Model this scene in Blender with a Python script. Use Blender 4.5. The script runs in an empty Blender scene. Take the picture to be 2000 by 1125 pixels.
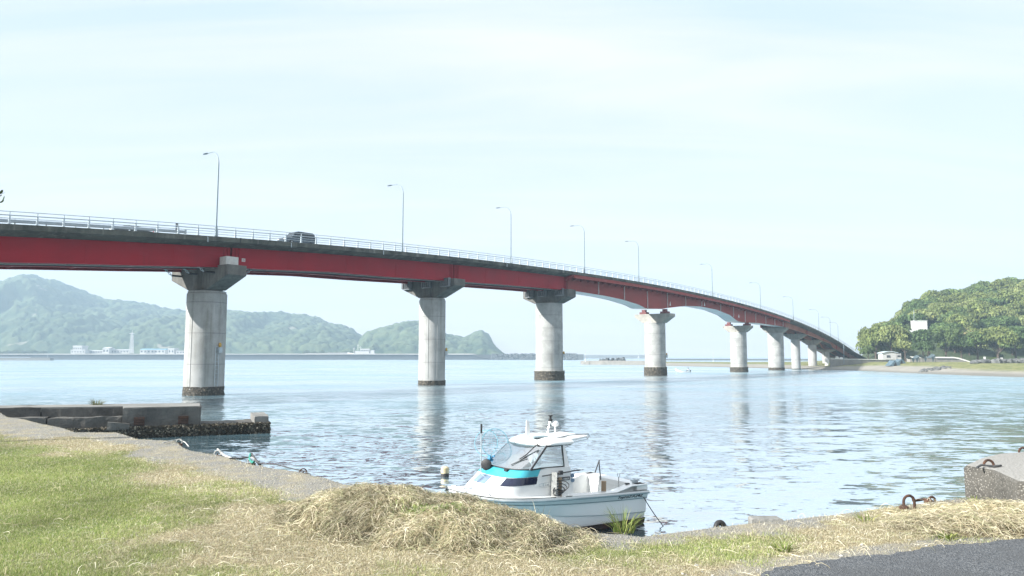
import bpy, math, random
import numpy as np
from mathutils import Vector, Matrix
R = math.radians
rng = np.random.default_rng(7)
random.seed(7)
scene = bpy.context.scene
COL = scene.collection

# ------------------------------------------------------------------ camera
FPX, CAMH, PITCH = 1450.0, 4.2, math.atan((697 - 562.5) / 1450.0)
cam_data = bpy.data.cameras.new("camera")
cam_data.sensor_width = 36.0
cam_data.lens = 36.0 * FPX / 2000.0
cam_data.clip_start = 0.1
cam_data.clip_end = 40000
cam = bpy.data.objects.new("camera", cam_data)
cam.location = (0, 0, CAMH)
cam.rotation_euler = (R(90) + PITCH, 0, 0)
COL.objects.link(cam)
scene.camera = cam

# ------------------------------------------------------------------ world, sun, exposure
SUN_AZ = Vector((-0.90, -0.36, 0)).normalized()      # horizontal direction towards the sun
SUN_EL = R(28)
SKY_STRENGTH, SUN_STRENGTH, EXPOSURE = 0.10, 3.6, 1.8
world = bpy.data.worlds.new("World")
scene.world = world
world.use_nodes = True
wn, wl = world.node_tree.nodes, world.node_tree.links
bg = wn["Background"]
sky = wn.new("ShaderNodeTexSky")
sky.sky_type = 'NISHITA'
sky.sun_disc = False
sky.sun_elevation = SUN_EL
sky.sun_rotation = math.atan2(SUN_AZ.x, SUN_AZ.y) % (2 * math.pi)
sky.air_density, sky.dust_density, sky.ozone_density = 1.0, 2.0, 2.0

def wnode(t, **kw):
    n = wn.new(t)
    for k, v in kw.items():
        setattr(n, k, v)
    return n

def wmath(op, a, b=None):
    n = wnode("ShaderNodeMath", operation=op)
    for i, v in enumerate((a, b)):
        if v is None:
            continue
        if isinstance(v, (int, float)):
            n.inputs[i].default_value = v
        else:
            wl.new(v, n.inputs[i])
    return n.outputs[0]

tc = wnode("ShaderNodeTexCoord")
sep = wnode("ShaderNodeSeparateXYZ")
wl.new(tc.outputs["Generated"], sep.inputs[0])
den = wmath('ADD', wmath('MAXIMUM', sep.outputs[2], 0.0), 0.14)
comb = wnode("ShaderNodeCombineXYZ")                    # the direction laid out on a high, flat cloud sheet
wl.new(wmath('DIVIDE', sep.outputs[0], den), comb.inputs[0])
wl.new(wmath('DIVIDE', sep.outputs[1], den), comb.inputs[1])
mp = wnode("ShaderNodeMapping")
mp.inputs["Rotation"].default_value = (0, 0, R(28))
mp.inputs["Scale"].default_value = (0.35, 1.7, 1)
wl.new(comb.outputs[0], mp.inputs[0])
cn = wnode("ShaderNodeTexNoise")
cn.inputs["Scale"].default_value = 1.25
cn.inputs["Detail"].default_value = 9
cn.inputs["Roughness"].default_value = 0.55
cn.inputs["Distortion"].default_value = 0.6
wl.new(mp.outputs[0], cn.inputs["Vector"])
cr = wnode("ShaderNodeMapRange")
cr.inputs["From Min"].default_value, cr.inputs["From Max"].default_value = 0.44, 0.72
wl.new(cn.outputs["Fac"], cr.inputs["Value"])
# milky high overcast: more of it towards the horizon
hz = wnode("ShaderNodeMapRange", interpolation_type='SMOOTHSTEP')
hz.inputs["From Min"].default_value, hz.inputs["From Max"].default_value = 0.0, 0.62
hz.inputs["To Min"].default_value, hz.inputs["To Max"].default_value = 0.96, 0.84
wl.new(sep.outputs[2], hz.inputs["Value"])
veil = wnode("ShaderNodeMix", data_type='RGBA')
wl.new(hz.outputs[0], veil.inputs["Factor"])
wl.new(sky.outputs[0], veil.inputs[6])
vcol = wnode("ShaderNodeMix", data_type='RGBA')
vr = wnode("ShaderNodeMapRange")
vr.inputs["From Min"].default_value, vr.inputs["From Max"].default_value = 0.02, 0.45
wl.new(sep.outputs[2], vr.inputs["Value"])
wl.new(vr.outputs[0], vcol.inputs["Factor"])
VEIL_H, VEIL_Z = (2.90, 2.86, 2.90), (2.02, 2.45, 2.78)
vcol.inputs[6].default_value = (*VEIL_H, 1)
vcol.inputs[7].default_value = (*VEIL_Z, 1)
top = wnode("ShaderNodeMix", data_type='RGBA')           # unseen overhead sky, brightened to lift the water and shaded sides
tr = wnode("ShaderNodeMapRange", interpolation_type='SMOOTHSTEP')
tr.inputs["From Min"].default_value, tr.inputs["From Max"].default_value = 0.36, 0.75
wl.new(sep.outputs[2], tr.inputs["Value"])
wl.new(tr.outputs[0], top.inputs["Factor"])
wl.new(vcol.outputs[2], top.inputs[6])
top.inputs[7].default_value = (4.0, 4.05, 4.05, 1)
wl.new(top.outputs[2], veil.inputs[7])
cl = wnode("ShaderNodeMix", data_type='RGBA')
wl.new(wmath('MULTIPLY', cr.outputs[0], 0.85), cl.inputs["Factor"])
wl.new(veil.outputs[2], cl.inputs[6])
cl.inputs[7].default_value = (3.1, 3.0, 3.0, 1)
wl.new(cl.outputs[2], bg.inputs["Color"])
bg.inputs["Strength"].default_value = SKY_STRENGTH

sd = bpy.data.lights.new("sun", 'SUN')
sd.energy = SUN_STRENGTH
sd.angle = R(0.5)
sd.color = (1.0, 0.97, 0.92)
sun = bpy.data.objects.new("sun", sd)
to_sun = Vector((SUN_AZ.x * math.cos(SUN_EL), SUN_AZ.y * math.cos(SUN_EL), math.sin(SUN_EL)))
sun.rotation_euler = to_sun.to_track_quat('Z', 'Y').to_euler()
sun.location = (-40, -20, 60)
COL.objects.link(sun)

vs = scene.view_settings
scene.display_settings.display_device = 'sRGB'
vs.view_transform, vs.look = 'Standard', 'None'
vs.exposure, vs.gamma, vs.use_curve_mapping = EXPOSURE, 1.0, False
scene.render.engine = 'CYCLES'
scene.cycles.use_denoising = True
scene.cycles.max_bounces = 8
scene.cycles.transparent_max_bounces = 12
scene.cycles.volume_bounces = 0
scene.cycles.caustics_reflective = False
scene.cycles.caustics_refractive = False

# ------------------------------------------------------------------ pixel -> place helpers (2000x1125 photograph)
_c, _s = math.cos(PITCH), math.sin(PITCH)
def ray(px, py):
    x, v = (px - 1000) / FPX, -(py - 562.5) / FPX
    return np.array([x, _c - _s * v, _s + _c * v])
def at(px, py, z):
    d = ray(px, py); t = (z - CAMH) / d[2]
    return np.array([d[0] * t, d[1] * t, z])
def at_y(px, py, Y):
    d = ray(px, py); t = Y / d[1]
    return np.array([d[0] * t, Y, CAMH + d[2] * t])
def z_at(py, Y):
    v = -(np.asarray(py, float) - 562.5) / FPX
    return CAMH + (_s + _c * v) / (_c - _s * v) * Y

# ------------------------------------------------------------------ numpy noise
def _hash(*k):
    h = np.zeros_like(k[0], dtype=np.uint64)
    for i, a in enumerate(k):
        h ^= (a.astype(np.int64).astype(np.uint64) + np.uint64(0x9E3779B97F4A7C15)) * np.uint64([0x8DA6B343, 0xD8163841, 0xCB1AB31F, 0x165667B1][i])
        h = (h ^ (h >> np.uint64(15))) * np.uint64(0x2C1B3C6D)
        h ^= h >> np.uint64(13)
    return (h & np.uint64(0xFFFFFF)).astype(np.float64) / float(0xFFFFFF)
def vnoise(x, y, seed=0):
    x = np.asarray(x, float); y = np.asarray(y, float)
    xi, yi = np.floor(x), np.floor(y)
    fx, fy = x - xi, y - yi
    fx, fy = fx * fx * (3 - 2 * fx), fy * fy * (3 - 2 * fy)
    sd_ = np.full_like(xi, seed)
    g = lambda a, b: _hash(xi + a, yi + b, sd_)
    return (g(0, 0) * (1 - fx) + g(1, 0) * fx) * (1 - fy) + (g(0, 1) * (1 - fx) + g(1, 1) * fx) * fy
def fbm(x, y, oct=4, seed=0):
    r, a, t = 0, 0.5, 0
    for i in range(oct):
        r = r + a * vnoise(np.asarray(x) * 2 ** i, np.asarray(y) * 2 ** i, seed + i * 17)
        t += a; a *= 0.5
    return r / t
def worley(x, y, seed=0):
    xi, yi = np.floor(x), np.floor(y)
    best = np.full_like(xi, 9.0)
    cid = np.zeros_like(xi)
    for a in (-1, 0, 1):
        for b in (-1, 0, 1):
            s1 = np.full_like(xi, seed)
            jx, jy = _hash(xi + a, yi + b, s1), _hash(xi + a, yi + b, s1 + 31)
            d = np.hypot(xi + a + jx - x, yi + b + jy - y)
            m = d < best
            best = np.where(m, d, best)
            cid = np.where(m, _hash(xi + a, yi + b, s1 + 77), cid)
    return best, cid

# ------------------------------------------------------------------ mesh builder
class MB:
    def __init__(self):
        self.v, self.f, self.n = [], [], 0
    def add(self, V, F):
        V = np.asarray(V, float).reshape(-1, 3)
        self.v.append(V)
        for f in F:
            self.f.append([int(i) + self.n for i in f])
        self.n += len(V)
        return self
    def box(self, c, s, rz=0.0, ax=None):
        h = np.array(s, float) / 2
        P = np.array([[x, y, z] for z in (-1, 1) for y in (-1, 1) for x in (-1, 1)]) * h
        if ax is None:
            cs, sn = math.cos(rz), math.sin(rz)
            ax = np.array([[cs, sn, 0], [-sn, cs, 0], [0, 0, 1]])
        P = P @ np.asarray(ax, float) + np.asarray(c, float)
        return self.add(P, [(0, 2, 3, 1), (4, 5, 7, 6), (0, 1, 5, 4), (2, 6, 7, 3), (0, 4, 6, 2), (1, 3, 7, 5)])
    def bar(self, p, q, w, h):
        p, q = np.array(p, float), np.array(q, float)
        d = q - p; L = np.linalg.norm(d); d /= L
        up = np.array([0, 0, 1.0]) if abs(d[2]) < 0.95 else np.array([0, 1.0, 0])
        sx = np.cross(d, up); sx /= np.linalg.norm(sx); uz = np.cross(sx, d)
        return self.box((p + q) / 2, (L, w, h), ax=np.array([d, sx, uz]))
    def tube(self, pts, r, seg=8, cap=True):
        pts = np.array(pts, float)
        n = len(pts)
        rr = np.full(n, r) if np.isscalar(r) else np.array(r, float)
        V = []
        prev = None
        for i in range(n):
            d = pts[min(i + 1, n - 1)] - pts[max(i - 1, 0)]
            d = d / (np.linalg.norm(d) + 1e-12)
            if prev is None:
                a = np.array([0, 0, 1.0]) if abs(d[2]) < 0.9 else np.array([1.0, 0, 0])
                x = np.cross(a, d)
            else:
                x = prev - d * np.dot(prev, d)
            x = x / (np.linalg.norm(x) + 1e-12)
            prev = x
            y = np.cross(d, x)
            for k in range(seg):
                t = 2 * math.pi * k / seg
                V.append(pts[i] + rr[i] * (x * math.cos(t) + y * math.sin(t)))
        F = [(i * seg + k, i * seg + (k + 1) % seg, (i + 1) * seg + (k + 1) % seg, (i + 1) * seg + k) for i in range(n - 1) for k in range(seg)]
        if cap:
            F.append(tuple(range(seg))[::-1]); F.append(tuple((n - 1) * seg + k for k in range(seg)))
        return self.add(V, F)
    def loft(self, rings, closed=True, cap0=True, cap1=True):
        rings = [np.asarray(r, float) for r in rings]
        m = len(rings[0]); V = np.vstack(rings)
        kk = m if closed else m - 1
        F = [(i * m + k, i * m + (k + 1) % m, (i + 1) * m + (k + 1) % m, (i + 1) * m + k) for i in range(len(rings) - 1) for k in range(kk)]
        if cap0: F.append(tuple(range(m))[::-1])
        if cap1: F.append(tuple((len(rings) - 1) * m + k for k in range(m)))
        return self.add(V, F)
    def prism(self, poly, z0, z1):
        p = np.asarray(poly, float)
        a = np.c_[p, np.full(len(p), z0)] if np.isscalar(z0) else np.c_[p, z0]
        b = np.c_[p, np.full(len(p), z1)] if np.isscalar(z1) else np.c_[p, z1]
        return self.loft([a, b])
    def lathe(self, c, prof, seg=16):
        c = np.array(c, float)
        rings = [[c + [r * math.cos(2 * math.pi * k / seg), r * math.sin(2 * math.pi * k / seg), z] for k in range(seg)] for r, z in prof]
        return self.loft(rings)
    def ball(self, c, r, seg=12, rows=8):
        r = np.array([r, r, r], float) if np.isscalar(r) else np.array(r, float)
        c = np.array(c, float)
        rings = []
        for i in range(rows + 1):
            t = -math.pi / 2 + math.pi * (0.02 + 0.96 * i / rows)
            rings.append([c + r * [math.cos(t) * math.cos(2 * math.pi * k / seg), math.cos(t) * math.sin(2 * math.pi * k / seg), math.sin(t)] for k in range(seg)])
        return self.loft(rings)
    def torus(self, c, R0, r, ax=(0, 0, 1), a0=0, a1=2 * math.pi, n=20, seg=7, squash=1.0):
        ax = np.array(ax, float); ax /= np.linalg.norm(ax)
        t = np.array([1.0, 0, 0]) if abs(ax[0]) < 0.9 else np.array([0, 1.0, 0])
        x = np.cross(t, ax); x /= np.linalg.norm(x); y = np.cross(ax, x)
        P = [np.array(c) + R0 * (x * math.cos(a0 + (a1 - a0) * i / n) + squash * y * math.sin(a0 + (a1 - a0) * i / n)) for i in range(n + 1)]
        return self.tube(P, r, seg, cap=abs(a1 - a0) < 6.2)
    def build(self, name, mat, parent=None, smooth=None, bevel=None):
        V = np.vstack(self.v) if self.v else np.zeros((0, 3))
        me = bpy.data.meshes.new(name)
        me.from_pydata(V.tolist(), [], self.f)
        me.update()
        return link(name, me, mat, parent, smooth, bevel)

def link(name, me, mat, parent=None, smooth=None, bevel=None):
    if mat is not None:
        me.materials.append(mat)
    o = bpy.data.objects.new(name, me)
    COL.objects.link(o)
    if parent is not None:
        o.parent = parent
        o.matrix_parent_inverse = parent_inv(parent)
    if smooth is not None:
        me.shade_smooth() if smooth >= 180 else me.set_sharp_from_angle(angle=R(smooth))
        if smooth < 180:
            for p in me.polygons: p.use_smooth = True
            me.set_sharp_from_angle(angle=R(smooth))
    if bevel:
        m = o.modifiers.new("bevel", 'BEVEL'); m.width = bevel; m.segments = 2; m.limit_method = 'ANGLE'
    return o

def parent_inv(p):
    """parts are written in world coordinates; only a top-level parent can be off the origin"""
    if p.parent is not None:
        return Matrix.Identity(4)
    return (Matrix.Translation(p.location) @ p.rotation_euler.to_matrix().to_4x4()).inverted()

def arrays(name, V, F, mat, parent=None, smooth=False, col=None, attr="tint"):
    """mesh from numpy arrays: V (n,3), F (m,k) of one face size"""
    me = bpy.data.meshes.new(name)
    V = np.ascontiguousarray(V, np.float32); F = np.ascontiguousarray(F, np.int32)
    me.vertices.add(len(V)); me.vertices.foreach_set("co", V.ravel())
    me.loops.add(F.size); me.loops.foreach_set("vertex_index", F.ravel())
    me.polygons.add(len(F))
    me.polygons.foreach_set("loop_start", np.arange(0, F.size, F.shape[1], dtype=np.int32))
    if smooth:
        me.polygons.foreach_set("use_smooth", np.ones(len(F), bool))
    if col is not None:
        a = me.attributes.new(attr, 'FLOAT_COLOR', 'POINT')
        c = np.ones((len(V), 4), np.float32); c[:, :3] = col
        a.data.foreach_set("color", c.ravel())
    me.update(calc_edges=True)
    return link(name, me, mat, parent)

def grid_faces(nu, nv):
    i = np.arange(nu - 1)[:, None] * nv + np.arange(nv - 1)[None, :]
    i = i.ravel()
    return np.c_[i, i + nv, i + nv + 1, i + 1]

def empty(name, loc=(0, 0, 0), rz=0.0):
    o = bpy.data.objects.new(name, None)
    o.location = loc; o.rotation_euler = (0, 0, rz)
    o.empty_display_size = 0.2
    COL.objects.link(o)
    return o
def tag(o, label, cat, group=None):
    o["label"] = label; o["category"] = cat
    if group: o["group"] = group
    return o
def structure(o):
    o["kind"] = "structure"; return o
def stuff(o, label=None, cat=None):
    o["kind"] = "stuff"
    if label: o["label"] = label
    if cat: o["category"] = cat
    return o
def local_part(mb, name, mat, parent, **kw):
    """part whose mesh is already written in the parent's own coordinates"""
    V = np.vstack(mb.v)
    me = bpy.data.meshes.new(name); me.from_pydata(V.tolist(), [], mb.f); me.update()
    o = link(name, me, mat, None, kw.get("smooth"), kw.get("bevel"))
    o.parent = parent
    return o
def copy_tree(o, parent=None):
    c = o.copy(); COL.objects.link(c)
    if parent is not None: c.parent = parent
    for ch in list(o.children): copy_tree(ch, c)
    return c

# ------------------------------------------------------------------ materials
def new_mat(name):
    m = bpy.data.materials.new(name); m.use_nodes = True
    nt = m.node_tree
    return m, nt.nodes, nt.links, nt.nodes["Principled BSDF"]
def nmath(N, L, op, a, b=None, c=None):
    n = N.new("ShaderNodeMath"); n.operation = op
    for i, v in enumerate((a, b, c)):
        if v is None: continue
        if isinstance(v, (int, float)): n.inputs[i].default_value = v
        else: L.new(v, n.inputs[i])
    return n.outputs[0]
def noise(N, L, scale, detail=5, rough=0.55, stretch=None, dist=0.0, coord="Object"):
    t = N.new("ShaderNodeTexCoord")
    n = N.new("ShaderNodeTexNoise")
    n.inputs["Scale"].default_value = scale; n.inputs["Detail"].default_value = detail
    n.inputs["Roughness"].default_value = rough; n.inputs["Distortion"].default_value = dist
    if stretch:
        m = N.new("ShaderNodeMapping"); m.inputs["Scale"].default_value = stretch
        L.new(t.outputs[coord], m.inputs[0]); L.new(m.outputs[0], n.inputs["Vector"])
    else:
        L.new(t.outputs[coord], n.inputs["Vector"])
    return n.outputs["Fac"]
def ramp(N, L, fac, a, b, smooth=True):
    n = N.new("ShaderNodeMapRange")
    n.interpolation_type = 'SMOOTHSTEP' if smooth else 'LINEAR'
    n.inputs["From Min"].default_value, n.inputs["From Max"].default_value = a, b
    L.new(fac, n.inputs["Value"])
    return n.outputs[0]
def mix(N, L, fac, a, b):
    n = N.new("ShaderNodeMix"); n.data_type = 'RGBA'
    if isinstance(fac, (int, float)): n.inputs[0].default_value = fac
    else: L.new(fac, n.inputs[0])
    for i, v in ((6, a), (7, b)):
        if isinstance(v, tuple): n.inputs[i].default_value = (*v, 1)
        else: L.new(v, n.inputs[i])
    return n.outputs[2]
def bump(N, L, P, h, strength=0.4, dist=0.02):
    b = N.new("ShaderNodeBump"); b.inputs["Strength"].default_value = strength; b.inputs["Distance"].default_value = dist
    L.new(h, b.inputs["Height"]); L.new(b.outputs[0], P.inputs["Normal"])
    return b
def plain(name, c1, c2=None, scale=6, rough=0.6, metal=0.0, bmp=0.0, bscale=None, stretch=None, lo=0.35, hi=0.65, spec=0.5, coat=0.0, bdist=0.02):
    m, N, L, P = new_mat(name)
    if c2 is None: c2 = tuple(x * 0.86 for x in c1)
    f = ramp(N, L, noise(N, L, scale, 6, 0.6, stretch), lo, hi)
    L.new(mix(N, L, f, c1, c2), P.inputs["Base Color"])
    P.inputs["Roughness"].default_value = rough; P.inputs["Metallic"].default_value = metal
    P.inputs["Specular IOR Level"].default_value = spec
    P.inputs["Coat Weight"].default_value = coat
    if bmp:
        bump(N, L, P, noise(N, L, bscale or scale * 4, 6, 0.6, stretch), bmp, bdist)
    return m

def concrete(name, light, dark, stain=(0.09, 0.085, 0.07), lines=0.0, stain_lo=0.52, sw=0.75, seed=0.0, bmp=0.3):
    """board-cast concrete: pour joints every few metres, vertical run-down streaks, blotches"""
    m, N, L, P = new_mat(name)
    a = ramp(N, L, noise(N, L, 0.55, 7, 0.62), 0.35, 0.68)
    c = mix(N, L, a, light, dark)
    c = mix(N, L, nmath(N, L, 'MULTIPLY', ramp(N, L, noise(N, L, 11, 6, 0.75), 0.46, 0.72), 0.55), c, tuple(x * 0.62 for x in dark))
    c = mix(N, L, nmath(N, L, 'MULTIPLY', ramp(N, L, noise(N, L, 17, 4, 0.7), 0.58, 0.75), 0.5), c, tuple(min(.8, x * 1.35) for x in light))
    st = ramp(N, L, noise(N, L, 1.0, 6, 0.65, (1.3, 1.3, 0.10)), stain_lo, 0.80)
    c = mix(N, L, nmath(N, L, 'MULTIPLY', st, sw), c, stain)
    pale = ramp(N, L, noise(N, L, 1.0, 5, 0.6, (2.1, 2.1, 0.16)), 0.60, 0.8)
    c = mix(N, L, nmath(N, L, 'MULTIPLY', pale, 0.5), c, tuple(min(0.8, x * 1.5) for x in light))
    if lines:
        t = N.new("ShaderNodeTexCoord"); s = N.new("ShaderNodeSeparateXYZ"); L.new(t.outputs["Object"], s.inputs[0])
        w = nmath(N, L, 'ABSOLUTE', nmath(N, L, 'SUBTRACT', nmath(N, L, 'FRACT', nmath(N, L, 'DIVIDE', nmath(N, L, 'ADD', s.outputs[2], seed), lines)), 0.5))
        ln = ramp(N, L, w, 0.5 - 0.045 / lines * 1.6, 0.5)
        c = mix(N, L, nmath(N, L, 'MULTIPLY', ln, 0.6), c, tuple(x * 0.45 for x in dark))
    L.new(c, P.inputs["Base Color"])
    P.inputs["Roughness"].default_value = 0.85; P.inputs["Specular IOR Level"].default_value = 0.25
    bump(N, L, P, noise(N, L, 14, 7, 0.65), bmp, 0.03)
    return m

def painted_steel(name, c1, c2, fade, rough=0.42):
    """old red bridge paint: chalky faded patches, dull runs, panel seams left to the mesh"""
    m, N, L, P = new_mat(name)
    c = mix(N, L, ramp(N, L, noise(N, L, 0.22, 6, 0.6), 0.35, 0.65), c1, c2)
    ch = ramp(N, L, noise(N, L, 0.16, 8, 0.7, (1, 1, 3.0), 0.4), 0.52, 0.76)
    c = mix(N, L, nmath(N, L, 'MULTIPLY', ch, 0.5), c, fade)
    rn = ramp(N, L, noise(N, L, 1.0, 5, 0.6, (1.6, 1.6, 0.15)), 0.56, 0.8)
    c = mix(N, L, nmath(N, L, 'MULTIPLY', rn, 0.35), c, tuple(x * 0.5 for x in c1))
    L.new(c, P.inputs["Base Color"])
    L.new(nmath(N, L, 'ADD', nmath(N, L, 'MULTIPLY', ch, 0.25), rough), P.inputs["Roughness"])
    P.inputs["Specular IOR Level"].default_value = 0.18
    bump(N, L, P, noise(N, L, 1.3, 3, 0.5), 0.12, 0.03)
    return m

def tinted(name, rough=0.7, transl=0.0, spec=0.3, bmp=0.0, attr="tint"):
    """colour carried by the mesh (one tint for each blade, leaf or strand)"""
    m, N, L, P = new_mat(name)
    a = N.new("ShaderNodeAttribute"); a.attribute_name = attr
    L.new(a.outputs["Color"], P.inputs["Base Color"])
    P.inputs["Roughness"].default_value = rough; P.inputs["Specular IOR Level"].default_value = spec
    if transl:
        t = N.new("ShaderNodeBsdfTranslucent"); L.new(a.outputs["Color"], t.inputs["Color"])
        x = N.new("ShaderNodeMixShader"); x.inputs[0].default_value = transl
        out = N["Material Output"]
        L.new(P.outputs[0], x.inputs[1]); L.new(t.outputs[0], x.inputs[2]); L.new(x.outputs[0], out.inputs["Surface"])
    return m

def glass_mat(name, tint=(0.85, 0.92, 0.95), refl=0.16, alpha_dark=0.0):
    m, N, L, P = new_mat(name)
    N.remove(P)
    t = N.new("ShaderNodeBsdfTransparent"); t.inputs[0].default_value = (*tint, 1)
    g = N.new("ShaderNodeBsdfGlossy"); g.inputs["Roughness"].default_value = 0.03
    x = N.new("ShaderNodeMixShader")
    lw = N.new("ShaderNodeLayerWeight"); lw.inputs[0].default_value = 0.35
    L.new(nmath(N, L, 'ADD', nmath(N, L, 'MULTIPLY', lw.outputs["Fresnel"], 0.55), refl), x.inputs[0])
    L.new(t.outputs[0], x.inputs[1]); L.new(g.outputs[0], x.inputs[2])
    L.new(x.outputs[0], N["Material Output"].inputs["Surface"])
    return m

M = {}
M['pier'] = concrete("pier_concrete", (0.44, 0.445, 0.435), (0.33, 0.335, 0.325), (0.15, 0.145, 0.105), lines=3.4, stain_lo=0.48, sw=0.7)
M['pier_old'] = concrete("old_pier_concrete", (0.45, 0.455, 0.44), (0.30, 0.305, 0.295), (0.15, 0.148, 0.125), lines=2.35, stain_lo=0.53, sw=0.6)
M['cap_dark'] = concrete("shaded_stained_cap_concrete", (0.17, 0.165, 0.15), (0.10, 0.10, 0.092), (0.035, 0.035, 0.032), stain_lo=0.45, sw=0.8)  # dark base paints in the shade under the deck; the streaks are stains
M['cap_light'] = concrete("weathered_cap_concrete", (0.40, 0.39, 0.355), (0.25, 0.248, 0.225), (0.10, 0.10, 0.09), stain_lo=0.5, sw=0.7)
M['white_block'] = plain("pale_block", (0.55, 0.545, 0.52), (0.46, 0.46, 0.44), 3, 0.8)
M['fascia'] = concrete("mossy_deck_edge", (0.115, 0.118, 0.10), (0.045, 0.05, 0.043), (0.24, 0.24, 0.22), stain_lo=0.50, sw=0.9, bmp=0.5)
M['asphalt_deck'] = plain("deck_asphalt", (0.06, 0.06, 0.062), None, 3, 0.9)
M['red'] = painted_steel("red_paint", (0.34, 0.002, 0.012), (0.27, 0.002, 0.011), (0.36, 0.028, 0.05))
M['red_old'] = painted_steel("faded_red_paint", (0.30, 0.040, 0.034), (0.24, 0.036, 0.030), (0.33, 0.10, 0.085), 0.5)
M['red_brown'] = painted_steel("hazy_brown_red_paint", (0.34, 0.125, 0.085), (0.28, 0.095, 0.066), (0.38, 0.18, 0.13), 0.5)  # slightly browner paint, with distance haze mixed into the colour
M['pale_steel'] = plain("pale_soffit_paint", (0.52, 0.56, 0.58), (0.44, 0.48, 0.5), 0.5, 0.35)
M['bearing'] = plain("shaded_red_bearing", (0.13, 0.016, 0.02), (0.10, 0.02, 0.02), 4, 0.6)  # red darkened in the colour so the bearings look shaded
M['cage'] = plain("galvanised_cage", (0.20, 0.22, 0.235), (0.15, 0.165, 0.175), 5, 0.5, 0.2)
M['stiff'] = plain("pale_stiffener_paint", (0.62, 0.55, 0.53), None, 2, 0.5)
M['dark_steel'] = plain("dark_steel", (0.030, 0.032, 0.036), (0.05, 0.05, 0.052), 4, 0.55, 0.3)
M['galv'] = plain("galvanised_steel", (0.44, 0.50, 0.53), (0.38, 0.44, 0.48), 6, 0.45, 0.25)
M['pole'] = plain("painted_pole_steel", (0.20, 0.26, 0.29), (0.17, 0.23, 0.26), 5, 0.45, 0.2)
M['guard'] = plain("white_guardrail_paint", (0.45, 0.52, 0.58), (0.38, 0.45, 0.52), 4, 0.5)
M['rust'] = plain("rusty_iron", (0.045, 0.028, 0.022), (0.10, 0.05, 0.03), 22, 0.85, 0.2, 0.5, 90)
M['rope_white'] = plain("bleached_rope", (0.55, 0.55, 0.52), (0.4, 0.4, 0.38), 30, 0.9, 0, 0.6, 160)
M['rope_dark'] = plain("dark_rope", (0.05, 0.055, 0.06), (0.09, 0.09, 0.09), 30, 0.9, 0, 0.6, 160)
M['rope_green'] = plain("green_rope", (0.02, 0.22, 0.17), None, 30, 0.8)
M['black'] = plain("black_rubber", (0.012, 0.013, 0.015), (0.025, 0.025, 0.026), 12, 0.6)
M['yellow'] = plain("yellow_paint", (0.55, 0.33, 0.05), None, 10, 0.5)
M['cream'] = plain("cream_plastic", (0.62, 0.55, 0.36), (0.5, 0.42, 0.26), 9, 0.5)
M['white_paint'] = plain("white_paint", (0.78, 0.78, 0.76), (0.68, 0.68, 0.66), 0.5, 0.6)
M['sand_wall'] = concrete("pale_sea_wall", (0.27, 0.26, 0.24), (0.20, 0.195, 0.18), (0.2, 0.19, 0.17), stain_lo=0.55)
M['sea_wall'] = concrete("grey_breakwater", (0.10, 0.11, 0.115), (0.07, 0.078, 0.082), (0.05, 0.05, 0.05))
M['jetty'] = concrete("shaded_weathered_jetty", (0.135, 0.131, 0.12), (0.075, 0.073, 0.069), (0.03, 0.03, 0.028), stain_lo=0.5, sw=0.6, bmp=0.8)  # dark weathered concrete, with the shade of the faces painted in
M['jetty_top'] = concrete("jetty_top", (0.25, 0.25, 0.235), (0.18, 0.178, 0.168), (0.10, 0.1, 0.09), bmp=0.8)
M['leaf'] = tinted("foliage", 0.65, 0.28, 0.25)
M['blade'] = tinted("grass_blade", 0.6, 0.30, 0.3)
M['straw'] = tinted("straw_strand", 0.65, 0.18, 0.3)
M['bark'] = plain("bark", (0.10, 0.075, 0.055), (0.06, 0.045, 0.034), 8, 0.9, 0, 0.6, 30)

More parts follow.
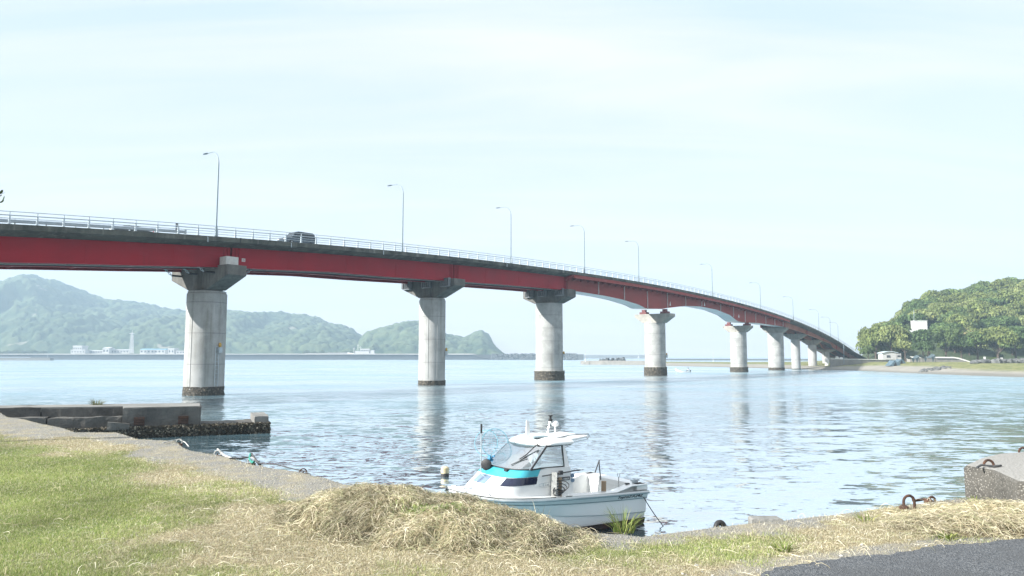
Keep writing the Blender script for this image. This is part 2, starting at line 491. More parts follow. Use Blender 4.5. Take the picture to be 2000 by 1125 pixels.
# ================================================================== SETTING
# ------------------------------------------------------------------ water
WATER_F0, WATER_F1 = 0.30, 0.68
WS = (0.22, 0.40, 0.42)          # slope of the long, middle and short waves
def make_water():
    m, N, L, P = new_mat("water")
    tcn = N.new("ShaderNodeTexCoord")
    mpn = N.new("ShaderNodeMapping"); mpn.inputs["Rotation"].default_value = (0, 0, R(-8)); mpn.inputs["Scale"].default_value = (0.42, 1.0, 1)
    L.new(tcn.outputs["Object"], mpn.inputs[0])
    def nz(scale, det, rough, dist=0.0, src=None):
        n = N.new("ShaderNodeTexNoise")
        n.inputs["Scale"].default_value = scale; n.inputs["Detail"].default_value = det
        n.inputs["Roughness"].default_value = rough; n.inputs["Distortion"].default_value = dist
        L.new(src or mpn.outputs[0], n.inputs["Vector"]); return n.outputs["Fac"]
    big = nz(0.045, 3, 0.55)                              # wind streaks
    wind = ramp(N, L, big, 0.38, 0.62)
    sy = N.new("ShaderNodeSeparateXYZ"); L.new(tcn.outputs["Object"], sy.inputs[0])
    off = ramp(N, L, sy.outputs[1], 10, 130)                       # the open channel is choppier than the lee of the quay
    def nzc(scale, det, rough, k):
        n = N.new("ShaderNodeTexNoise"); n.inputs["Scale"].default_value = scale; n.inputs["Detail"].default_value = det; n.inputs["Roughness"].default_value = rough
        n.inputs["Distortion"].default_value = 0.5
        L.new(mpn.outputs[0], n.inputs["Vector"])
        sb = N.new("ShaderNodeVectorMath"); sb.operation = 'SUBTRACT'; L.new(n.outputs["Color"], sb.inputs[0]); sb.inputs[1].default_value = (.5, .5, .5)
        sc = N.new("ShaderNodeVectorMath"); sc.operation = 'MULTIPLY'; L.new(sb.outputs[0], sc.inputs[0]); sc.inputs[1].default_value = (k * .7, k, 0)
        return sc.outputs[0]
    def vadd(p, q):
        n = N.new("ShaderNodeVectorMath"); n.operation = 'ADD'; L.new(p, n.inputs[0]); L.new(q, n.inputs[1]); return n.outputs[0]
    slope = vadd(vadd(nzc(0.26, 2, .5, WS[0]), nzc(1.25, 2, .5, WS[1])), nzc(4.0, 3, .55, WS[2]))
    sm = N.new("ShaderNodeVectorMath"); sm.operation = 'SCALE'; L.new(slope, sm.inputs[0])
    L.new(nmath(N, L, 'ADD', nmath(N, L, 'ADD', nmath(N, L, 'MULTIPLY', wind, 0.55), 0.6), nmath(N, L, 'MULTIPLY', off, 0.35)), sm.inputs["Scale"])
    up = N.new("ShaderNodeVectorMath"); up.operation = 'ADD'; L.new(sm.outputs[0], up.inputs[0]); up.inputs[1].default_value = (0, 0, 1)
    bm = N.new("ShaderNodeVectorMath"); bm.operation = 'NORMALIZE'; L.new(up.outputs[0], bm.inputs[0])
    # steep ripple faces show the dark water body, grazing ones the sky
    N.remove(P)
    body = N.new("ShaderNodeBsdfDiffuse"); L.new(mix(N, L, wind, (0.20, 0.31, 0.34), (0.17, 0.31, 0.38)), body.inputs["Color"])
    gl = N.new("ShaderNodeBsdfGlossy"); gl.inputs["Roughness"].default_value = 0.05; gl.inputs["Color"].default_value = (0.96, 0.98, 1.0, 1)
    lw = N.new("ShaderNodeLayerWeight"); lw.inputs[0].default_value = 0.5
    L.new(nmath(N, L, 'ADD', nmath(N, L, 'MULTIPLY', off, 0.19), 0.05), gl.inputs["Roughness"])
    for q in (body, gl, lw): L.new(bm.outputs[0], q.inputs["Normal"])
    fr = N.new("ShaderNodeMapRange"); fr.interpolation_type = 'SMOOTHSTEP'
    fr.inputs["From Min"].default_value, fr.inputs["From Max"].default_value = WATER_F0, WATER_F1
    fr.inputs["To Min"].default_value, fr.inputs["To Max"].default_value = 0.06, 0.94
    L.new(lw.outputs["Facing"], fr.inputs["Value"])
    rip = nz(0.07, 8, 0.78, 0.3)                                   # cat's-paws and ripple bands
    ff = nmath(N, L, 'MULTIPLY', fr.outputs[0], nmath(N, L, 'SUBTRACT', 1.0, nmath(N, L, 'MULTIPLY', off, nmath(N, L, 'ADD', nmath(N, L, 'MULTIPLY', wind, 0.26), 0.06))))
    ff = nmath(N, L, 'MULTIPLY', ff, nmath(N, L, 'SUBTRACT', 1.0, nmath(N, L, 'MULTIPLY', ramp(N, L, rip, 0.44, 0.64), nmath(N, L, 'ADD', nmath(N, L, 'MULTIPLY', off, 0.24), 0.06))))
    ms = N.new("ShaderNodeMixShader"); L.new(ff, ms.inputs[0]); L.new(body.outputs[0], ms.inputs[1]); L.new(gl.outputs[0], ms.inputs[2])
    L.new(ms.outputs[0], N["Material Output"].inputs["Surface"])
    S = 15000
    x = np.array([-S, -400, -60, 60, 400, S]); y = np.array([-60, 6, 60, 400, 1500, 2 * S])
    V = np.array([[a_, b_, 0] for a_ in x for b_ in y])
    return structure(arrays("water", V, grid_faces(6, 6), m))
make_water()

# ------------------------------------------------------------------ quay ground
QZ = 2.6
EDGE_PX = [(0, 803), (19, 813), (53, 818), (122, 833), (154, 843), (233, 842), (275, 855), (345, 858), (368, 874), (397, 881), (457, 890), (505, 905), (585, 919), (640, 932), (675, 943), (1110, 1030), (1250, 1040), (1400, 1020), (1530, 1008), (1700, 990), (1880, 967), (2000, 955)]
EDGE = [(-80, 60.5), (-40, 48), (-32, 36), (-26, 30), (-18.5, 24.8)] + [tuple(at(x, y, QZ)[:2]) for x, y in EDGE_PX] + [(9, 10.4), (14, 12.5), (40, 22)]
EX, EY = np.array([e[0] for e in EDGE]), np.array([e[1] for e in EDGE])
def edge_y(x):
    return np.interp(x, EX, EY)
def ground_z(x, y):
    x = np.asarray(x, float); y = np.asarray(y, float)
    low = np.interp(-x, [15, 28], [0, 1.1])
    d = edge_y(x) - y
    return QZ - low - 0.03 + 0.05 * fbm(x * 0.5, y * 0.5, 3, 5) - 0.05 * np.clip(0.12 - d, 0, 0.12) / 0.12 + 0.012 * (fbm(x * 6, y * 6, 3, 9) - .5)
def poly_sd(px, py, poly):
    """signed distance (inside positive) to a polygon"""
    P_ = np.array(poly, float); n = len(P_)
    d = np.full(np.shape(px), 1e9); ins = np.zeros(np.shape(px), bool)
    for i in range(n):
        a, b = P_[i], P_[(i + 1) % n]
        e = b - a; w0, w1 = px - a[0], py - a[1]
        t = np.clip((w0 * e[0] + w1 * e[1]) / (e @ e), 0, 1)
        d = np.minimum(d, np.hypot(w0 - e[0] * t, w1 - e[1] * t))
        c = ((a[1] <= py) & (b[1] > py)) | ((b[1] <= py) & (a[1] > py))
        with np.errstate(divide='ignore', invalid='ignore'):
            xx = a[0] + (py - a[1]) / (e[1] if e[1] else 1e-9) * e[0]
        ins ^= c & (px < xx)
    return np.where(ins, d, -d)
def G(*pts):
    return [tuple(at(x, y, QZ)[:2]) for x, y in pts]
GREEN = G((-400, 850), (0, 858), (110, 872), (200, 895), (280, 920), (345, 950), (450, 945), (500, 975), (420, 1000), (360, 1035), (400, 1075), (520, 1085), (760, 1098), (800, 1140), (600, 1300), (-900, 1300))
GREEN2 = G((1120, 1062), (1300, 1050), (1440, 1040), (1500, 1050), (1420, 1078), (1250, 1088), (1130, 1085))
GREEN3 = G((1790, 1030), (1880, 1025), (1905, 1048), (1840, 1058), (1780, 1052))
ROAD = G((1480, 1125), (1540, 1113), (1640, 1100), (1760, 1084), (1880, 1069), (2000, 1054), (2300, 1020)) + [(12, 6.5), (12, -8), (2.0, -8), (1.62, 4.0)]
def masks(x, y):
    """green 0..1, bare gravel/concrete 0..1 at a place on the quay"""
    n1 = fbm(x * 0.8, y * 0.8, 4, 21) - .5
    n2 = fbm(x * 3.1, y * 3.1, 3, 33) - .5
    g = np.maximum.reduce([poly_sd(x, y, GREEN) * 0.6, poly_sd(x, y, GREEN2) * 1.2, poly_sd(x, y, GREEN3) * 1.2 - .05])
    green = np.clip(0.5 + (g + n1 * 1.7 + n2 * 0.9) * 1.4, 0, 1)
    d = edge_y(x) - y
    wid = np.interp(x, [-16, -9, -6, -2, 1, 4, 6], [2.6, 1.6, 1.3, 1.4, 0.35, 0.45, 0.5])
    bare = np.clip(0.5 + (wid - d) * 1.3 + n1 * 2.2 + n2 * 1.2, 0, 1)
    r = poly_sd(x, y, ROAD)
    verge = np.clip(1 - np.abs(r + 0.22) / 0.32 + n2 * 1.4 + n1, 0, 1)          # gravelly strip beside the road
    return green * (1 - bare), np.maximum(bare, verge * 0.9)

def make_ground():
    xs = np.unique(np.concatenate([np.linspace(-80, -17, 60), np.arange(-17, 7.5, 0.06), np.linspace(7.5, 40, 50), EX]))
    t = np.concatenate([np.linspace(0, 0.004, 3), np.linspace(0.008, 1, 190) ** 1.25])
    ye = edge_y(xs) + 0.20 * (fbm(xs * 1.7, xs * 0, 4, 3) - .5) + 0.06 * (vnoise(xs * 7, xs * 0, 8) - .5)
    X = np.repeat(xs[:, None], len(t), 1)
    Y = ye[:, None] + (-8 - ye[:, None]) * t[None, :]
    Z = ground_z(X, Y)
    # quay face below the edge, rough and slightly undercut
    rows = [(0.02, -0.25), (0.03, -0.9), (0.02, -1.7), (0.02, -3.4)]
    FX = np.stack([xs for _ in rows], 1); FY = np.stack([ye + a + 0.06 * (vnoise(xs * 3, xs * 0 + i, 4) - .5) for i, (a, b) in enumerate(rows)], 1)
    FZ = np.stack([Z[:, 0] + b for a, b in rows], 1)
    X, Y, Z = np.c_[FX[:, ::-1], X], np.c_[FY[:, ::-1], Y], np.c_[FZ[:, ::-1], Z]
    gr, ba = masks(X, Y)
    ba[:, :4] = 1; gr[:, :4] = 0
    V = np.stack([X, Y, Z], 2).reshape(-1, 3)
    col = np.stack([gr, ba, np.zeros_like(gr)], 2).reshape(-1, 3)
    m, N, L, P = new_mat("quay_ground")
    at_ = N.new("ShaderNodeAttribute"); at_.attribute_name = "cover"
    sp = N.new("ShaderNodeSeparateColor"); L.new(at_.outputs["Color"], sp.inputs[0])
    fine = noise(N, L, 42, 5, 0.7)
    mid = noise(N, L, 5, 5, 0.6)
    straw = mix(N, L, ramp(N, L, fine, 0.35, 0.68), (0.17, 0.135, 0.075), (0.42, 0.37, 0.24))
    straw = mix(N, L, nmath(N, L, 'MULTIPLY', ramp(N, L, mid, 0.5, 0.75), 0.5), straw, (0.24, 0.24, 0.12))
    grass = mix(N, L, ramp(N, L, fine, 0.35, 0.7), (0.075, 0.11, 0.03), (0.20, 0.25, 0.08))
    spk = N.new("ShaderNodeTexVoronoi"); spk.inputs["Scale"].default_value = 55
    tcc = N.new("ShaderNodeTexCoord"); L.new(tcc.outputs["Object"], spk.inputs["Vector"])
    grav = mix(N, L, ramp(N, L, spk.outputs["Distance"], 0.1, 0.6), (0.36, 0.35, 0.325), (0.18, 0.178, 0.165))
    grav = mix(N, L, ramp(N, L, noise(N, L, 1.6, 6, 0.65), 0.42, 0.68), grav, (0.30, 0.27, 0.20))
    c = mix(N, L, sp.outputs[0], straw, grass)
    edge_n = nmath(N, L, 'ADD', sp.outputs[1], nmath(N, L, 'MULTIPLY', nmath(N, L, 'SUBTRACT', fine, 0.5), 0.7))
    c = mix(N, L, ramp(N, L, edge_n, 0.35, 0.75), c, grav)
    L.new(c, P.inputs["Base Color"])
    P.inputs["Roughness"].default_value = 0.95; P.inputs["Specular IOR Level"].default_value = 0.15
    hb = nmath(N, L, 'ADD', fine, nmath(N, L, 'MULTIPLY', spk.outputs["Distance"], 0.8))
    bump(N, L, P, hb, 0.7, 0.02)
    o = arrays("ground", V, grid_faces(len(xs), X.shape[1]), m, smooth=True, col=col, attr="cover")
    return structure(o)
make_ground()

def make_road():
    poly = np.array(ROAD)
    pts = []
    for i in range(len(poly)):
        a, b = poly[i], poly[(i + 1) % len(poly)]
        k = 40 if i < 6 else 1
        for j in range(k):
            p = a + (b - a) * j / k
            if i < 6:
                nn = np.array([-(b - a)[1], (b - a)[0]]); nn /= np.linalg.norm(nn)
                p = p + nn * (0.22 * (fbm(p[0] * 2.5, p[1] * 2.5, 4, 2) - .5) + .06 * (fbm(p[0] * 14, p[1] * 14, 2, 7) - .5))
            pts.append(p)
    zs = 0.02 + np.array([float(ground_z(p[0], p[1])) for p in pts])
    zz = zs * 0 + zs.max()
    m, N, L, P = new_mat("road_asphalt")
    v = N.new("ShaderNodeTexVoronoi"); v.inputs["Scale"].default_value = 85
    tcc = N.new("ShaderNodeTexCoord"); L.new(tcc.outputs["Object"], v.inputs["Vector"])
    c = mix(N, L, ramp(N, L, v.outputs["Color"], 0.15, 0.85), (0.055, 0.062, 0.070), (0.15, 0.158, 0.165))
    c = mix(N, L, ramp(N, L, noise(N, L, 1.2, 6, 0.6), 0.4, 0.7), c, (0.085, 0.09, 0.095))
    L.new(c, P.inputs["Base Color"]); P.inputs["Roughness"].default_value = 0.9
    P.inputs["Specular IOR Level"].default_value = 0.3
    bump(N, L, P, v.outputs["Distance"], 0.9, 0.012)
    mb = MB(); mb.prism(pts, zz - 0.12, zz)
    structure(mb.build("road", m))
make_road()

# ------------------------------------------------------------------ right-hand shore, beach, sandbar, hill
SHORE_PX = [(1262, 712.5), (1300, 714.5), (1380, 716.5), (1440, 718), (1500, 719.5), (1563, 721.5), (1670, 724), (1780, 729), (1890, 733.5), (2000, 736.5), (2150, 742), (2500, 752)]
SHORE = np.array([at(x, y, 0)[:2] for x, y in SHORE_PX])
def shore_y(x): return np.interp(x, SHORE[:, 0], SHORE[:, 1])
def land_z(x, y):
    """height of the far bank a given way back from the water"""
    x = np.asarray(x, float); y = np.asarray(y, float)
    ray_px = x / np.maximum(y, 1) * FPX + 1000
    d = np.hypot(x, y) - np.interp(ray_px, [p[0] for p in SHORE_PX], np.hypot(SHORE[:, 0], SHORE[:, 1]))
    flat = np.interp(ray_px, [1262, 1450, 1560, 1640, 1700], [0.9, 1.1, 1.5, 2.2, 2.5])
    top = flat * np.clip(d / 42, 0, 1) ** 0.75
    return np.where(d < 0, d * 0.03, top) + 0.12 * (fbm(x * .08, y * .08, 4, 4) - .5) * np.clip(d / 10, 0, 1), d, ray_px
def make_beach():
    pxs = np.concatenate([np.linspace(1258, 1640, 90), np.linspace(1645, 2500, 130)])
    base = np.interp(pxs, [p[0] for p in SHORE_PX], np.hypot(SHORE[:, 0], SHORE[:, 1]))
    ds = np.concatenate([[-25, -4], np.linspace(0, 60, 40), np.linspace(66, 330, 30)])
    ang = np.arctan2(pxs - 1000, FPX)
    far = np.interp(pxs, [1258, 1300, 1560, 1640, 1700], [0.35, 0.45, 0.5, 1, 1])
    D = base[:, None] + np.where(ds[None, :] > 60, 60 + (ds[None, :] - 60) * far[:, None], ds[None, :])
    D = D + (ds[None, :] >= 0) * 3.0 * (fbm(pxs[:, None] * 0.03 + 0 * ds[None, :], 0 * D, 3, 6) - .5) * (ds[None, :] < 20)
    X, Y = D * np.sin(ang)[:, None], D * np.cos(ang)[:, None]
    Z, dd, rp = land_z(X, Y)
    edge_far = np.clip((ds[None, :] - 300) / 30, 0, 1) * (rp < 1640)
    Z = Z - 4 * edge_far
    gn = fbm(X * .06, Y * .06, 4, 12) - .5
    grass = np.clip(0.5 + (dd - np.interp(rp, [1258, 1400, 1560, 1700, 2000], [70, 48, 24, 20, 15])) * 0.09 + gn * 2.0, 0, 1)
    wet = np.clip(1 - (dd - 2) / 5.0 + gn, 0, 1)
    m, N, L, P = new_mat("beach_ground")
    a_ = N.new("ShaderNodeAttribute"); a_.attribute_name = "cover"
    sp = N.new("ShaderNodeSeparateColor"); L.new(a_.outputs["Color"], sp.inputs[0])
    sand = mix(N, L, ramp(N, L, noise(N, L, 0.25, 6, 0.65, (1, 3, 1)), 0.35, 0.7), (0.30, 0.285, 0.25), (0.22, 0.21, 0.185))
    sand = mix(N, L, sp.outputs[1], sand, (0.17, 0.165, 0.145))
    gr = mix(N, L, ramp(N, L, noise(N, L, 0.5, 7, 0.7), 0.35, 0.68), (0.10, 0.125, 0.045), (0.27, 0.255, 0.12))
    L.new(mix(N, L, sp.outputs[0], sand, gr), P.inputs["Base Color"])
    P.inputs["Roughness"].default_value = 0.92; P.inputs["Specular IOR Level"].default_value = 0.2
    bump(N, L, P, noise(N, L, 1.2, 6, 0.7), 0.6, 0.3)
    V = np.stack([X, Y, Z], 2).reshape(-1, 3)
    col = np.stack([grass, wet * (1 - grass), 0 * wet], 2).reshape(-1, 3)
    structure(arrays("beach", V, grid_faces(len(pxs), len(ds)), m, smooth=True, col=col, attr="cover"))
make_beach()

RIDGE_R = [(1640, 704), (1672, 700), (1695, 684), (1712, 668), (1740, 656), (1765, 646), (1783, 624), (1805, 613), (1840, 603), (1875, 602), (1900, 594), (1930, 588), (1960, 584), (2000, 580), (2100, 572), (2250, 568), (2400, 580), (2600, 620)]
HILL_FOOT, HILL_RIDGE = 285.0, 390.0
def hill_h(px):
    return z_at(np.interp(px, [p[0] for p in RIDGE_R], [p[1] for p in RIDGE_R]), HILL_RIDGE)
def hill_z(px, t):
    """t 0 at the foot, 1 on the ridge, 2 down the back"""
    hr = hill_h(px)
    s = np.clip(np.where(t <= 1, t, 2 - t), 0, 1)
    prof = np.sin(s * math.pi / 2) ** 0.85
    return 1.6 + (hr - 1.6) * prof
def hill_xy(px, t):
    Y = HILL_FOOT + (HILL_RIDGE - HILL_FOOT) * t
    return (px - 1000) / FPX * Y, Y
def make_right_hill():
    pxs = np.linspace(1640, 2600, 120); ts = np.linspace(-0.02, 2, 60)
    PX, T = np.meshgrid(pxs, ts, indexing='ij')
    X, Y = hill_xy(PX, T)
    Z = hill_z(PX, T) + 1.2 * (fbm(X * .06, Y * .06, 4, 3) - .5)
    m = plain("hill_undergrowth", (0.03, 0.048, 0.018), (0.05, 0.07, 0.026), 0.6, 0.95, 0, 0.8, 1.2, bdist=0.4)
    structure(arrays("hill", np.stack([X, Y, Z], 2).reshape(-1, 3), grid_faces(len(pxs), len(ts)), m, smooth=True))
make_right_hill()

# ------------------------------------------------------------------ far wooded hills across the bay
def forest_mat():
    m, N, L, P = new_mat("far_forest")
    a = N.new("ShaderNodeAttribute"); a.attribute_name = "tint"
    c = mix(N, L, ramp(N, L, noise(N, L, 0.012, 6, 0.6), 0.35, 0.68), (0.030, 0.055, 0.030), (0.070, 0.100, 0.050))
    c = mix(N, L, a.outputs["Fac"], c, (0.125, 0.15, 0.075))
    rk = ramp(N, L, noise(N, L, 0.011, 4, 0.55, (1, 1, 1.6), 0.5), 0.70, 0.73)
    c = mix(N, L, nmath(N, L, 'MULTIPLY', rk, 0.7), c, (0.30, 0.28, 0.23))
    L.new(c, P.inputs["Base Color"]); P.inputs["Roughness"].default_value = 0.95
    P.inputs["Specular IOR Level"].default_value = 0.1
    return m
FOREST = forest_mat()
def far_hill(ridge, d_foot, d_ridge, z_foot, seed, spur=0.30, drop=4.0):
    px0, px1 = ridge[0][0], ridge[-1][0]
    step = 2.4
    pxs = np.arange(px0, px1 + step, step)
    ts = np.concatenate([np.linspace(0, 1, int((d_ridge - d_foot) / 4.2)), np.linspace(1.02, 1.7, 24)])
    PX, T = np.meshgrid(pxs, ts, indexing='ij')
    hr = z_at(np.interp(PX, [p[0] for p in ridge], [p[1] for p in ridge]), d_ridge) - drop
    Y = d_foot + (d_ridge - d_foot) * T
    X = (PX - 1000) / FPX * (d_ridge + (Y - d_ridge) * 1.0)
    s = np.clip(np.where(T <= 1, T, 2 - T), 0, 1)
    sp1 = 1 - np.abs(2 * fbm(X / 210 + 3.1, Y / 520, 3, seed) - 1)          # spurs and gullies running down the slope
    sp2 = 1 - np.abs(2 * fbm(X / 85, Y / 200, 3, seed + 5) - 1)
    prof = np.sin(np.clip(s, 0, 1) * math.pi / 2) ** 1.05
    win = np.sin(np.clip(s, 0, 1) * math.pi)
    Z = z_foot + (hr - z_foot) * np.clip(prof * (1 - 0.0 * win) + win * (1.5 * spur * (sp1 - .66) + 0.24 * (sp2 - .64)), 0, 1.0)
    w, cid = worley(X / 13.0, Y / 13.0, seed + 9)
    w2, cid2 = worley(X / 6.5, Y / 6.5, seed + 19)
    crown = 8.5 * np.sqrt(np.clip(1 - w * w, 0, 1)) * (0.5 + cid * 0.8) + 2.2 * np.sqrt(np.clip(1 - w2 * w2, 0, 1))
    Z = Z + crown * np.clip(s * 14, 0, 1) - 1.5
    tint = np.clip(cid * 0.9 - .2, 0, 1) * 0.8
    V = np.stack([X, Y, Z], 2).reshape(-1, 3)
    col = np.repeat(tint.reshape(-1, 1), 3, 1)
    structure(arrays("hill", V, grid_faces(len(pxs), len(ts)), FOREST, smooth=True, col=col))
far_hill([(-420, 600), (-300, 575), (-150, 560), (-60, 556), (0, 548), (30, 540), (65, 541), (120, 556), (160, 568), (200, 580), (240, 582), (290, 588), (330, 596), (362, 600), (445, 606), (480, 608), (520, 612), (560, 607), (590, 608), (620, 615), (660, 627), (690, 637), (715, 655), (735, 680), (752, 697)], 1250, 1950, 6, 1, drop=24.0)
far_hill([(690, 697), (704, 668), (717, 656), (745, 645), (780, 636), (818, 633), (850, 645), (873, 661), (905, 665), (928, 654), (941, 649), (954, 657), (964, 676), (977, 692), (985, 698)], 1190, 1560, 5, 4, 0.26)
# low ground behind the breakwater, with the harbour town on it
def far_shore():
    xs = np.linspace(-1150, -20, 200); ys = np.linspace(1095, 1290, 16)
    X, Y = np.meshgrid(xs, ys, indexing='ij')
    Z = 8.6 + 0.6 * fbm(X * .02, Y * .02, 3, 8) - 1.4 * np.clip((1112 - Y) / 16, 0, 1) - 9 * np.clip((X + 60) / 40, 0, 1)
    m = plain("harbour_ground", (0.36, 0.35, 0.32), (0.26, 0.26, 0.24), 0.03, 0.9)
    structure(arrays("shore", np.stack([X, Y, Z], 2).reshape(-1, 3), grid_faces(len(xs), len(ys)), m, smooth=True))
far_shore()

# ================================================================== BRIDGE
BU = np.array([0.61213649, 0.79075212, 0]); BN = np.array([0.79075212, -0.61213649, 0]); BO = np.array([-98.46753954, 0, 0])
UP = np.array([0, 0, 1.0])
def bp(s, n, z): return BO + BU * s + BN * n + UP * z
def on_plane(px, py, off):
    d = ray(px, py); o = BO + BN * off
    A = np.array([[d[0], -BU[0]], [d[1], -BU[1]]])
    t, s = np.linalg.solve(A, o[:2])
    return s, CAMH + t * d[2]
_edge = [(0, 440), (100, 442.5), (200, 446.5), (300, 453), (400, 459), (480, 464.5), (600, 473.5), (700, 482.5), (787, 491), (900, 504), (997, 516), (1142, 534), (1247, 550), (1390, 578), (1485, 602), (1550, 624), (1600, 647), (1640, 668), (1672, 689)]
_es = np.array([on_plane(x, y, 5.7) for x, y in _edge])
_pf = np.polyfit(_es[:, 0], _es[:, 1], 4)
def zE(s):
    s = np.asarray(s, float)
    return np.where(s > 372, np.polyval(_pf, 372) - 0.13 * (s - 372), np.polyval(_pf, np.minimum(s, 372)))
HW = 5.7                                             # half width of the deck
bridge = empty("bridge", bp(105, 0, 0))
tag(bridge, "long red girder road bridge on round concrete piers, curving over the water", "bridge")

def strip(mb, ss, sec):
    """sweep a closed (n, dz) section along the bridge; dz measured from the deck edge"""
    rings = [[bp(s, n, float(zE(s)) + dz) for n, dz in (sec(s) if callable(sec) else sec)] for s in ss]
    mb.loft(rings)
SS = np.arange(66, 402, 1.5)
mb = MB(); strip(mb, SS, [(-HW, 0), (HW, 0), (HW, -0.50), (HW - 0.45, -0.55), (3.9, -0.86), (-3.9, -0.86), (-HW + 0.45, -0.55), (-HW, -0.50)])
deck = mb.build("deck", M['fascia'], bridge)
mb = MB(); strip(mb, SS, [(-3.2, 0.004), (3.2, 0.004), (3.2, 0.02), (-3.2, 0.02)])
mb.build("roadway", M['asphalt_deck'], bridge)
# thin drip edge and joints of the deck edge
for px_, py_ in ((470, 464), (922, 507), (1119, 531), (1530, 616)):
    s_, _ = on_plane(px_, py_, HW)
    mb = MB(); z_ = float(zE(s_)); mb.box(bp(s_, HW + 0.012, z_ - 0.24), (0.05, 0.10, 0.52), ax=[BN, BU, UP])
    mb.build("expansion_joint", M['black'], bridge)
# drain spouts on the deck edge
for px_, py_ in ((405, 463), (989, 518), (568, 474), (748, 491)):
    s_, _ = on_plane(px_, py_, HW); z_ = float(zE(s_))
    mb = MB(); mb.tube([bp(s_, HW - .1, z_ - .12), bp(s_, HW + .12, z_ - .14), bp(s_, HW + .14, z_ - .65)], 0.05, 6)
    mb.build("drain_spout", M['galv'], bridge)

# ---- piers
PIER_PX = [400, 843.5, 1073, 1280, 1443, 1516, 1554.5, 1587]
def s_of_px(px):
    d = ray(px, 700); A = np.array([[d[0], -BU[0]], [d[1], -BU[1]]]); t, s = np.linalg.solve(A, BO[:2]); return s
PS = [s_of_px(x) for x in PIER_PX]
#        radius, cap length, thickness, cap top, end bottom, cap bottom (pixel rows), shaft/cap material, base flare
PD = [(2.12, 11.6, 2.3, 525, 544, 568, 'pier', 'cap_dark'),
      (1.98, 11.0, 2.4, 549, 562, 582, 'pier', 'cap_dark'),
      (2.45, 10.0, 2.6, 568, 582, 593, 'pier_old', 'cap_dark'),
      (2.35, 8.9, 2.6, 613.5, 619, 631, 'pier_old', 'cap_light'),
      (2.25, 7.8, 2.6, 636.5, 640, 649, 'pier_old', 'cap_light'),
      (2.38, 7.7, 2.4, 639, 643, 650, 'pier_old', 'cap_light'),
      (1.45, 7.2, 2.2, 652, 655, 663, 'pier', 'cap_light'),
      (1.45, 7.0, 2.2, 664, 666, 674, 'pier', 'cap_light')]
M['crust'] = plain("tidal_crust", (0.045, 0.040, 0.032), (0.24, 0.21, 0.16), 5.0, 0.9, 0, 1.0, 9, lo=0.48, hi=0.72, bdist=0.12)
PIERS = []
for i, (s, D) in enumerate(zip(PS, PD)):
    r, cl, ct, yt, ye_, yb, sm, cm = D
    C = bp(s, 0, 0); d = C[1]
    zt, ze, zb = z_at(yt, d), z_at(ye_, d), z_at(yb, d)
    zg = float(zE(s)) - 0.86
    zt = min(zt, zg - 0.3)
    z0 = -2.0 if i < 7 else 1.0
    seg = 40
    oval = (1.0, 1.0)
    def ring(rad, z):
        return [C + BU * rad * math.cos(2 * math.pi * k / seg) + BN * rad * math.sin(2 * math.pi * k / seg) + UP * z for k in range(seg)]
    mb = MB()
    if i < 2:     # jacketed shafts: broad flat top ledge, the cap narrower than the shaft
        mb.loft([ring(r, z0), ring(r, zb - 0.42), ring(r - 0.10, zb - 0.30), ring(r - 0.10, zb - 0.12), ring(r - .4, zb - 0.02)])
    else:
        mb.loft([ring(r * (1.02 if i == 2 else 1.0), z0), ring(r, zb)])
    pier = mb.build("pier", M[sm], bridge, smooth=35)
    PIERS.append(pier)
    # tidal band
    if i < 7:
        fl = [0.05, 0.06, 0.32, 0.24, 0.22, 0.08, 0.05][i]
        h = [0.95, 0.72, 1.65, 1.9, 1.35, 0.9, 0.3][i]
        rr = []
        for zz in np.linspace(-0.9, h, 9):
            rg = np.array(ring(r + fl, zz))
            ang = np.arange(seg) / seg * 2 * math.pi
            k = (vnoise(ang * 6, np.full(seg, zz * 5), i) - .5) * 0.14
            dirs = rg - (C + UP * zz); dirs /= np.linalg.norm(dirs, axis=1)[:, None]
            rr.append(rg + dirs * k[:, None])
        mb = MB(); mb.loft(rr); mb.build("tidal_band", M['crust'], pier)
    if i >= 2 and i <= 4:
        mb = MB(); mb.loft([ring(r + fl + 0.02, h - .02), ring(r + fl + 0.02, h + .10), ring(r + .0, h + .10)], cap0=True, cap1=True)
        mb.build("footing_collar", M['cap_light'], pier)
    # hammerhead cap
    e = cl / 2
    hw_ = ct / 2
    if i < 2:
        half = r - 0.25
        prof = [(-e, zt), (e, zt), (e, ze), (half, zb), (-half, zb), (-e, ze)]
    else:
        half = r * (1.02 if i != 2 else 1.0)
        prof = [(-e, zt), (e, zt), (e, ze), (half, zb), (-half, zb), (-e, ze)]
    mb = MB()
    mb.loft([[bp(s - hw_, a, b) for a, b in prof], [bp(s + hw_, a, b) for a, b in prof]])
    if i < 2:
        mb.loft([[bp(s, 0, z) + BU * (hw_ + 0.35) * math.cos(2 * math.pi * k / 24) + BN * 1.5 * math.sin(2 * math.pi * k / 24) for k in range(24)] for z in (zb - .05, zt - .15)])
    if i in (5, 2):
        mb.loft([[bp(s, 0, z) + BU * (hw_ + 0.55) * math.cos(2 * math.pi * k / 24) + BN * (r + .05) * math.sin(2 * math.pi * k / 24) for k in range(24)] for z in (zb, zt - .2)])
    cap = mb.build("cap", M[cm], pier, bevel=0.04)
    # bearings
    for nb in (-3.2, 0, 3.2) if i < 3 or i > 4 else (-2.6, 2.6):
        if i in (3, 4):
            mb = MB(); mb.box(bp(s, nb, zt + .25), (1.5, 1.7, .5), ax=[BU, BN, UP]); mb.box(bp(s, nb, zt + .75), (.8, .9, .6), ax=[BU, BN, UP])
            mb.build("bearing", M['bearing'], pier)
        else:
            mb = MB(); mb.box(bp(s, nb, zt + .18), (.9, .8, .4), ax=[BU, BN, UP])
            mb.build("bearing", M['dark_steel'], pier)
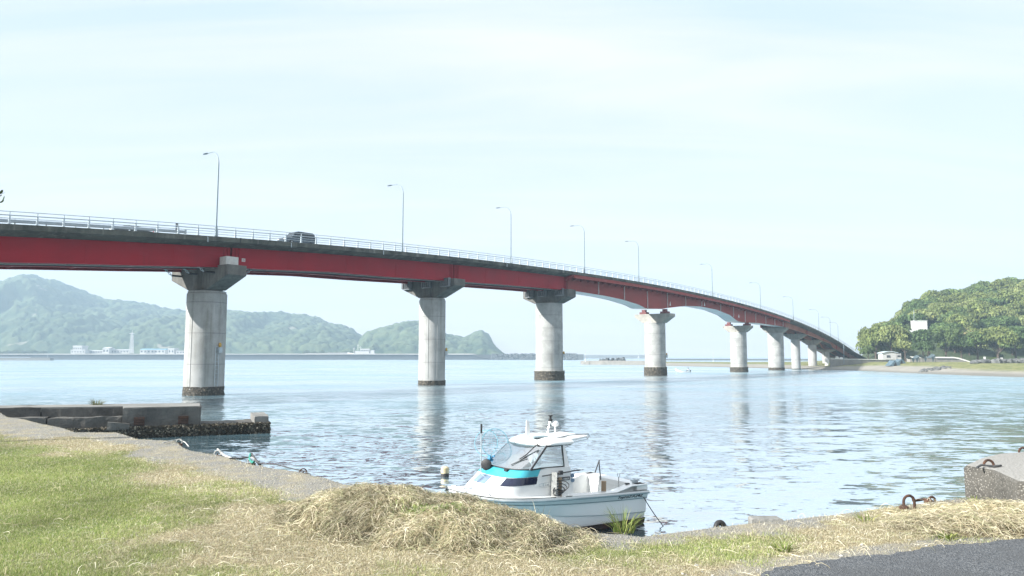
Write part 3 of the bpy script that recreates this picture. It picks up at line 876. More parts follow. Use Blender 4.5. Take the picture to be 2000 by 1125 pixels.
# extra land bents behind the shore
for k in range(4):
    s = PS[7] + 17 * (k + 1)
    zt = float(zE(s)) - 2.4
    C = bp(s, 0, 0)
    mb = MB(); mb.loft([[C + BU * 1.3 * math.cos(t) + BN * 1.3 * math.sin(t) + UP * z for t in np.linspace(0, 2 * math.pi, 20, endpoint=False)] for z in (0.8, zt - .9)])
    p = mb.build("pier", M['pier'], bridge, smooth=40)
    mb = MB(); prof = [(-3.4, zt), (3.4, zt), (3.4, zt - .4), (1.4, zt - 1.0), (-1.4, zt - 1.0), (-3.4, zt - .4)]
    mb.loft([[bp(s - 1, a, b) for a, b in prof], [bp(s + 1, a, b) for a, b in prof]])
    mb.build("cap", M['cap_light'], p)

# ---- girders
GN = 3.8
BOT_PX = [(0, 511.5), (100, 513), (200, 515.5), (300, 518), (400, 520), (455, 521.5), (512, 525), (640, 530), (760, 540), (819, 544), (880, 548), (960, 553.5), (1040, 560), (1106, 566), (1124, 568), (1184, 577.5), (1216, 584.5), (1248, 594.5), (1262, 602), (1290, 603), (1304, 601), (1336, 597), (1368, 598), (1400, 604.5), (1426, 615), (1441, 627), (1450, 629), (1458, 629.5), (1480, 630.5), (1502, 633.5), (1530, 637.5), (1569, 650), (1601, 662.5), (1626, 673)]
_b = np.array([on_plane(x, y, GN) for x, y in BOT_PX])
def z_bot(s): 
    return float(np.interp(s, _b[:, 0], _b[:, 1])) if s < _b[-1, 0] else float(zE(s)) - 2.3
def web(mb, ss, n, t, z_top=-0.87, zb=z_bot, flange=0.0):
    rings = []
    for s in ss:
        zt_, zb_ = float(zE(s)) + z_top, zb(s)
        rings.append([bp(s, n - t, zt_), bp(s, n + t, zt_), bp(s, n + t, zb_), bp(s, n - t, zb_)])
    mb.loft(rings)
def flange(mb, ss, n, w, z0=0.0, th=0.07):
    mb.loft([[bp(s, n - w, z_bot(s) + z0), bp(s, n + w, z_bot(s) + z0), bp(s, n + w, z_bot(s) + z0 - th), bp(s, n - w, z_bot(s) + z0 - th)] for s in ss])
s_p1, s_p2, s_p3 = on_plane(451, 500, GN)[0], on_plane(886, 530, GN)[0], on_plane(1106, 550, GN)[0]
s_p6 = on_plane(1532, 630, GN)[0]
def frange(a, b, st=1.5):
    return np.linspace(a, b, max(2, int(abs(b - a) / st) + 1))
spans = [(66, s_p1 - .12), (s_p1 + .12, s_p2 - .12), (s_p2 + .12, s_p3)]
for a, b in spans:
    ss = frange(a, b)
    mb = MB()
    web(mb, ss, GN, 0.05)
    # end diaphragms
    for se in (a + .05, b - .05):
        mb.loft([[bp(se - .03, GN - 7.5, float(zE(se)) - .88), bp(se - .03, GN - .06, float(zE(se)) - .88), bp(se - .03, GN - .06, z_bot(se) + .02), bp(se - .03, GN - 7.5, z_bot(se) + .02)],
                 [bp(se + .03, GN - 7.5, float(zE(se)) - .88), bp(se + .03, GN - .06, float(zE(se)) - .88), bp(se + .03, GN - .06, z_bot(se) + .02), bp(se + .03, GN - 7.5, z_bot(se) + .02)]])
    g = mb.build("girder", M['red'], bridge)
    mb = MB(); flange(mb, ss, GN, 0.18); mb.build("bottom_flange", M['red'], g)
    for q in (a + .35, a + .75, b - .35, b - .75):
        mb = MB(); mb.box(bp(q, GN + .10, (float(zE(q)) - .9 + z_bot(q)) / 2), (.05, .12, float(zE(q)) - .92 - z_bot(q)), ax=[BU, BN, UP])
        mb.build("end_stiffener", M['red'], g)
    for q in np.arange(a + 7.5, b - 4, 8.6):          # bolted field splices of the web
        zt_, zb_ = float(zE(q)) - 1.0, z_bot(q) + .1
        mb = MB(); mb.box(bp(q, GN + .058, (zt_ + zb_) / 2), (.62, .022, zt_ - zb_), ax=[BU, BN, UP])
        for zz in np.arange(zb_ + .15, zt_ - .1, .22):
            for dq in (-.22, -.1, .1, .22): mb.box(bp(q + dq, GN + .075, zz), (.05, .03, .05), ax=[BU, BN, UP])
        mb.build("splice_plate", M['red'], g)
    for nn in (0.0, -GN):
        mb = MB(); web(mb, ss, nn, 0.05); flange(mb, ss, nn, 0.2); mb.build("girder", M['red'], bridge)
    for q in np.arange(a + 4, b - 2, 5.5):
        zt_, zb_ = float(zE(q)) - 1.1, z_bot(q) + .15
        mb = MB()                                    # cross frame between the girders
        mb.bar(bp(q, -GN, zb_), bp(q, GN, zb_), .14, .14); mb.bar(bp(q, -GN, zt_), bp(q, 0, zb_), .1, .1); mb.bar(bp(q, GN, zt_), bp(q, 0, zb_), .1, .1)
        mb.build("cross_frame", M['red'], bridge)
    for nn, dz, rr in ((2.6, .05, .16), (1.3, .02, .12)):
        mb = MB(); mb.tube([bp(s, nn, z_bot(s) + dz) for s in ss], rr, 7)
        mb.build("service_pipe", M['dark_steel'], bridge)
    mb = MB(); mb.tube([bp(s, 3.2, z_bot(s) - .12) for s in ss], .035, 6)
    for q in np.arange(a + 2, b, 3.0): mb.bar(bp(q, 3.2, z_bot(q) - .12), bp(q, 3.2, z_bot(q)), .03, .03)
    mb.build("cable", M['stiff'], bridge)
# haunched box over piers 4 and 5
ss = frange(s_p3 + .25, s_p6, 1.2)
mb = MB(); web(mb, ss, GN, .05); box_near = mb.build("girder", M['red_old'], bridge)
mb = MB(); web(mb, ss, .4, .05); mb.build("girder", M['red_old'], bridge)
mb = MB(); mb.loft([[bp(s, .46, z_bot(s) + .06), bp(s, GN - .06, z_bot(s) + .06), bp(s, GN - .06, z_bot(s) + .01), bp(s, .46, z_bot(s) + .01)] for s in ss])
mb.build("bottom_plate", M['pale_steel'], bridge)
mb = MB(); mb.loft([[bp(s, GN - .05, z_bot(s)), bp(s, GN + .16, z_bot(s)), bp(s, GN + .16, z_bot(s) - .06), bp(s, GN - .05, z_bot(s) - .06)] for s in ss])
mb.build("bottom_flange", M['red_old'], box_near)
mb = MB(); mb.loft([[bp(s, HW - .25, float(zE(s)) - .53), bp(s, HW - .12, float(zE(s)) - .53), bp(s, HW - .12, float(zE(s)) - 1.15), bp(s, HW - .25, float(zE(s)) - 1.15)] for s in frange(s_p3 - .1, s_p6, 1.2)])
mb.build("edge_beam", M['red_old'], bridge)
for px_ in (1168, 1218.5, 1263.5, 1302.5, 1338, 1369.5, 1406, 1431, 1453.5, 1474, 1493.5, 1511, 1527):
    s_, _ = on_plane(px_, 585, GN)
    zt_, zb_ = float(zE(s_)) - 1.0, z_bot(s_)
    mb = MB(); mb.box(bp(s_, GN + .14, (zt_ + zb_) / 2), (.14, .18, zt_ - zb_), ax=[BU, BN, UP])
    mb.build("web_stiffener", M['stiff'], box_near)
for q in np.arange(s_p3 + 2, s_p6 - 1, 2.6):          # cantilever brackets under the overhang
    mb = MB()
    mb.loft([[bp(q - .05, GN + .06, float(zE(q)) - .9), bp(q - .05, HW - .26, float(zE(q)) - .62), bp(q - .05, HW - .26, float(zE(q)) - .8), bp(q - .05, GN + .06, float(zE(q)) - 1.45)],
             [bp(q + .05, GN + .06, float(zE(q)) - .9), bp(q + .05, HW - .26, float(zE(q)) - .62), bp(q + .05, HW - .26, float(zE(q)) - .8), bp(q + .05, GN + .06, float(zE(q)) - 1.45)]])
    mb.build("overhang_bracket", M['red_old'], bridge)
# transition plate at pier 3
mb = MB()
mb.loft([[bp(s_p3 - .6, GN + .06, float(zE(s_p3)) - .88), bp(s_p3 - .6, HW - .05, float(zE(s_p3)) - .57), bp(s_p3 - .6, GN + .06, float(zE(s_p3)) - 1.6)], [bp(s_p3 + .5, GN + .06, float(zE(s_p3)) - .88), bp(s_p3 + .5, HW - .05, float(zE(s_p3)) - .57), bp(s_p3 + .5, GN + .06, float(zE(s_p3)) - 1.5)]])
mb.build("transition_bracket", M['red'], bridge)
# small white plates on the haunch
for px_, py_ in ((1309, 593), (1376, 594), (1443, 617)):
    s_, z_ = on_plane(px_, py_, GN + .09)
    mb = MB(); P0 = [bp(s_ - .35, GN + .08, z_ - .45), bp(s_ + .35, GN + .08, z_ - .45), bp(s_ + .05, GN + .08, z_ + .45), bp(s_ - .05, GN + .08, z_ + .45)]
    mb.loft([P0, [p + BN * .03 for p in P0]]); mb.build("marker_plate", M['white_paint'], box_near)
# small inspection plate beside pier 1
s_, z_ = on_plane(475.5, 508, GN + .06)
mb = MB(); mb.box(bp(s_, GN + .07, z_), (.42, .03, .36), ax=[BU, BN, UP]); pl = mb.build("inspection_plate", M['white_paint'], bridge)
mb = MB()
for dz in (-.09, 0, .09): mb.box(bp(s_, GN + .092, z_ + dz), (.3, .012, .035), ax=[BU, BN, UP])
mb.build("plate_lettering", M['red'], pl)
# approach spans, plain girders, after pier 6
for a, b in [(s_p6 + .15, PS[6]), (PS[6] + .15, PS[7]), (PS[7] + .15, PS[7] + 17), (PS[7] + 17.15, PS[7] + 34), (PS[7] + 34.15, PS[7] + 62)]:
    ss = frange(a, b, 2)
    for nn in (GN, 0, -GN):
        mb = MB(); web(mb, ss, nn, .05); flange(mb, ss, nn, .2); g = mb.build("girder", M['red_brown'], bridge)
    for q in (a + .2, b - .2):
        mb = MB(); mb.box(bp(q, GN + .1, (float(zE(q)) - .9 + z_bot(q)) / 2), (.22, .12, float(zE(q)) - .9 - z_bot(q)), ax=[BU, BN, UP])
        mb.build("end_stiffener", M['red'], bridge)

# ---- pier fittings
p1, p2, p3 = PS[0], PS[1], PS[2]
def cap_top(i): return z_at(PD[i][3], bp(PS[i], 0, 0)[1])
C1 = bp(p1, 0, 0); view = -C1 / np.linalg.norm(C1); rt = np.array([-view[1], view[0], 0]) * 1.0
if rt[0] < 0: rt = -rt
def on_shaft(i, ang, z, out=0.0):
    C = bp(PS[i], 0, 0); v = -C / np.linalg.norm(C); r_ = np.array([-v[1], v[0], 0]); r_ = r_ if r_[0] > 0 else -r_
    dr = v * math.cos(ang) + r_ * math.sin(ang); tg = -v * math.sin(ang) + r_ * math.cos(ang)
    return C + dr * (PD[i][0] + out) + UP * z, dr, tg
mb = MB()
la = R(33)
P_, dr, tg = on_shaft(0, la, 0, .16)
for sgn in (-.2, .2):
    mb.bar(P_ + tg * sgn + UP * 1.0, P_ + tg * sgn + UP * 5.4, .05, .05)
for z in np.arange(1.15, 5.4, .42):
    mb.bar(P_ + tg * -.2 + UP * z, P_ + tg * .2 + UP * z, .045, .045)
mb.build("ladder", M['galv'], PIERS[0])
for i, ang, zc in ((0, R(40), 4.95), (1, R(78), 4.75), (2, R(80), 4.4), (3, R(82), 4.3)):
    P_, dr, tg = on_shaft(i, ang, zc, .22)
    mb = MB(); mb.box(P_, (.42, .34, .62), ax=[tg, dr, UP]); mb.bar(P_ - dr * .3 + UP * .1, P_ + UP * .1, .08, .08)
    bx = mb.build("navigation_light", M['galv'], PIERS[i])
    mb = MB(); mb.lathe(P_ + UP * .31, [(.11, 0), (.16, .04), (.16, .34), (.1, .46), (.02, .5)], 10)
    mb.build("lamp_housing", M['yellow'], bx, smooth=50)
# cast cable conduits on the jackets of the two nearest piers
for i, angs in ((0, (R(-47), R(46))), (1, (R(-22), R(28)))):
    for a_ in angs:
        P_, dr, tg = on_shaft(i, a_, 0, .0)
        zb_ = z_at(PD[i][5], bp(PS[i], 0, 0)[1])
        mb = MB(); mb.box(P_ + UP * ((1.0 + zb_ - .5) / 2), (.42, .06, zb_ - 1.5), ax=[tg, dr, UP])
        mb.build("concrete_rib", M['pier'], PIERS[i])
zt = cap_top(0)
mb = MB(); q = bp(p1 - .35, 4.75, zt + .42); mb.box(q, (1.45, 1.3, .95), ax=[BU, BN, UP]); mb.build("stopper_block", M['white_block'], PIERS[0], bevel=.03)
# restrainer chains at pier 1
for n_, dirn in ((-3.4, -1), (0.3, -1), (3.3, -1), (3.3, 1), (-3.4, 1)):
    a0 = bp(p1 + dirn * 1.1, n_, zt - .75); a1 = a0 + BU * dirn * 1.3; a2 = a1 + BU * dirn * 1.2 + UP * .95 
    mb = MB(); mb.tube([a0, a1], .11, 8)
    r_ = mb.build("restrainer", M['black'], PIERS[0])
    mb = MB()
    for k in range(7):
        c = a1 + (a2 - a1) * (k + .5) / 7
        mb.torus(c, .11, .035, ax=BN if k % 2 else np.cross(BN, (a2 - a1) / np.linalg.norm(a2 - a1)), n=10, seg=5)
    mb.build("chain", M['galv'], r_)
    mb = MB(); mb.box(a2 + UP * .1 + BU * dirn * .2, (.7, .25, .5), ax=[BU, BN, UP]); mb.build("anchor_bracket", M['dark_steel'], r_)
# steel restrainer cages on the caps of piers 2 and 3
for i in (1, 2):
    ct = PD[i][2] / 2; zt = cap_top(i)
    for n_ in ((-3.9, 0.2, 4.0) if i == 1 else (-3.3, 0.0, 3.4)):
        mb = MB()
        o0 = PS[i] - ct - .30 - (.5 if i == 2 and abs(n_) < 1 else 0)
        for k in range(5): mb.box(bp(o0, n_ - .8 + .4 * k, zt - .55), (.5, .07, 1.25), ax=[BU, BN, UP])
        for zz in (.05, -1.15): mb.box(bp(o0, n_, zt + zz), (.5, 1.7, .07), ax=[BU, BN, UP])
        cg = mb.build("restrainer_cage", M['cage'], PIERS[i])
        mb = MB(); mb.box(bp(o0 + .27, n_, zt - .55), (.05, 1.7, 1.25), ax=[BU, BN, UP]); mb.build("recess_shade_sheet", M['black'], cg)  # black sheet added as the shaded recess behind the slats
        if n_ > 3: continue
        mb = MB(); mb.bar(bp(o0 - .2, n_, zt - .2), bp(o0 - 1.1, n_, zt + .75), .16, .2); mb.build("tie_arm", M['dark_steel'], cg)

# ---- railing
RN = HW - 0.25
mb = MB()
ssr = np.arange(66, 385, 2.0)
for h, r_ in ((1.12, .035), (.80, .05), (.54, .03), (.28, .03)):
    mb.tube([bp(s, RN, float(zE(s)) + h) for s in ssr], r_, 6)
railing = mb.build("railing", M['galv'], bridge, smooth=60)
def post_mb(mb, s):
    z = float(zE(s))
    mb.loft([[bp(s + a, RN + b, z) for a, b in ((-.09, -.07), (.09, -.07), (.09, .07), (-.09, .07))],
             [bp(s + a, RN + b, z + .84) for a, b in ((-.06, -.05), (.06, -.05), (.06, .05), (-.06, .05))],
             [bp(s + a, RN + b, z + .86) for a, b in ((-.035, -.03), (.035, -.03), (.035, .03), (-.035, .03))],
             [bp(s + a, RN + b, z + 1.12) for a, b in ((-.03, -.03), (.03, -.03), (.03, .03), (-.03, .03))]])
    mb.box(bp(s, RN, z + .02), (.34, .24, .05), ax=[BU, BN, UP])
posts = np.arange(83.55 - 2.13 * 7, 384, 2.13)
for s in posts[:98]:
    mb = MB(); post_mb(mb, s); mb.build("post", M['galv'], railing)
mb = MB()
for s in posts[98:]: post_mb(mb, s)
stuff(mb.build("post", M['galv'], railing))
mb = MB()
for h, r_ in ((1.12, .035), (.80, .05), (.54, .03), (.28, .03)):
    mb.tube([bp(s, -RN, float(zE(s)) + h) for s in ssr], r_, 5)
far_rail = mb.build("railing", M['galv'], bridge)
mb = MB()
for s in posts: mb.box(bp(s, -RN, float(zE(s)) + .56), (.1, .1, 1.12), ax=[BU, BN, UP])
stuff(mb.build("post", M['galv'], far_rail))

# ---- guardrail between footway and road, ending near pier 1
GRN = 3.35
s_end = on_plane(361, 445, GRN)[0]
mb = MB()
def wbeam(s): 
    z = float(zE(s))
    return [bp(s, GRN + o, z + h) for o, h in ((.02, .42), (.09, .47), (.09, .53), (.02, .58), (.09, .63), (.09, .70), (.02, .75), (-.02, .75), (.03, .70), (.03, .63), (-.03, .58), (.03, .53), (.03, .47), (-.02, .42))]
mb.loft([wbeam(s) for s in frange(60, s_end, 2)])
gr = mb.build("guardrail", M['guard'], bridge)
for s in np.arange(s_end - .6, 62, -2.5):
    mb = MB(); z = float(zE(s)); mb.box(bp(s, GRN - .1, z + .38), (.12, .12, .78), ax=[BU, BN, UP]); mb.build("guardrail_post", M['guard'], gr)
mb = MB(); z = float(zE(s_end)); mb.box(bp(s_end + .05, GRN, z + .58), (.25, .16, .42), ax=[BU, BN, UP]); mb.build("guardrail_end", M['galv'], gr)
mb = MB(); mb.tube([bp(s_end - .9, GRN + .1, z), bp(s_end - .9, GRN + .1, z + 1.3)], .05, 8)
dl = mb.build("delineator_post", M['galv'], gr)
mb = MB()
for h in (.75, 1.02, 1.28): mb.box(bp(s_end - .9, GRN + .12, z + h), (.34, .06, .2), ax=[BU, BN, UP])
mb.build("reflector", M['dark_steel'], dl)

# ---- street lamps on the near edge of the bridge
LAMPS = [(421, 458, 9.45, "street lamp over the nearest bridge pier, the tallest in view"), (785, 491, 9.5, "street lamp on the bridge just before the second pier, right of the van"), (997, 516, 9.4, "street lamp on the bridge left of the third pier"), (1141, 534, 9.1, "street lamp on the bridge just past where the haunched girder starts"), (1247, 550, 8.7, "street lamp on the bridge left of the fourth pier, the fifth lamp from the left"), (1391, 578, 8.2, "pale street lamp on the bridge midway between the fourth and fifth piers"), (1485, 602, 7.6, "faint street lamp on the bridge just past the fifth pier"), (1549, 624, 7.4, "faint street lamp on the bridge above the slim seventh pier"), (1599, 647, 7.4, "faint far street lamp where the bridge comes down to the shore"), (1622, 659, 7.2, "far street lamp, second from the bridge's right-hand end"), (1637, 668, 7.0, "farthest street lamp, nearest to the bridge's right-hand end")]
M['lamp_head'] = plain("lamp_head_metal", (0.16, 0.21, 0.24), None, 6, 0.4, 0.3)
def lamp_parts(h, parent):
    mb = MB()
    pts = [(0, 0, 0), (0, 0, h - 1.55)]
    for a in np.linspace(0, math.pi / 2, 9)[1:]:
        pts.append((-1.35 * (1 - math.cos(a)), 0, h - 1.55 + 1.45 * math.sin(a)))
    pts.append((-2.25, 0, h - .07))
    rr = [.09] + [.075] + [.05] * (len(pts) - 2)
    mb.tube(pts, rr, 10)
    mb.lathe((0, 0, 0), [(.17, 0), (.17, .05), (.125, .06), (.12, .5), (.1, .55)], 10)
    local_part(mb, "pole", M['pole'], parent, smooth=50)
    mb = MB()
    prof = []
    for x, w, t in ((-2.15, .05, .05), (-2.3, .14, .08), (-2.6, .19, .11), (-2.9, .17, .09), (-3.1, .08, .04)):
        prof.append([(x, w * math.cos(t2), h - .07 + (t if math.sin(t2) > 0 else t * .45) * math.sin(t2)) for t2 in np.linspace(0, 2 * math.pi, 10, endpoint=False)])
    mb.loft(prof)
    local_part(mb, "lamp_head", M['lamp_head'], parent, smooth=50)
for px_, py_, h, lab in LAMPS:
    s_, _ = on_plane(px_, py_, HW - .2)
    o = empty("street_lamp", bp(s_, HW - .12, float(zE(s_))), math.atan2(BN[1], BN[0]))
    lamp_parts(h, o)
    tag(o, lab, "street lamp", "street lamps along the bridge")

# ---- vehicles on the bridge
M['car_glass'] = plain("dark_car_glass", (0.02, 0.028, 0.035), None, 3, 0.08, 0, spec=0.6)
M['tyre'] = plain("tyre_rubber", (0.014, 0.014, 0.015), None, 20, 0.85)
M['lamp_red'] = plain("tail_lamp", (0.35, 0.01, 0.012), None, 3, 0.2)
M['lamp_clear'] = plain("head_lamp", (0.6, 0.62, 0.63), None, 3, 0.15)
M['rim'] = plain("alloy_rim", (0.32, 0.33, 0.34), None, 10, 0.35, 0.8)
def make_car(s, lane, body_mat, label, hgt, name, box_like=True):
    z = float(zE(s)) + .025
    slope = math.atan((float(zE(s + 1)) - float(zE(s - 1))) / 2)
    o = empty(name, bp(s, lane, z), math.atan2(-BU[1], -BU[0]))      # nose towards the left end
    L_, W_ = (4.4, 1.76)
    w = W_ / 2
    if box_like:
        side = [(-2.18, .36), (-2.22, .75), (-2.20, 1.05), (-2.08, hgt - .12), (-1.85, hgt), (.25, hgt - .02), (.62, hgt - .12), (1.22, 1.02), (2.0, .92), (2.2, .72), (2.2, .34), (1.8, .26), (-1.8, .26)]
        top = {3: .80, 4: .74, 5: .74, 6: .76, 7: .86}
    else:
        side = [(-2.15, .36), (-2.2, .70), (-2.12, .98), (-1.5, 1.02), (-.95, hgt - .04), (-.55, hgt), (.25, hgt), (.65, hgt - .07), (1.3, .98), (2.0, .84), (2.2, .66), (2.2, .34), (1.8, .26), (-1.8, .26)]
        top = {4: .70, 5: .66, 6: .66, 7: .70}
    mb = MB()
    Lr = [(x, w * top.get(i, 1.0), zz) for i, (x, zz) in enumerate(side)]
    Rr = [(x, -w * top.get(i, 1.0), zz) for i, (x, zz) in enumerate(side)]
    mb.loft([Lr, Rr])
    b = local_part(mb, "body", body_mat, o, smooth=30, bevel=.05)
    def window(nm, q):
        m2 = MB(); q = [np.array(p, float) for p in q]
        c = np.mean(q, 0); nrm = np.cross(q[1] - q[0], q[2] - q[0]); nrm /= np.linalg.norm(nrm)
        if np.dot(nrm, c - np.array([0, 0, .9])) < 0: nrm = -nrm
        m2.loft([[p - nrm * .02 for p in q], [p + nrm * .012 for p in q]])
        local_part(m2, nm, M['car_glass'], o)
    if box_like:
        wy = lambda zz: w * (1 - .22 * (zz - 1.05) / (hgt - 1.05))
        for sg in (1, -1):
            for xa, xb, xc, xd in ((-1.95, -1.0, -1.0, -1.85), (-.92, .05, .05, -.92), (.13, .98, .50, .13)):
                window("side_window", [(xa, sg * (w + .005), 1.06), (xb, sg * (w + .005), 1.06), (xc, sg * wy(hgt - .18), hgt - .18), (xd, sg * wy(hgt - .18), hgt - .18)])
        window("windscreen", [(1.18, .78, 1.06), (1.18, -.78, 1.06), (.66, -.64, hgt - .14), (.66, .64, hgt - .14)])
        window("rear_window", [(-2.2, .7, 1.08), (-2.2, -.7, 1.08), (-2.1, -.62, hgt - .18), (-2.1, .62, hgt - .18)])
    else:
        for sg in (1, -1):
            for xa, xb, xc, xd in ((-1.35, -.25, -.25, -.92), (-.17, 1.15, .6, -.17)):
                window("side_window", [(xa, sg * (w + .005), 1.02), (xb, sg * (w + .005), 1.02), (xc, sg * w * .71, hgt - .07), (xd, sg * w * .71, hgt - .07)])
        window("windscreen", [(1.26, .76, 1.0), (1.26, -.76, 1.0), (.68, -.58, hgt - .08), (.68, .58, hgt - .08)])
    for x in (-1.38, 1.36):
        for sg in (1, -1):
            m2 = MB(); m2.lathe((0, 0, 0), [(.2, -.1), (.31, -.1), (.33, -.06), (.33, .06), (.31, .1), (.2, .1)], 20)
            V = np.vstack(m2.v); m2.v = [np.c_[V[:, 0] + x, V[:, 2] + sg * (w - .08), V[:, 1] + .33]]
            wh = local_part(m2, "wheel", M['tyre'], o, smooth=50)
            m3 = MB(); m3.lathe((0, 0, 0), [(.205, -.09), (.205, .09), (.05, .11)], 14)
            V = np.vstack(m3.v); m3.v = [np.c_[V[:, 0] + x, V[:, 2] + sg * (w - .075), V[:, 1] + .33]]
            local_part(m3, "rim", M['rim'], wh)
    for sg in (1, -1):
        m2 = MB(); m2.box((2.17, sg * .62, .7), (.1, .34, .16)); local_part(m2, "headlight", M['lamp_clear'], o, bevel=.02)
        m2 = MB(); m2.box((-2.2, sg * .72, .95), (.08, .16, .34)); local_part(m2, "tail_light", M['lamp_red'], o, bevel=.02)
        m2 = MB(); m2.box((.95, sg * (w + .1), 1.08), (.1, .18, .13)); local_part(m2, "wing_mirror", body_mat, o, bevel=.03)
    tag(o, label, "car", "vehicles crossing the bridge")
    return o
M['car_blue'] = plain("dark_blue_car_paint", (0.035, 0.055, 0.075), None, 1, 0.25, 0.2, coat=0.6)
M['car_black'] = plain("black_car_paint", (0.02, 0.022, 0.025), None, 1, 0.22, 0.2, coat=0.6)
M['car_green'] = plain("dark_green_car_paint", (0.04, 0.06, 0.05), None, 1, 0.3, 0.2, coat=0.6)
s_, _ = on_plane(580, 462, 1.7); make_car(s_, 1.7, M['car_blue'], "dark blue boxy car behind the bridge railing, right of the nearest lamp", 1.85, "car")
s_, _ = on_plane(253, 440, -1.2); make_car(s_, -1.2, M['car_black'], "dark low car on the bridge, only its roof showing over the guardrail", 1.42, "car", False)
s_, _ = on_plane(1211, 546, -1.9); make_car(s_, -1.9, M['car_green'], "small distant dark car on the bridge just left of the fifth lamp", 1.5, "car", False)

# ================================================================== OLD JETTY
JA = np.array([0.919, 0.394, 0]); JB = np.array([-0.394, 0.919, 0]); JO = np.array([-13.45, 41.6, 0])
def jp(a, b, z): return JO + JA * a + JB * b + UP * z
jetty = empty("jetty", jp(-6, 1, 0))
tag(jetty, "old stepped concrete jetty with an oyster-crusted foot at the left", "jetty")
def jblock(name, a0, a1, b0, b1, z0, z1, mat, parent, seed=0, rag=0.04, res=0.2, slope=0.0):
    """a weathered concrete block with worn, uneven faces"""
    na, nb, nz = max(2, int((a1 - a0) / res) + 1), max(2, int((b1 - b0) / res) + 1), max(2, int((z1 - z0) / (res * .7)) + 1)
    mb = MB()
    def face(fn, n1, n2, flip):
        U, W = np.meshgrid(np.linspace(0, 1, n1), np.linspace(0, 1, n2), indexing='ij')
        A, B, Z = fn(U, W)
        P = JO + A[..., None] * JA + B[..., None] * JB + Z[..., None] * UP
        k = [(fbm(P[..., 0] * 2.3 + o, P[..., 1] * 2.3 + P[..., 2] * 3.1, 3, seed + o) - .5) * 2 * rag for o in (0, 7, 13)]
        P = P + np.stack(k, -1)
        F = grid_faces(n1, n2)
        mb.add(P.reshape(-1, 3), F[:, ::-1] if flip else F)
    top = lambda A: z1 + slope * (A - a0)
    lerp = lambda a, b, t: a + (b - a) * t
    face(lambda U, W: (lerp(a0, a1, U), lerp(b0, b1, W), top(lerp(a0, a1, U))), na, nb, False)
    face(lambda U, W: (lerp(a0, a1, U), b0 + 0 * U, lerp(z0, top(lerp(a0, a1, U)), W)), na, nz, False)
    face(lambda U, W: (lerp(a0, a1, U), b1 + 0 * U, lerp(z0, top(lerp(a0, a1, U)), W)), na, nz, True)
    face(lambda U, W: (a0 + 0 * U, lerp(b0, b1, U), lerp(z0, top(a0 + 0 * U), W)), nb, nz, True)
    face(lambda U, W: (a1 + 0 * U, lerp(b0, b1, U), lerp(z0, top(a1 + 0 * U), W)), nb, nz, False)
    return mb.build(name, mat, parent)
plat = jblock("platform", -15.5, 0, 0, 3.4, -1.5, 0.52, M['jetty'], jetty, 1, 0.07)
jblock("raised_kerb", -0.75, 0.0, 0.1, 3.5, 0.45, 0.92, M['jetty_top'], jetty, 2, 0.04)
up = jblock("upper_block", -7.25, -3.5, 0.12, 3.2, 0.40, 1.52, M['jetty'], jetty, 3, 0.05)
jblock("wall_slab", -10.95, -7.3, 0.95, 3.2, 0.40, 1.56, M['jetty'], jetty, 4, 0.05)
jblock("wall_slab", -14.6, -11.02, 0.95, 3.3, 0.40, 1.64, M['jetty'], jetty, 5, 0.05)
jblock("step_block", -10.6, -7.28, 0.25, 0.93, 0.45, 1.12, M['jetty'], jetty, 6, 0.06)
jblock("step_block", -13.9, -10.66, 0.25, 0.93, 0.45, 1.18, M['jetty'], jetty, 7, 0.06)
jblock("fallen_block", -7.9, -6.9, -0.12, 0.3, 0.45, 0.86, M['jetty'], jetty, 8, 0.05, slope=-.1)
# paler sheet over the blocks: their lit tops painted into the colour
mb = MB(); mb.prism([jp(a, b, 0)[:2] for a, b in ((-14.5, 1.0), (-7.3, 1.0), (-7.2, .2), (-3.55, .2), (-3.55, 3.15), (-14.5, 3.25))], 1.40, np.array([1.675, 1.60, 1.575, 1.568, 1.568, 1.675]))
mb.build("pale_lit_top", M['jetty_top'], jetty)
# rusted sockets in the block face
for a in (-6.45, -4.35):
    mb = MB()
    mb.box(jp(a, .08, .86), (.5, .12, .42), ax=[JA, JB, UP])
    for k in range(3): mb.box(jp(a + .02, .0, .74 + .12 * k), (.42, .1, .05), ax=[JA, JB, UP])
    mb.build("rusted_socket", M['rust'], up)
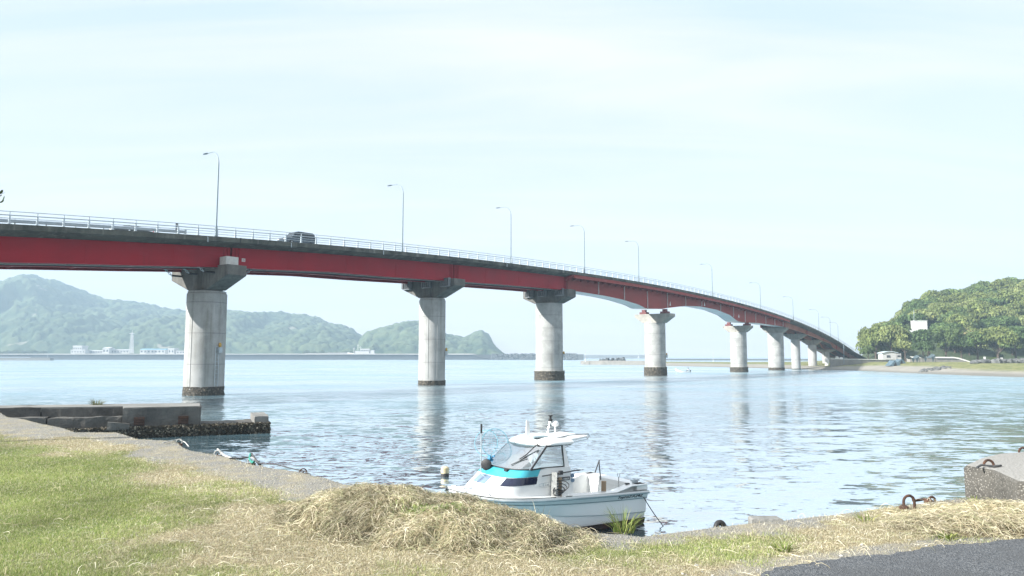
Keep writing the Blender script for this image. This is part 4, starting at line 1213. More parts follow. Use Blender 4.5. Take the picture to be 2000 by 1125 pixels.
# oyster crust: thousands of small shell plates
def shells(n, seed):
    r = np.random.default_rng(seed)
    a = r.uniform(-11.5, 0.05, n); side = r.random(n) < 0.10
    topm = (r.random(n) < 0.30)
    z = np.where(topm, 0.52 + r.normal(0, .02, n), r.uniform(-0.25, 0.56, n))
    b = np.where(topm, r.uniform(0, .5, n), -0.02 + r.normal(0, .03, n))
    b = np.where(side, r.uniform(0, 3.3, n), b); a = np.where(side, 0.03, a)
    inside = (a > -7.3) & (a < -3.5) & topm
    b = np.where(inside, r.uniform(-.03, .1, n), b)
    P = JO + a[:, None] * JA + b[:, None] * JB + z[:, None] * UP
    s = r.uniform(.05, .13, n)
    d1 = r.normal(size=(n, 3)); d1 /= np.linalg.norm(d1, axis=1)[:, None]
    d2 = np.cross(d1, r.normal(size=(n, 3))); d2 /= np.linalg.norm(d2, axis=1)[:, None]
    d3 = np.cross(d1, d2)
    V = np.stack([P + d1 * s[:, None], P + d2 * s[:, None] * .6, P - d1 * s[:, None] * .8 + d3 * s[:, None] * .3, P - d2 * s[:, None] * .6, P + d3 * s[:, None] * .35], 1).reshape(-1, 3)
    i = np.arange(n)[:, None] * 5
    F = np.concatenate([i + [0, 1, 4], i + [1, 2, 4], i + [2, 3, 4], i + [3, 0, 4]])
    base = np.where(r.random((n, 1)) < .2, [[.30, .27, .21]], [[.07, .06, .042]]) * r.uniform(.6, 1.4, (n, 1))
    low = np.clip((z[:, None] + .1) / .5, .25, 1)
    col = np.repeat(base * np.where(z[:, None] < .18, .55, 1.0), 5, 0)
    return V, F, col
V, F, c = shells(9000, 5)
arrays("oyster_crust", V, F, tinted("oyster_shell", 0.8), jetty, col=c)

def grass_tuft(P, n, h, spread, cols, seed, w=.012):
    r = np.random.default_rng(seed)
    ang = r.uniform(0, 2 * math.pi, n); rad = spread * np.sqrt(r.random(n)) * .45
    base = np.array(P)[None, :] + np.stack([rad * np.cos(ang), rad * np.sin(ang), 0 * ang], 1)
    hh = h * r.uniform(.45, 1.0, n); lean = spread * r.uniform(.1, 1.1, n)
    a2 = ang + r.normal(0, .5, n)
    d = np.stack([np.cos(a2), np.sin(a2), 0 * a2], 1); sd_ = np.stack([-np.sin(a2 + r.normal(0, 1, n)), np.cos(a2), 0 * a2], 1)
    V = []
    for t, ww in ((0, 1), (.35, .9), (.7, .6), (1, .05)):
        c = base + d * (lean * t ** 1.8)[:, None] + UP * (hh * (t - .22 * t ** 3 * (lean / spread)))[:, None]
        V += [c - sd_ * w * ww, c + sd_ * w * ww]
    V = np.stack(V, 1).reshape(-1, 3)
    i = np.arange(n)[:, None] * 8
    F = np.concatenate([i + [0, 1, 3, 2], i + [2, 3, 5, 4], i + [4, 5, 7, 6]])
    cc = np.array(cols)[r.integers(0, len(cols), n)] * r.uniform(.75, 1.25, (n, 1))
    return V, F, np.repeat(cc, 8, 0)
def tuft(P, n, h, spread, cols, seed, label, w=.012, name="grass_clump", cat="plant"):
    V, F, c = grass_tuft(P, n, h, spread, cols, seed, w)
    o = empty(name, P)
    arrays("leaves", V, F, M['blade'], o, col=c)
    return tag(o, label, cat)
GRN = [(.16, .22, .05), (.22, .28, .07), (.12, .17, .04), (.30, .31, .11)]
tuft(jp(-8.7, 2.6, 1.5), 90, .55, .55, [(.11, .13, .05), (.2, .19, .10)], 3, "small dark grass clump growing on top of the old jetty", .014)
tuft(at(1218, 1040, QZ - .02), 75, .27, .22, GRN, 4, "tall bright green grass clump in front of the boat's stern", .0038)

# ================================================================== WHITE MOTOR BOAT
BH = np.array([-0.84482291, -0.53504603, 0]); BP = np.array([0.53504603, -0.84482291, 0]); BOR = np.array([2.84053, 20.08349, 0])
def wp(x, y, z): return BOR + BH * x + BP * y + UP * z
boat = empty("motor_boat", wp(2.5, 0, 0))
tag(boat, "white motor boat with a teal band under its windscreen, moored by the quay", "boat")
M['gel'] = plain("white_gelcoat", (0.80, 0.81, 0.80), (0.74, 0.76, 0.75), 1.2, 0.28, coat=0.35, lo=.4, hi=.7)
M['gel2'] = plain("pale_hull_gelcoat", (0.86, 0.87, 0.865), (0.82, 0.84, 0.835), 0.9, 0.3, coat=0.3)
M['gel_in'] = plain("cockpit_gelcoat", (0.78, 0.77, 0.74), (0.68, 0.67, 0.64), 2.5, 0.5)
M['teal'] = plain("teal_band", (0.06, 0.42, 0.50), (0.05, 0.37, 0.45), 2, 0.35)
M['navy_glass'] = plain("tinted_navy_glass", (0.012, 0.018, 0.05), None, 2, 0.06, spec=0.8)
M['grey_glass'] = plain("smoked_glass", (0.18, 0.26, 0.36), None, 2, 0.08, spec=0.8)
M['antifoul'] = plain("dark_red_antifouling", (0.045, 0.018, 0.014), (0.02, 0.014, 0.012), 3, 0.8)
M['line_grey'] = plain("grey_line", (0.22, 0.30, 0.33), None, 2, 0.5)
M['glass'] = glass_mat("clear_glass")
M['chrome'] = plain("stainless_rail", (0.55, 0.58, 0.6), None, 4, 0.25, 0.9)
M['wood'] = plain("weathered_plank", (0.20, 0.13, 0.075), (0.33, 0.25, 0.17), 5, 0.8, stretch=(1, 1, .2))
M['cloth'] = plain("cream_cover_cloth", (0.58, 0.55, 0.47), (0.46, 0.43, 0.37), 4, 0.9, bmp=.4)
M['pink'] = plain("faded_pink_float", (0.62, 0.36, 0.30), (0.5, 0.3, 0.25), 8, 0.7)
M['net'] = plain("blue_net_frame", (0.16, 0.40, 0.50), None, 8, 0.6)
M['net_blue'] = plain("blue_clip", (0.02, 0.20, 0.38), None, 8, 0.5)
xs_h = [0, .8, 1.6, 2.4, 3.2, 3.75, 4.2, 4.52, 4.78, 4.98, 5.12]
hb = [1.12, 1.13, 1.14, 1.14, 1.12, 1.06, .95, .78, .58, .33, .05]
sh = [.85, .87, .90, .93, .96, .99, 1.02, 1.06, 1.10, 1.15, 1.19]
c1 = [(1.06, .66), (1.07, .68), (1.07, .71), (1.06, .745), (1.02, .79), (.93, .83), (.79, .87), (.60, .92), (.40, .98), (.18, 1.04), (.02, 1.1)]
c2 = [(1.0, .30), (1.0, .33), (1.0, .38), (.98, .45), (.90, .54), (.77, .60), (.60, .66), (.42, .74), (.25, .83), (.08, .93), (.012, 1.02)]
kl = [-.30, -.32, -.34, -.34, -.30, -.20, -.06, .12, .34, .62, .88]
def hull_ring(i):
    s_, (a, za), (b, zb) = hb[i], c1[i], c2[i]
    half = [(s_ + .035, sh[i]), (s_ + .035, sh[i] - .05), (s_, sh[i] - .06), (a + .015, za + .012), (a - .012, za - .012), (b + .012, zb + .01), (b * .97, zb - .02), (b * .93, .13 if .13 < zb - .05 else zb - .06), (b * .45, (kl[i] + min(.0, zb)) * .62), (0, kl[i])]
    full = half + [(-y, z) for y, z in half[-2::-1]]
    return [wp(xs_h[i], y, z) for y, z in full]
rings = [hull_ring(i) for i in range(len(xs_h))]
mb = MB(); mb.loft(rings, closed=False, cap0=False, cap1=False)
mb.add(rings[0], [tuple(range(len(rings[0])))[::-1]])
hull = mb.build("hull", M['gel2'], boat, smooth=28)
# antifouling paint as its own skin just outside the bottom
mb = MB()
rr = []
for i in range(8):
    b, zb = c2[i]
    q = [(b * .97 + .012, min(.16, zb - .03)), (b * .93 + .012, .02), (b * .45 + .01, (kl[i]) * .62 - .02), (0, kl[i] - .015)]
    q = q + [(-y, z) for y, z in q[-2::-1]]
    rr.append([wp(xs_h[i] - (.006 if i == 0 else 0), y, z) for y, z in q])
mb.loft(rr, closed=False, cap0=False, cap1=False); mb.add(rr[0], [tuple(range(7))[::-1]])
mb.build("bottom_paint", M['antifoul'], hull)
for nm, off in (("rub_rail", 0),):
    for sgn in (1, -1):
        mb = MB(); mb.tube([wp(xs_h[i], sgn * (hb[i] + .04), sh[i] - .055) for i in range(len(xs_h))], .022, 6)
        mb.build("rub_rail", M['line_grey'], hull)
        mb = MB(); mb.tube([wp(xs_h[i], sgn * (c1[i][0] + .008), c1[i][1]) for i in range(len(xs_h))], .011, 5)
        mb.build("knuckle_line", M['line_grey'], hull)
# decks and cockpit
mb = MB()
fr = [i for i in range(len(xs_h)) if xs_h[i] >= 2.4]
rg = [[wp(xs_h[i], y, sh[i] + .02 + .05 * (1 - abs(y) / max(hb[i], .05))) for y in (hb[i], hb[i] * .5, 0, -hb[i] * .5, -hb[i])] for i in fr]
mb.loft(rg, closed=False, cap0=False, cap1=False)
mb.build("foredeck", M['gel'], boat, smooth=40)
mb = MB()
for sgn in (1, -1):
    mb.loft([[wp(x, sgn * 1.15, z), wp(x, sgn * .88, z), wp(x, sgn * .88, .28), wp(x, sgn * .92, .28), wp(x, sgn * 1.0, z - .06), wp(x, sgn * 1.15, z - .03)] for x, z in ((.06, 1.02), (.55, 1.02), (.85, .95), (1.05, .91), (1.6, .92), (2.4, .95))])
mb.build("side_deck", M['gel'], boat, bevel=.015)
mb = MB(); mb.box(wp(1.2, 0, .30), (2.4, 1.8, .06), ax=[BH, BP, UP]); mb.build("cockpit_floor", M['gel_in'], boat)
mb = MB(); mb.loft([[wp(.02, y, z) for y, z in ((1.13, .86), (1.13, 1.02), (-1.13, 1.02), (-1.13, .86))], [wp(.36, y, z) for y, z in ((1.10, .86), (1.10, 1.02), (-1.10, 1.02), (-1.10, .86))]])
mb.box(wp(.2, 0, .62), (.30, 1.8, .5), ax=[BH, BP, UP])
mb.build("transom_coaming", M['gel'], boat, bevel=.02)
# cabin built from plan rings: straight aft, rounded to the front
def ring_pts(xa, xf, w, z, xs_, n=22, p=.75):
    out = [(xa, w)]
    for k in range(6): out.append((xa + (xs_ - xa) * (k + 1) / 6, w))
    for k in range(1, n):
        t = math.pi * k / n
        cx, sy = math.sin(t), math.cos(t)
        out.append((xs_ + (xf - xs_) * abs(cx) ** p, w * math.copysign(abs(sy) ** p, sy)))
    for k in range(6, -1, -1): out.append((xa + (xs_ - xa) * k / 6, -w))
    return [np.array((x, y, z)) for x, y in out]
LV = [(.94, 2.22, 4.62, .94, 3.50), (1.10, 2.22, 4.46, .92, 3.50), (1.245, 2.23, 4.28, .905, 3.48), (1.425, 2.26, 4.04, .885, 3.40), (1.585, 2.28, 3.80, .865, 3.28), (2.10, 2.36, 3.14, .775, 2.80)]
RG = [ring_pts(xa, xf, w, z, xs_) for z, xa, xf, w, xs_ in LV]
NR = len(RG[0])
def band(i, j, k0, k1, out=0.0, z0=0.0, z1=0.0):
    a = [RG[i][k] + (RG[j][k] - RG[i][k]) * z0 for k in range(k0, k1 + 1)]
    b = [RG[j][k] + (RG[i][k] - RG[j][k]) * z1 for k in range(k0, k1 + 1)]
    def push(q):
        c = np.array([3.2, 0, 0]); r_ = []
        for p in q:
            d = np.array([p[0] - 3.0, p[1] * 1.6, 0]) if p[0] > 3.0 else np.array([0, p[1], 0])
            r_.append(p + d / (np.linalg.norm(d) + 1e-9) * out)
        return r_
    return push(a), push(b)
def skin(name, mat, parent, i, j, k0, k1, out=0.0, th=.02, z0=0.0, z1=0.0, smooth=50):
    a, b = band(i, j, k0, k1, out, z0, z1); a2, b2 = band(i, j, k0, k1, out - th, z0, z1)
    mb = MB(); mb.loft([[wp(*p) for p in q] for q in (a, b, b2, a2, a)], closed=False, cap0=False, cap1=False)
    n = len(a)
    for e in (0, n - 1): mb.add([wp(*a[e]), wp(*b[e]), wp(*b2[e]), wp(*a2[e])], [(0, 1, 2, 3)])
    return mb.build(name, mat, parent, smooth=smooth)
mb = MB(); mb.loft([[wp(*p) for p in RG[k]] for k in range(5)], cap0=False, cap1=False)
mb.add([wp(*p) for p in RG[4]], [tuple(range(NR))])
cabin = mb.build("cabin", M['gel'], boat, smooth=35)
# ring indices: 0 aft port corner, 6 front end of the straight side, 7..27 around the front, 28.. starboard side
skin("teal_band", M['teal'], cabin, 3, 4, 5, NR - 6, .012, .02, .03, .02)
skin("low_window", M['navy_glass'], cabin, 2, 3, 5, 12, .012, .02, .08, .03)
skin("low_window", M['grey_glass'], cabin, 2, 3, 16, 19, .012, .02, .08, .03)
skin("low_window", M['navy_glass'], cabin, 2, 3, NR - 12, NR - 6, .012, .02, .08, .03)
# upper house: posts, windscreen, side windows
for k0, k1 in ((0, 1), (NR - 2, NR - 1)):
    skin("corner_post", M['gel'], cabin, 4, 5, k0, k1, 0, .05)
skin("windscreen", M['glass'], cabin, 4, 5, 7, NR - 8, 0, .012)
skin("side_window", M['glass'], cabin, 4, 5, 1, 7, 0, .012)
skin("side_window", M['glass'], cabin, 4, 5, NR - 8, NR - 2, 0, .012)
def frame_line(pts, r=.018, mat='black', parent=None, nm="window_frame"):
    mb = MB(); mb.tube([wp(*p) for p in pts], r, 6); return mb.build(nm, M[mat], parent or cabin)
for sg in (0, 1):
    ix = (lambda k: k) if sg == 0 else (lambda k: NR - 1 - k)
    a, b = RG[4], RG[5]
    o = np.array([0, .012 if sg == 0 else -.012, 0])
    frame_line([a[ix(7)] + o, b[ix(7)] + o], .026)
    frame_line([a[ix(8)] * .45 + a[ix(7)] * .55 + o, b[ix(8)] * .45 + b[ix(7)] * .55 + o], .012, 'chrome')
    frame_line([b[ix(7)] + o + [0, 0, -.02], b[ix(1)] + o + [0, 0, -.02], a[ix(1)] + o + [0, 0, .02], a[ix(5)] + o + [.0, 0, .02], a[ix(7)] + o], .018)
frame_line([a_ + np.array([0.01, 0, .01]) for a_ in RG[4][7:NR - 7]], .016)
frame_line([a_ + np.array([0.01, 0, -.015]) for a_ in RG[5][7:NR - 7]], .010, 'line_grey')
# white side panel that sweeps up over the windows' aft corner
mb = MB(); q = [(2.28, .90, 1.585), (3.0, .89, 1.6), (3.14, .885, 1.56), (3.22, .895, 1.42), (3.3, .912, 1.27), (3.34, .92, 1.2), (2.24, .93, 1.2)]
mb.loft([[wp(*p) for p in q], [wp(x, y - .03, z) for x, y, z in q]]); mb.build("side_panel", M['gel'], cabin)
# aft bulkhead is open; dashboard, seat and a cream cloth cover inside
mb = MB(); mb.ball(wp(3.25, .1, 1.58), (.30, .42, .26), 14, 9); V = np.vstack(mb.v)
k = fbm(V[:, 0] * 5, V[:, 1] * 5 + V[:, 2] * 4, 3, 4) - .5; mb.v = [V + np.array([0.25, .3, .25]) * k[:, None]]
mb.build("cloth_cover", M['cloth'], cabin, smooth=80)
mb = MB(); mb.box(wp(2.62, -.1, 1.82), (.12, .42, .56), ax=[BH, BP, UP]); mb.build("helm_seat", M['gel2'], cabin, bevel=.04)
mb = MB(); mb.torus(wp(3.0, -.2, 1.75), .19, .014, ax=BH + UP * .5, n=18, seg=6); mb.build("steering_wheel", M['black'], cabin)
# roof
def roof_ring(z, xa, xf, w, xs_): return [wp(*p) for p in ring_pts(xa, xf, w, z, xs_)]
mb = MB(); mb.loft([roof_ring(2.09, 2.16, 3.14, .80, 2.6), roof_ring(2.11, 2.12, 3.18, .82, 2.6), roof_ring(2.155, 2.10, 3.12, .81, 2.58), roof_ring(2.215, 2.12, 2.94, .74, 2.5), roof_ring(2.255, 2.16, 2.74, .60, 2.45), roof_ring(2.27, 2.24, 2.55, .4, 2.4)])
roof = mb.build("roof", M['gel'], boat, smooth=60)
mb = MB()
mb.loft([[wp(2.1, y, z) for y, z in ((.66, 2.14), (-.66, 2.14), (-.66, 2.20), (.66, 2.20))], [wp(1.50, y, z) for y, z in ((.60, 2.20), (-.60, 2.20), (-.60, 2.25), (.60, 2.25))]])
mb.build("aft_canopy", M['gel'], roof, bevel=.02)
for y in (.62, -.62):
    mb = MB(); mb.tube([wp(2.5, y, 2.24), wp(2.1, y, 2.29), wp(1.50, y * .98, 2.29), wp(1.43, y * .9, 2.23), wp(1.5, y * .9, 2.15), wp(2.05, y, 2.10)], .018, 7); mb.build("canopy_rail", M['chrome'], roof)
mb = MB(); mb.loft([[wp(x, y, 2.22) for x, y in ((2.86, .06), (2.98, .06), (2.98, .02), (2.86, .02))], [wp(x, y, 2.64) for x, y in ((2.90, .05), (2.97, .05), (2.97, .03), (2.90, .03))]]); mb.build("antenna_blade", M['gel'], roof)
mb = MB(); mb.tube([wp(2.42, .15, 2.3), wp(2.30, .1, 2.62)], .015, 6); ms = mb.build("mast", M['chrome'], roof)
mb = MB(); mb.lathe(wp(2.29, .1, 2.6), [(.05, 0), (.05, .05), (.03, .06), (.03, .12), (.06, .13), (.06, .15)], 10); mb.build("mast_light", M['black'], ms)
mb = MB(); mb.lathe(wp(2.16, .12, 2.30), [(.02, 0), (.02, .16), (.075, .18), (.09, .22), (.085, .27), (.05, .30), (.01, .31)], 14); mb.build("antenna_dome", M['gel'], roof, smooth=60)
mb = MB(); mb.box(wp(2.78, .32, 2.262), (.42, .2, .025), ax=[BH, BP, UP]); mb.build("roof_hatch", M['line_grey'], roof)
mb = MB(); mb.box(wp(2.06, .5, 2.06), (.2, .06, .06), ax=[BH, BP, UP]); mb.build("deck_floodlight", M['black'], roof)
# wipers
def wpt(k, t):  # point on the windscreen
    p = RG[4][k] + (RG[5][k] - RG[4][k]) * t; return p + np.array([.025, .012, .0])
mb = MB(); mb.tube([wp(*(wpt(11, 1.0) + [0.02, .03, .03])), wp(*wpt(12, .62)), wp(*wpt(13, .42))], .013, 6); mb.tube([wp(*wpt(11, .52)), wp(*wpt(14, .18))], .010, 6)
mb.bar(wp(*(wpt(11, 1.0) + [0.03, .05, .03])), wp(*(wpt(10, 1.0) + [0.03, .05, .0])), .05, .04)
mb.build("wiper", M['black'], cabin)
mb = MB(); mb.box(wp(*(RG[4][14] + np.array([.03, .02, -.02]))), (.1, .12, .05), ax=[BH, BP, UP]); mb.build("vent_grille", M['black'], cabin)
# lettering and stickers
def text_mesh(body, size, origin, xdir, ydir, mat, parent, name="lettering", shear=0.0, extr=.004, spacing=1.0, width=None):
    cu = bpy.data.curves.new(name, 'FONT'); cu.body = body; cu.size = size; cu.extrude = extr; cu.shear = shear; cu.space_character = spacing
    cu.resolution_u = 3
    tmp = bpy.data.objects.new(name, cu); COL.objects.link(tmp)
    dg = bpy.context.evaluated_depsgraph_get(); dg.update()
    me = bpy.data.meshes.new_from_object(tmp.evaluated_get(dg))
    bpy.data.objects.remove(tmp)
    xd, yd = np.array(xdir, float), np.array(ydir, float); xd /= np.linalg.norm(xd); yd /= np.linalg.norm(yd); zd = np.cross(xd, yd)
    co = np.zeros(len(me.vertices) * 3, np.float32); me.vertices.foreach_get("co", co); co = co.reshape(-1, 3)
    if width: 
        co[:, 0] *= width / max(1e-6, co[:, 0].max() - co[:, 0].min())
    Wd = np.array(origin) + co[:, :1] * xd + co[:, 1:2] * yd + co[:, 2:3] * zd
    me.vertices.foreach_set("co", Wd.astype(np.float32).ravel()); me.materials.clear(); me.update()
    return link(name, me, mat, parent)
M['ink'] = plain("dark_lettering", (0.03, 0.04, 0.05), None, 3, 0.5)
M['ink_grey'] = plain("grey_lettering", (0.45, 0.5, 0.52), None, 3, 0.5)
# hull sides lean: lettering plane follows the topside between sheer and knuckle near the stern
def topside(x, t): 
    s_ = np.interp(x, xs_h, hb); z1_ = np.interp(x, xs_h, sh) - .06; a = np.interp(x, xs_h, [q[0] for q in c1]) + .015; z0_ = np.interp(x, xs_h, [q[1] for q in c1]) + .012
    return np.array(wp(x, a + (s_ - a) * t + .006, z0_ + (z1_ - z0_) * t))
o1 = topside(1.00, .22); xd = topside(.30, .22) - o1; yd = topside(1.0, .9) - topside(1.0, .22)
text_mesh("Toprun", .105, o1, xd, yd, M['ink'], hull, shear=.3, width=.36)
o2 = topside(.62, .24); text_mesh("FX24Z", .135, o2, xd, yd, M['ink'], hull, shear=.3, width=.46)
mb = MB(); q = [(2.32, .938, 1.36), (2.74, .938, 1.36), (2.74, .938, 1.28), (2.32, .938, 1.28)]
mb.loft([[wp(*p) for p in q], [wp(x, y - .03, z) for x, y, z in q]]); stk = mb.build("registration_sticker", M['ink'], cabin)
text_mesh("290-18809", .062, wp(2.66, .942, 1.295), -BH, UP, M['white_paint'], stk, extr=.003, width=.31)
mb = MB(); mb.lathe((0, 0, 0), [(.022, -.001), (.022, .004)], 10); V = np.vstack(mb.v); mb.v = [np.array([wp(2.70 + v[0], .940 + v[2], 1.32 + v[1]) for v in V])]; mb.build("emblem", M['white_paint'], stk)
for z in (1.375, 1.265):
    mb = MB(); mb.lathe((0, 0, 0), [(.05, -.02), (.05, .008), (.02, .009)], 16); V = np.vstack(mb.v); mb.v = [np.array([wp(2.24 + v[0], .94 + v[2], z + v[1]) for v in V])]; mb.build("round_sticker", M['grey_glass'], cabin)
text_mesh("L i m", .085, wp(3.1, .925, 1.20), -BH, UP, M['ink_grey'], cabin, shear=.2, extr=.004)
mb = MB(); ell = [(2.98 + .23 * math.cos(t), 1.225 + .055 * math.sin(t)) for t in np.linspace(0, 2 * math.pi, 24)]
mb.tube([wp(x, .93, z) for x, z in ell], .004, 4); mb.build("oval_outline", M['ink_grey'], cabin)
# side rail, fender plank and rope bundle
mb = MB(); mb.tube([wp(3.15, .97, 1.44), wp(2.06, 1.0, 1.50)], .014, 6); mb.box(wp(2.63, .99, 1.48), (.1, .06, .09), ax=[BH, BP, UP]); mb.build("side_rail", M['dark_steel'], boat)
mb = MB(); mb.bar(wp(2.86, 1.02, .93), wp(2.82, 1.0, 1.5), .12, .10); mb.build("fender_post", M['rope_white'], boat)
mb = MB(); mb.bar(wp(2.70, 1.05, .93), wp(2.66, 1.01, 1.38), .08, .06); mb.build("plank", M['wood'], boat)
mb = MB()
for k in range(4): mb.torus(wp(2.78 - .03 * k, 1.08, 1.05 + .05 * k), .075 + .012 * k, .012, ax=BP + BH * .2 * k, n=18, seg=5, squash=1.7)
mb.build("rope_coil", M['rope_dark'], boat)
# cockpit: post, float, rod holder, stern rail, cleat
mb = MB(); mb.bar(wp(1.33, .98, .93), wp(1.32, .98, 1.17), .11, .09); mb.build("mooring_post", M['wood'], boat)
mb = MB(); mb.lathe(wp(1.62, -.2, .82), [(.02, 0), (.12, .03), (.15, .12), (.12, .22), (.05, .26), (.05, .34)], 14); mb.build("float", M['pink'], boat, smooth=60)
mb = MB(); mb.tube([wp(.78, .9, .95), wp(.78, .9, 1.22)], .012, 6); mb.tube([wp(.78, .86, 1.22), wp(.78, .86, 1.3)], .008, 5); mb.tube([wp(.78, .94, 1.22), wp(.78, .94, 1.3)], .008, 5); mb.build("rod_holder", M['chrome'], boat)
mb = MB(); mb.tube([wp(.62, .0, 1.0), wp(.5, -.2, 1.32), wp(-.02, -.85, 1.36), wp(.05, -.95, 1.02)], .016, 7); mb.build("stern_rail", M['dark_steel'], boat)
mb = MB(); mb.tube([wp(2.2, -.95, 1.02), wp(2.1, -.95, 1.36), wp(1.2, -1.0, 1.38), wp(1.15, -1.0, 1.0)], .014, 6); mb.build("cockpit_rail", M['chrome'], boat)
mb = MB(); mb.box(wp(.26, .92, 1.05), (.16, .05, .05), ax=[BH, BP, UP]); mb.box(wp(.26, .92, 1.09), (.26, .05, .035), ax=[BH, BP, UP]); mb.build("cleat", M['galv'], boat)
mb = MB(); mb.box(wp(.55, .96, 1.035), (.1, .07, .03), ax=[BH, BP, UP]); mb.build("fuel_cap", M['dark_steel'], boat)
mb = MB(); mb.loft([[wp(-.02, y, z) for y, z in ((.35, .75), (-.15, .75), (-.15, .2), (.35, .2))], [wp(-.20, y, z) for y, z in ((.30, .92), (-.1, .92), (-.1, .3), (.3, .3))], [wp(-.5, y, z) for y, z in ((.2, .72), (.0, .72), (.0, .45), (.2, .45))]])
mb.box(wp(-.25, .1, .1), (.16, .1, .9), ax=[BH, BP, UP])
mb.build("stern_drive", M['black'], boat, bevel=.03)
# bow gear: pole, floodlight, landing net, bow rail
mb = MB(); mb.tube([wp(4.02, -.35, 1.1), wp(4.02, -.35, 2.40)], .014, 7); pole = mb.build("pole", M['galv'], boat)
mb = MB(); mb.tube([wp(4.02, -.35, 2.36), wp(4.02, -.35, 2.58)], .024, 8); mb.build("pole_grip", M['black'], pole)
mb = MB(); mb.lathe((0, 0, 0), [(.02, -.09), (.10, -.07), (.135, .0), (.13, .05), (.09, .07), (.02, .075)], 18)
V = np.vstack(mb.v); mb.v = [np.array([wp(3.93, -.25, 1.62) + BH * (v[2] * .8) + BP * (v[2] * .6 + v[0] * .8) + BH * (-v[0] * .6) + UP * v[1] for v in V])]
mb.tube([wp(3.93, -.25, 1.5), wp(3.93, -.25, 1.3)], .016, 6)
mb.build("searchlight", M['black'], boat, smooth=50)
net_c = wp(3.40, -.75, 2.06)
nd = BH * .85 - BP * .35
mb = MB()
mb.torus(net_c, .34, .010, ax=np.array([.25, -1, .1]), n=26, seg=5)
mb.torus(net_c + np.array([-.22, .1, -.02]), .32, .009, ax=np.array([-.45, -1, .15]), n=26, seg=5)
mb.tube([net_c + UP * -.35, wp(3.55, -.8, 1.15)], .012, 6)
ln_ = mb.build("landing_net_hoop", M['net'], boat)
mb = MB()
for k in range(-4, 5):
    u_ = .08 * k; hgt_ = math.sqrt(max(0, .35 ** 2 - u_ * u_))
    mb.tube([net_c + np.array([u_, 0, -hgt_]), net_c + np.array([u_ * .8 - .1, .12, 0]), net_c + np.array([u_, 0, hgt_])], .0035, 3)
    mb.tube([net_c + np.array([-hgt_, 0, u_]), net_c + np.array([-.1, .12, u_ * .8]), net_c + np.array([hgt_, 0, u_])], .0035, 3)
mb.build("net_mesh", M['net'], ln_)
for dx in (0, .12):
    mb = MB(); mb.lathe(wp(3.62 - dx, -.62, 1.60), [(.012, -.2), (.02, 0), (.05, .05), (.06, .1), (.03, .17)], 8); mb.build("net_clip", M['net_blue'], boat)
mb = MB(); mb.tube([wp(5.0, 0, 1.18), wp(5.0, 0, 1.23), wp(4.85, .28, 1.23), wp(4.45, .68, 1.18), wp(4.38, .74, 1.05)], .012, 6); mb.build("toe_rail", M['chrome'], boat)
text_mesh("FX", .16, wp(4.42, .42, 1.20), -BH + BP * .25, np.array([0, 0, 1.0]) - BH * .9, M['ink_grey'], cabin, shear=.25, extr=.002)
# stern line
def rope(pts, r, mat, name, label=None, cat="rope", parent=None):
    mb = MB(); mb.tube(pts, r, 6); o = mb.build(name, mat, parent, smooth=80)
    if label: tag(o, label, cat)
    return o
def sag(a, b, dip, n=12):
    a, b = np.array(a), np.array(b)
    return [a + (b - a) * t - UP * dip * 4 * t * (1 - t) for t in np.linspace(0, 1, n)]
rope(sag(wp(.26, .92, 1.06), wp(-.25, 1.5, -.1), .08), .012, M['rope_dark'], "stern_line", "thin dark mooring line hanging from the boat's stern into the water")

# ================================================================== FAR SHORE
def far_box(name, px0, px1, py0, py1, Y, depth, mat, parent=None):
    a, b = at_y(px0, py1, Y), at_y(px1, py0, Y)
    mb = MB(); mb.box(((a[0] + b[0]) / 2, Y + depth / 2, (a[2] + b[2]) / 2), (b[0] - a[0], depth, b[2] - a[2]))
    return mb.build(name, mat, parent)
def wall_run(name, pts, top, th, mat, label, z0=-1.5, rag=0.0, cat="breakwater", coping=True):
    """a long sea wall along (px, base row) points, with a coping and joints every few metres"""
    P = [at(x, y, 0)[:2] for x, y in pts]
    Q = []
    for a, b in zip(P[:-1], P[1:]):
        k = max(1, int(np.linalg.norm(b - a) / 14))
        Q += [a + (b - a) * j / k for j in range(k)]
    Q.append(P[-1])
    o = empty(name, (*Q[0], 0))
    r = np.random.default_rng(len(pts) + int(abs(P[0][0])))
    rings = []
    for q in Q:
        t = top + r.normal(0, rag)
        rings.append([(q[0], q[1], z0), (q[0], q[1], t - .3), (q[0] + .0, q[1] + th * .15, t - .3), (q[0], q[1] + th * .15, t), (q[0], q[1] + th, t), (q[0], q[1] + th, z0)])
    mb = MB(); mb.loft(rings); mb.build("wall", mat, o)
    if coping:
        mb = MB(); mb.loft([[(q[0], q[1] - .25, top - .25), (q[0], q[1] + th * .6, top - .25), (q[0], q[1] + th * .6, top + .12), (q[0], q[1] - .25, top + .12)] for q in Q])
        mb.build("coping", mat, o)
    return tag(o, label, cat)
M['far_white'] = plain("white_render", (0.56, 0.56, 0.55), (0.46, 0.46, 0.45), 0.1, 0.8)
M['far_grey'] = plain("grey_render", (0.42, 0.43, 0.43), (0.34, 0.35, 0.35), 0.1, 0.8)
M['far_roof'] = plain("pale_blue_roof", (0.22, 0.44, 0.58), (0.18, 0.38, 0.52), 0.1, 0.6)
M['far_dark'] = plain("dark_window", (0.06, 0.07, 0.08), None, 0.3, 0.3)
wall_run("breakwater", [(60, 702.6), (300, 702.6), (620, 702.6), (980, 702.6), (1140, 702.9)], 7.6, 7, M['sea_wall'], "long dark grey breakwater wall across the bay, in front of the wooded hills")
wall_run("breakwater", [(-260, 704.2), (0, 704.0), (97, 704.0)], 3.2, 8, M['sand_wall'], "low pale breakwater at the far left, in front of the dark sea wall")
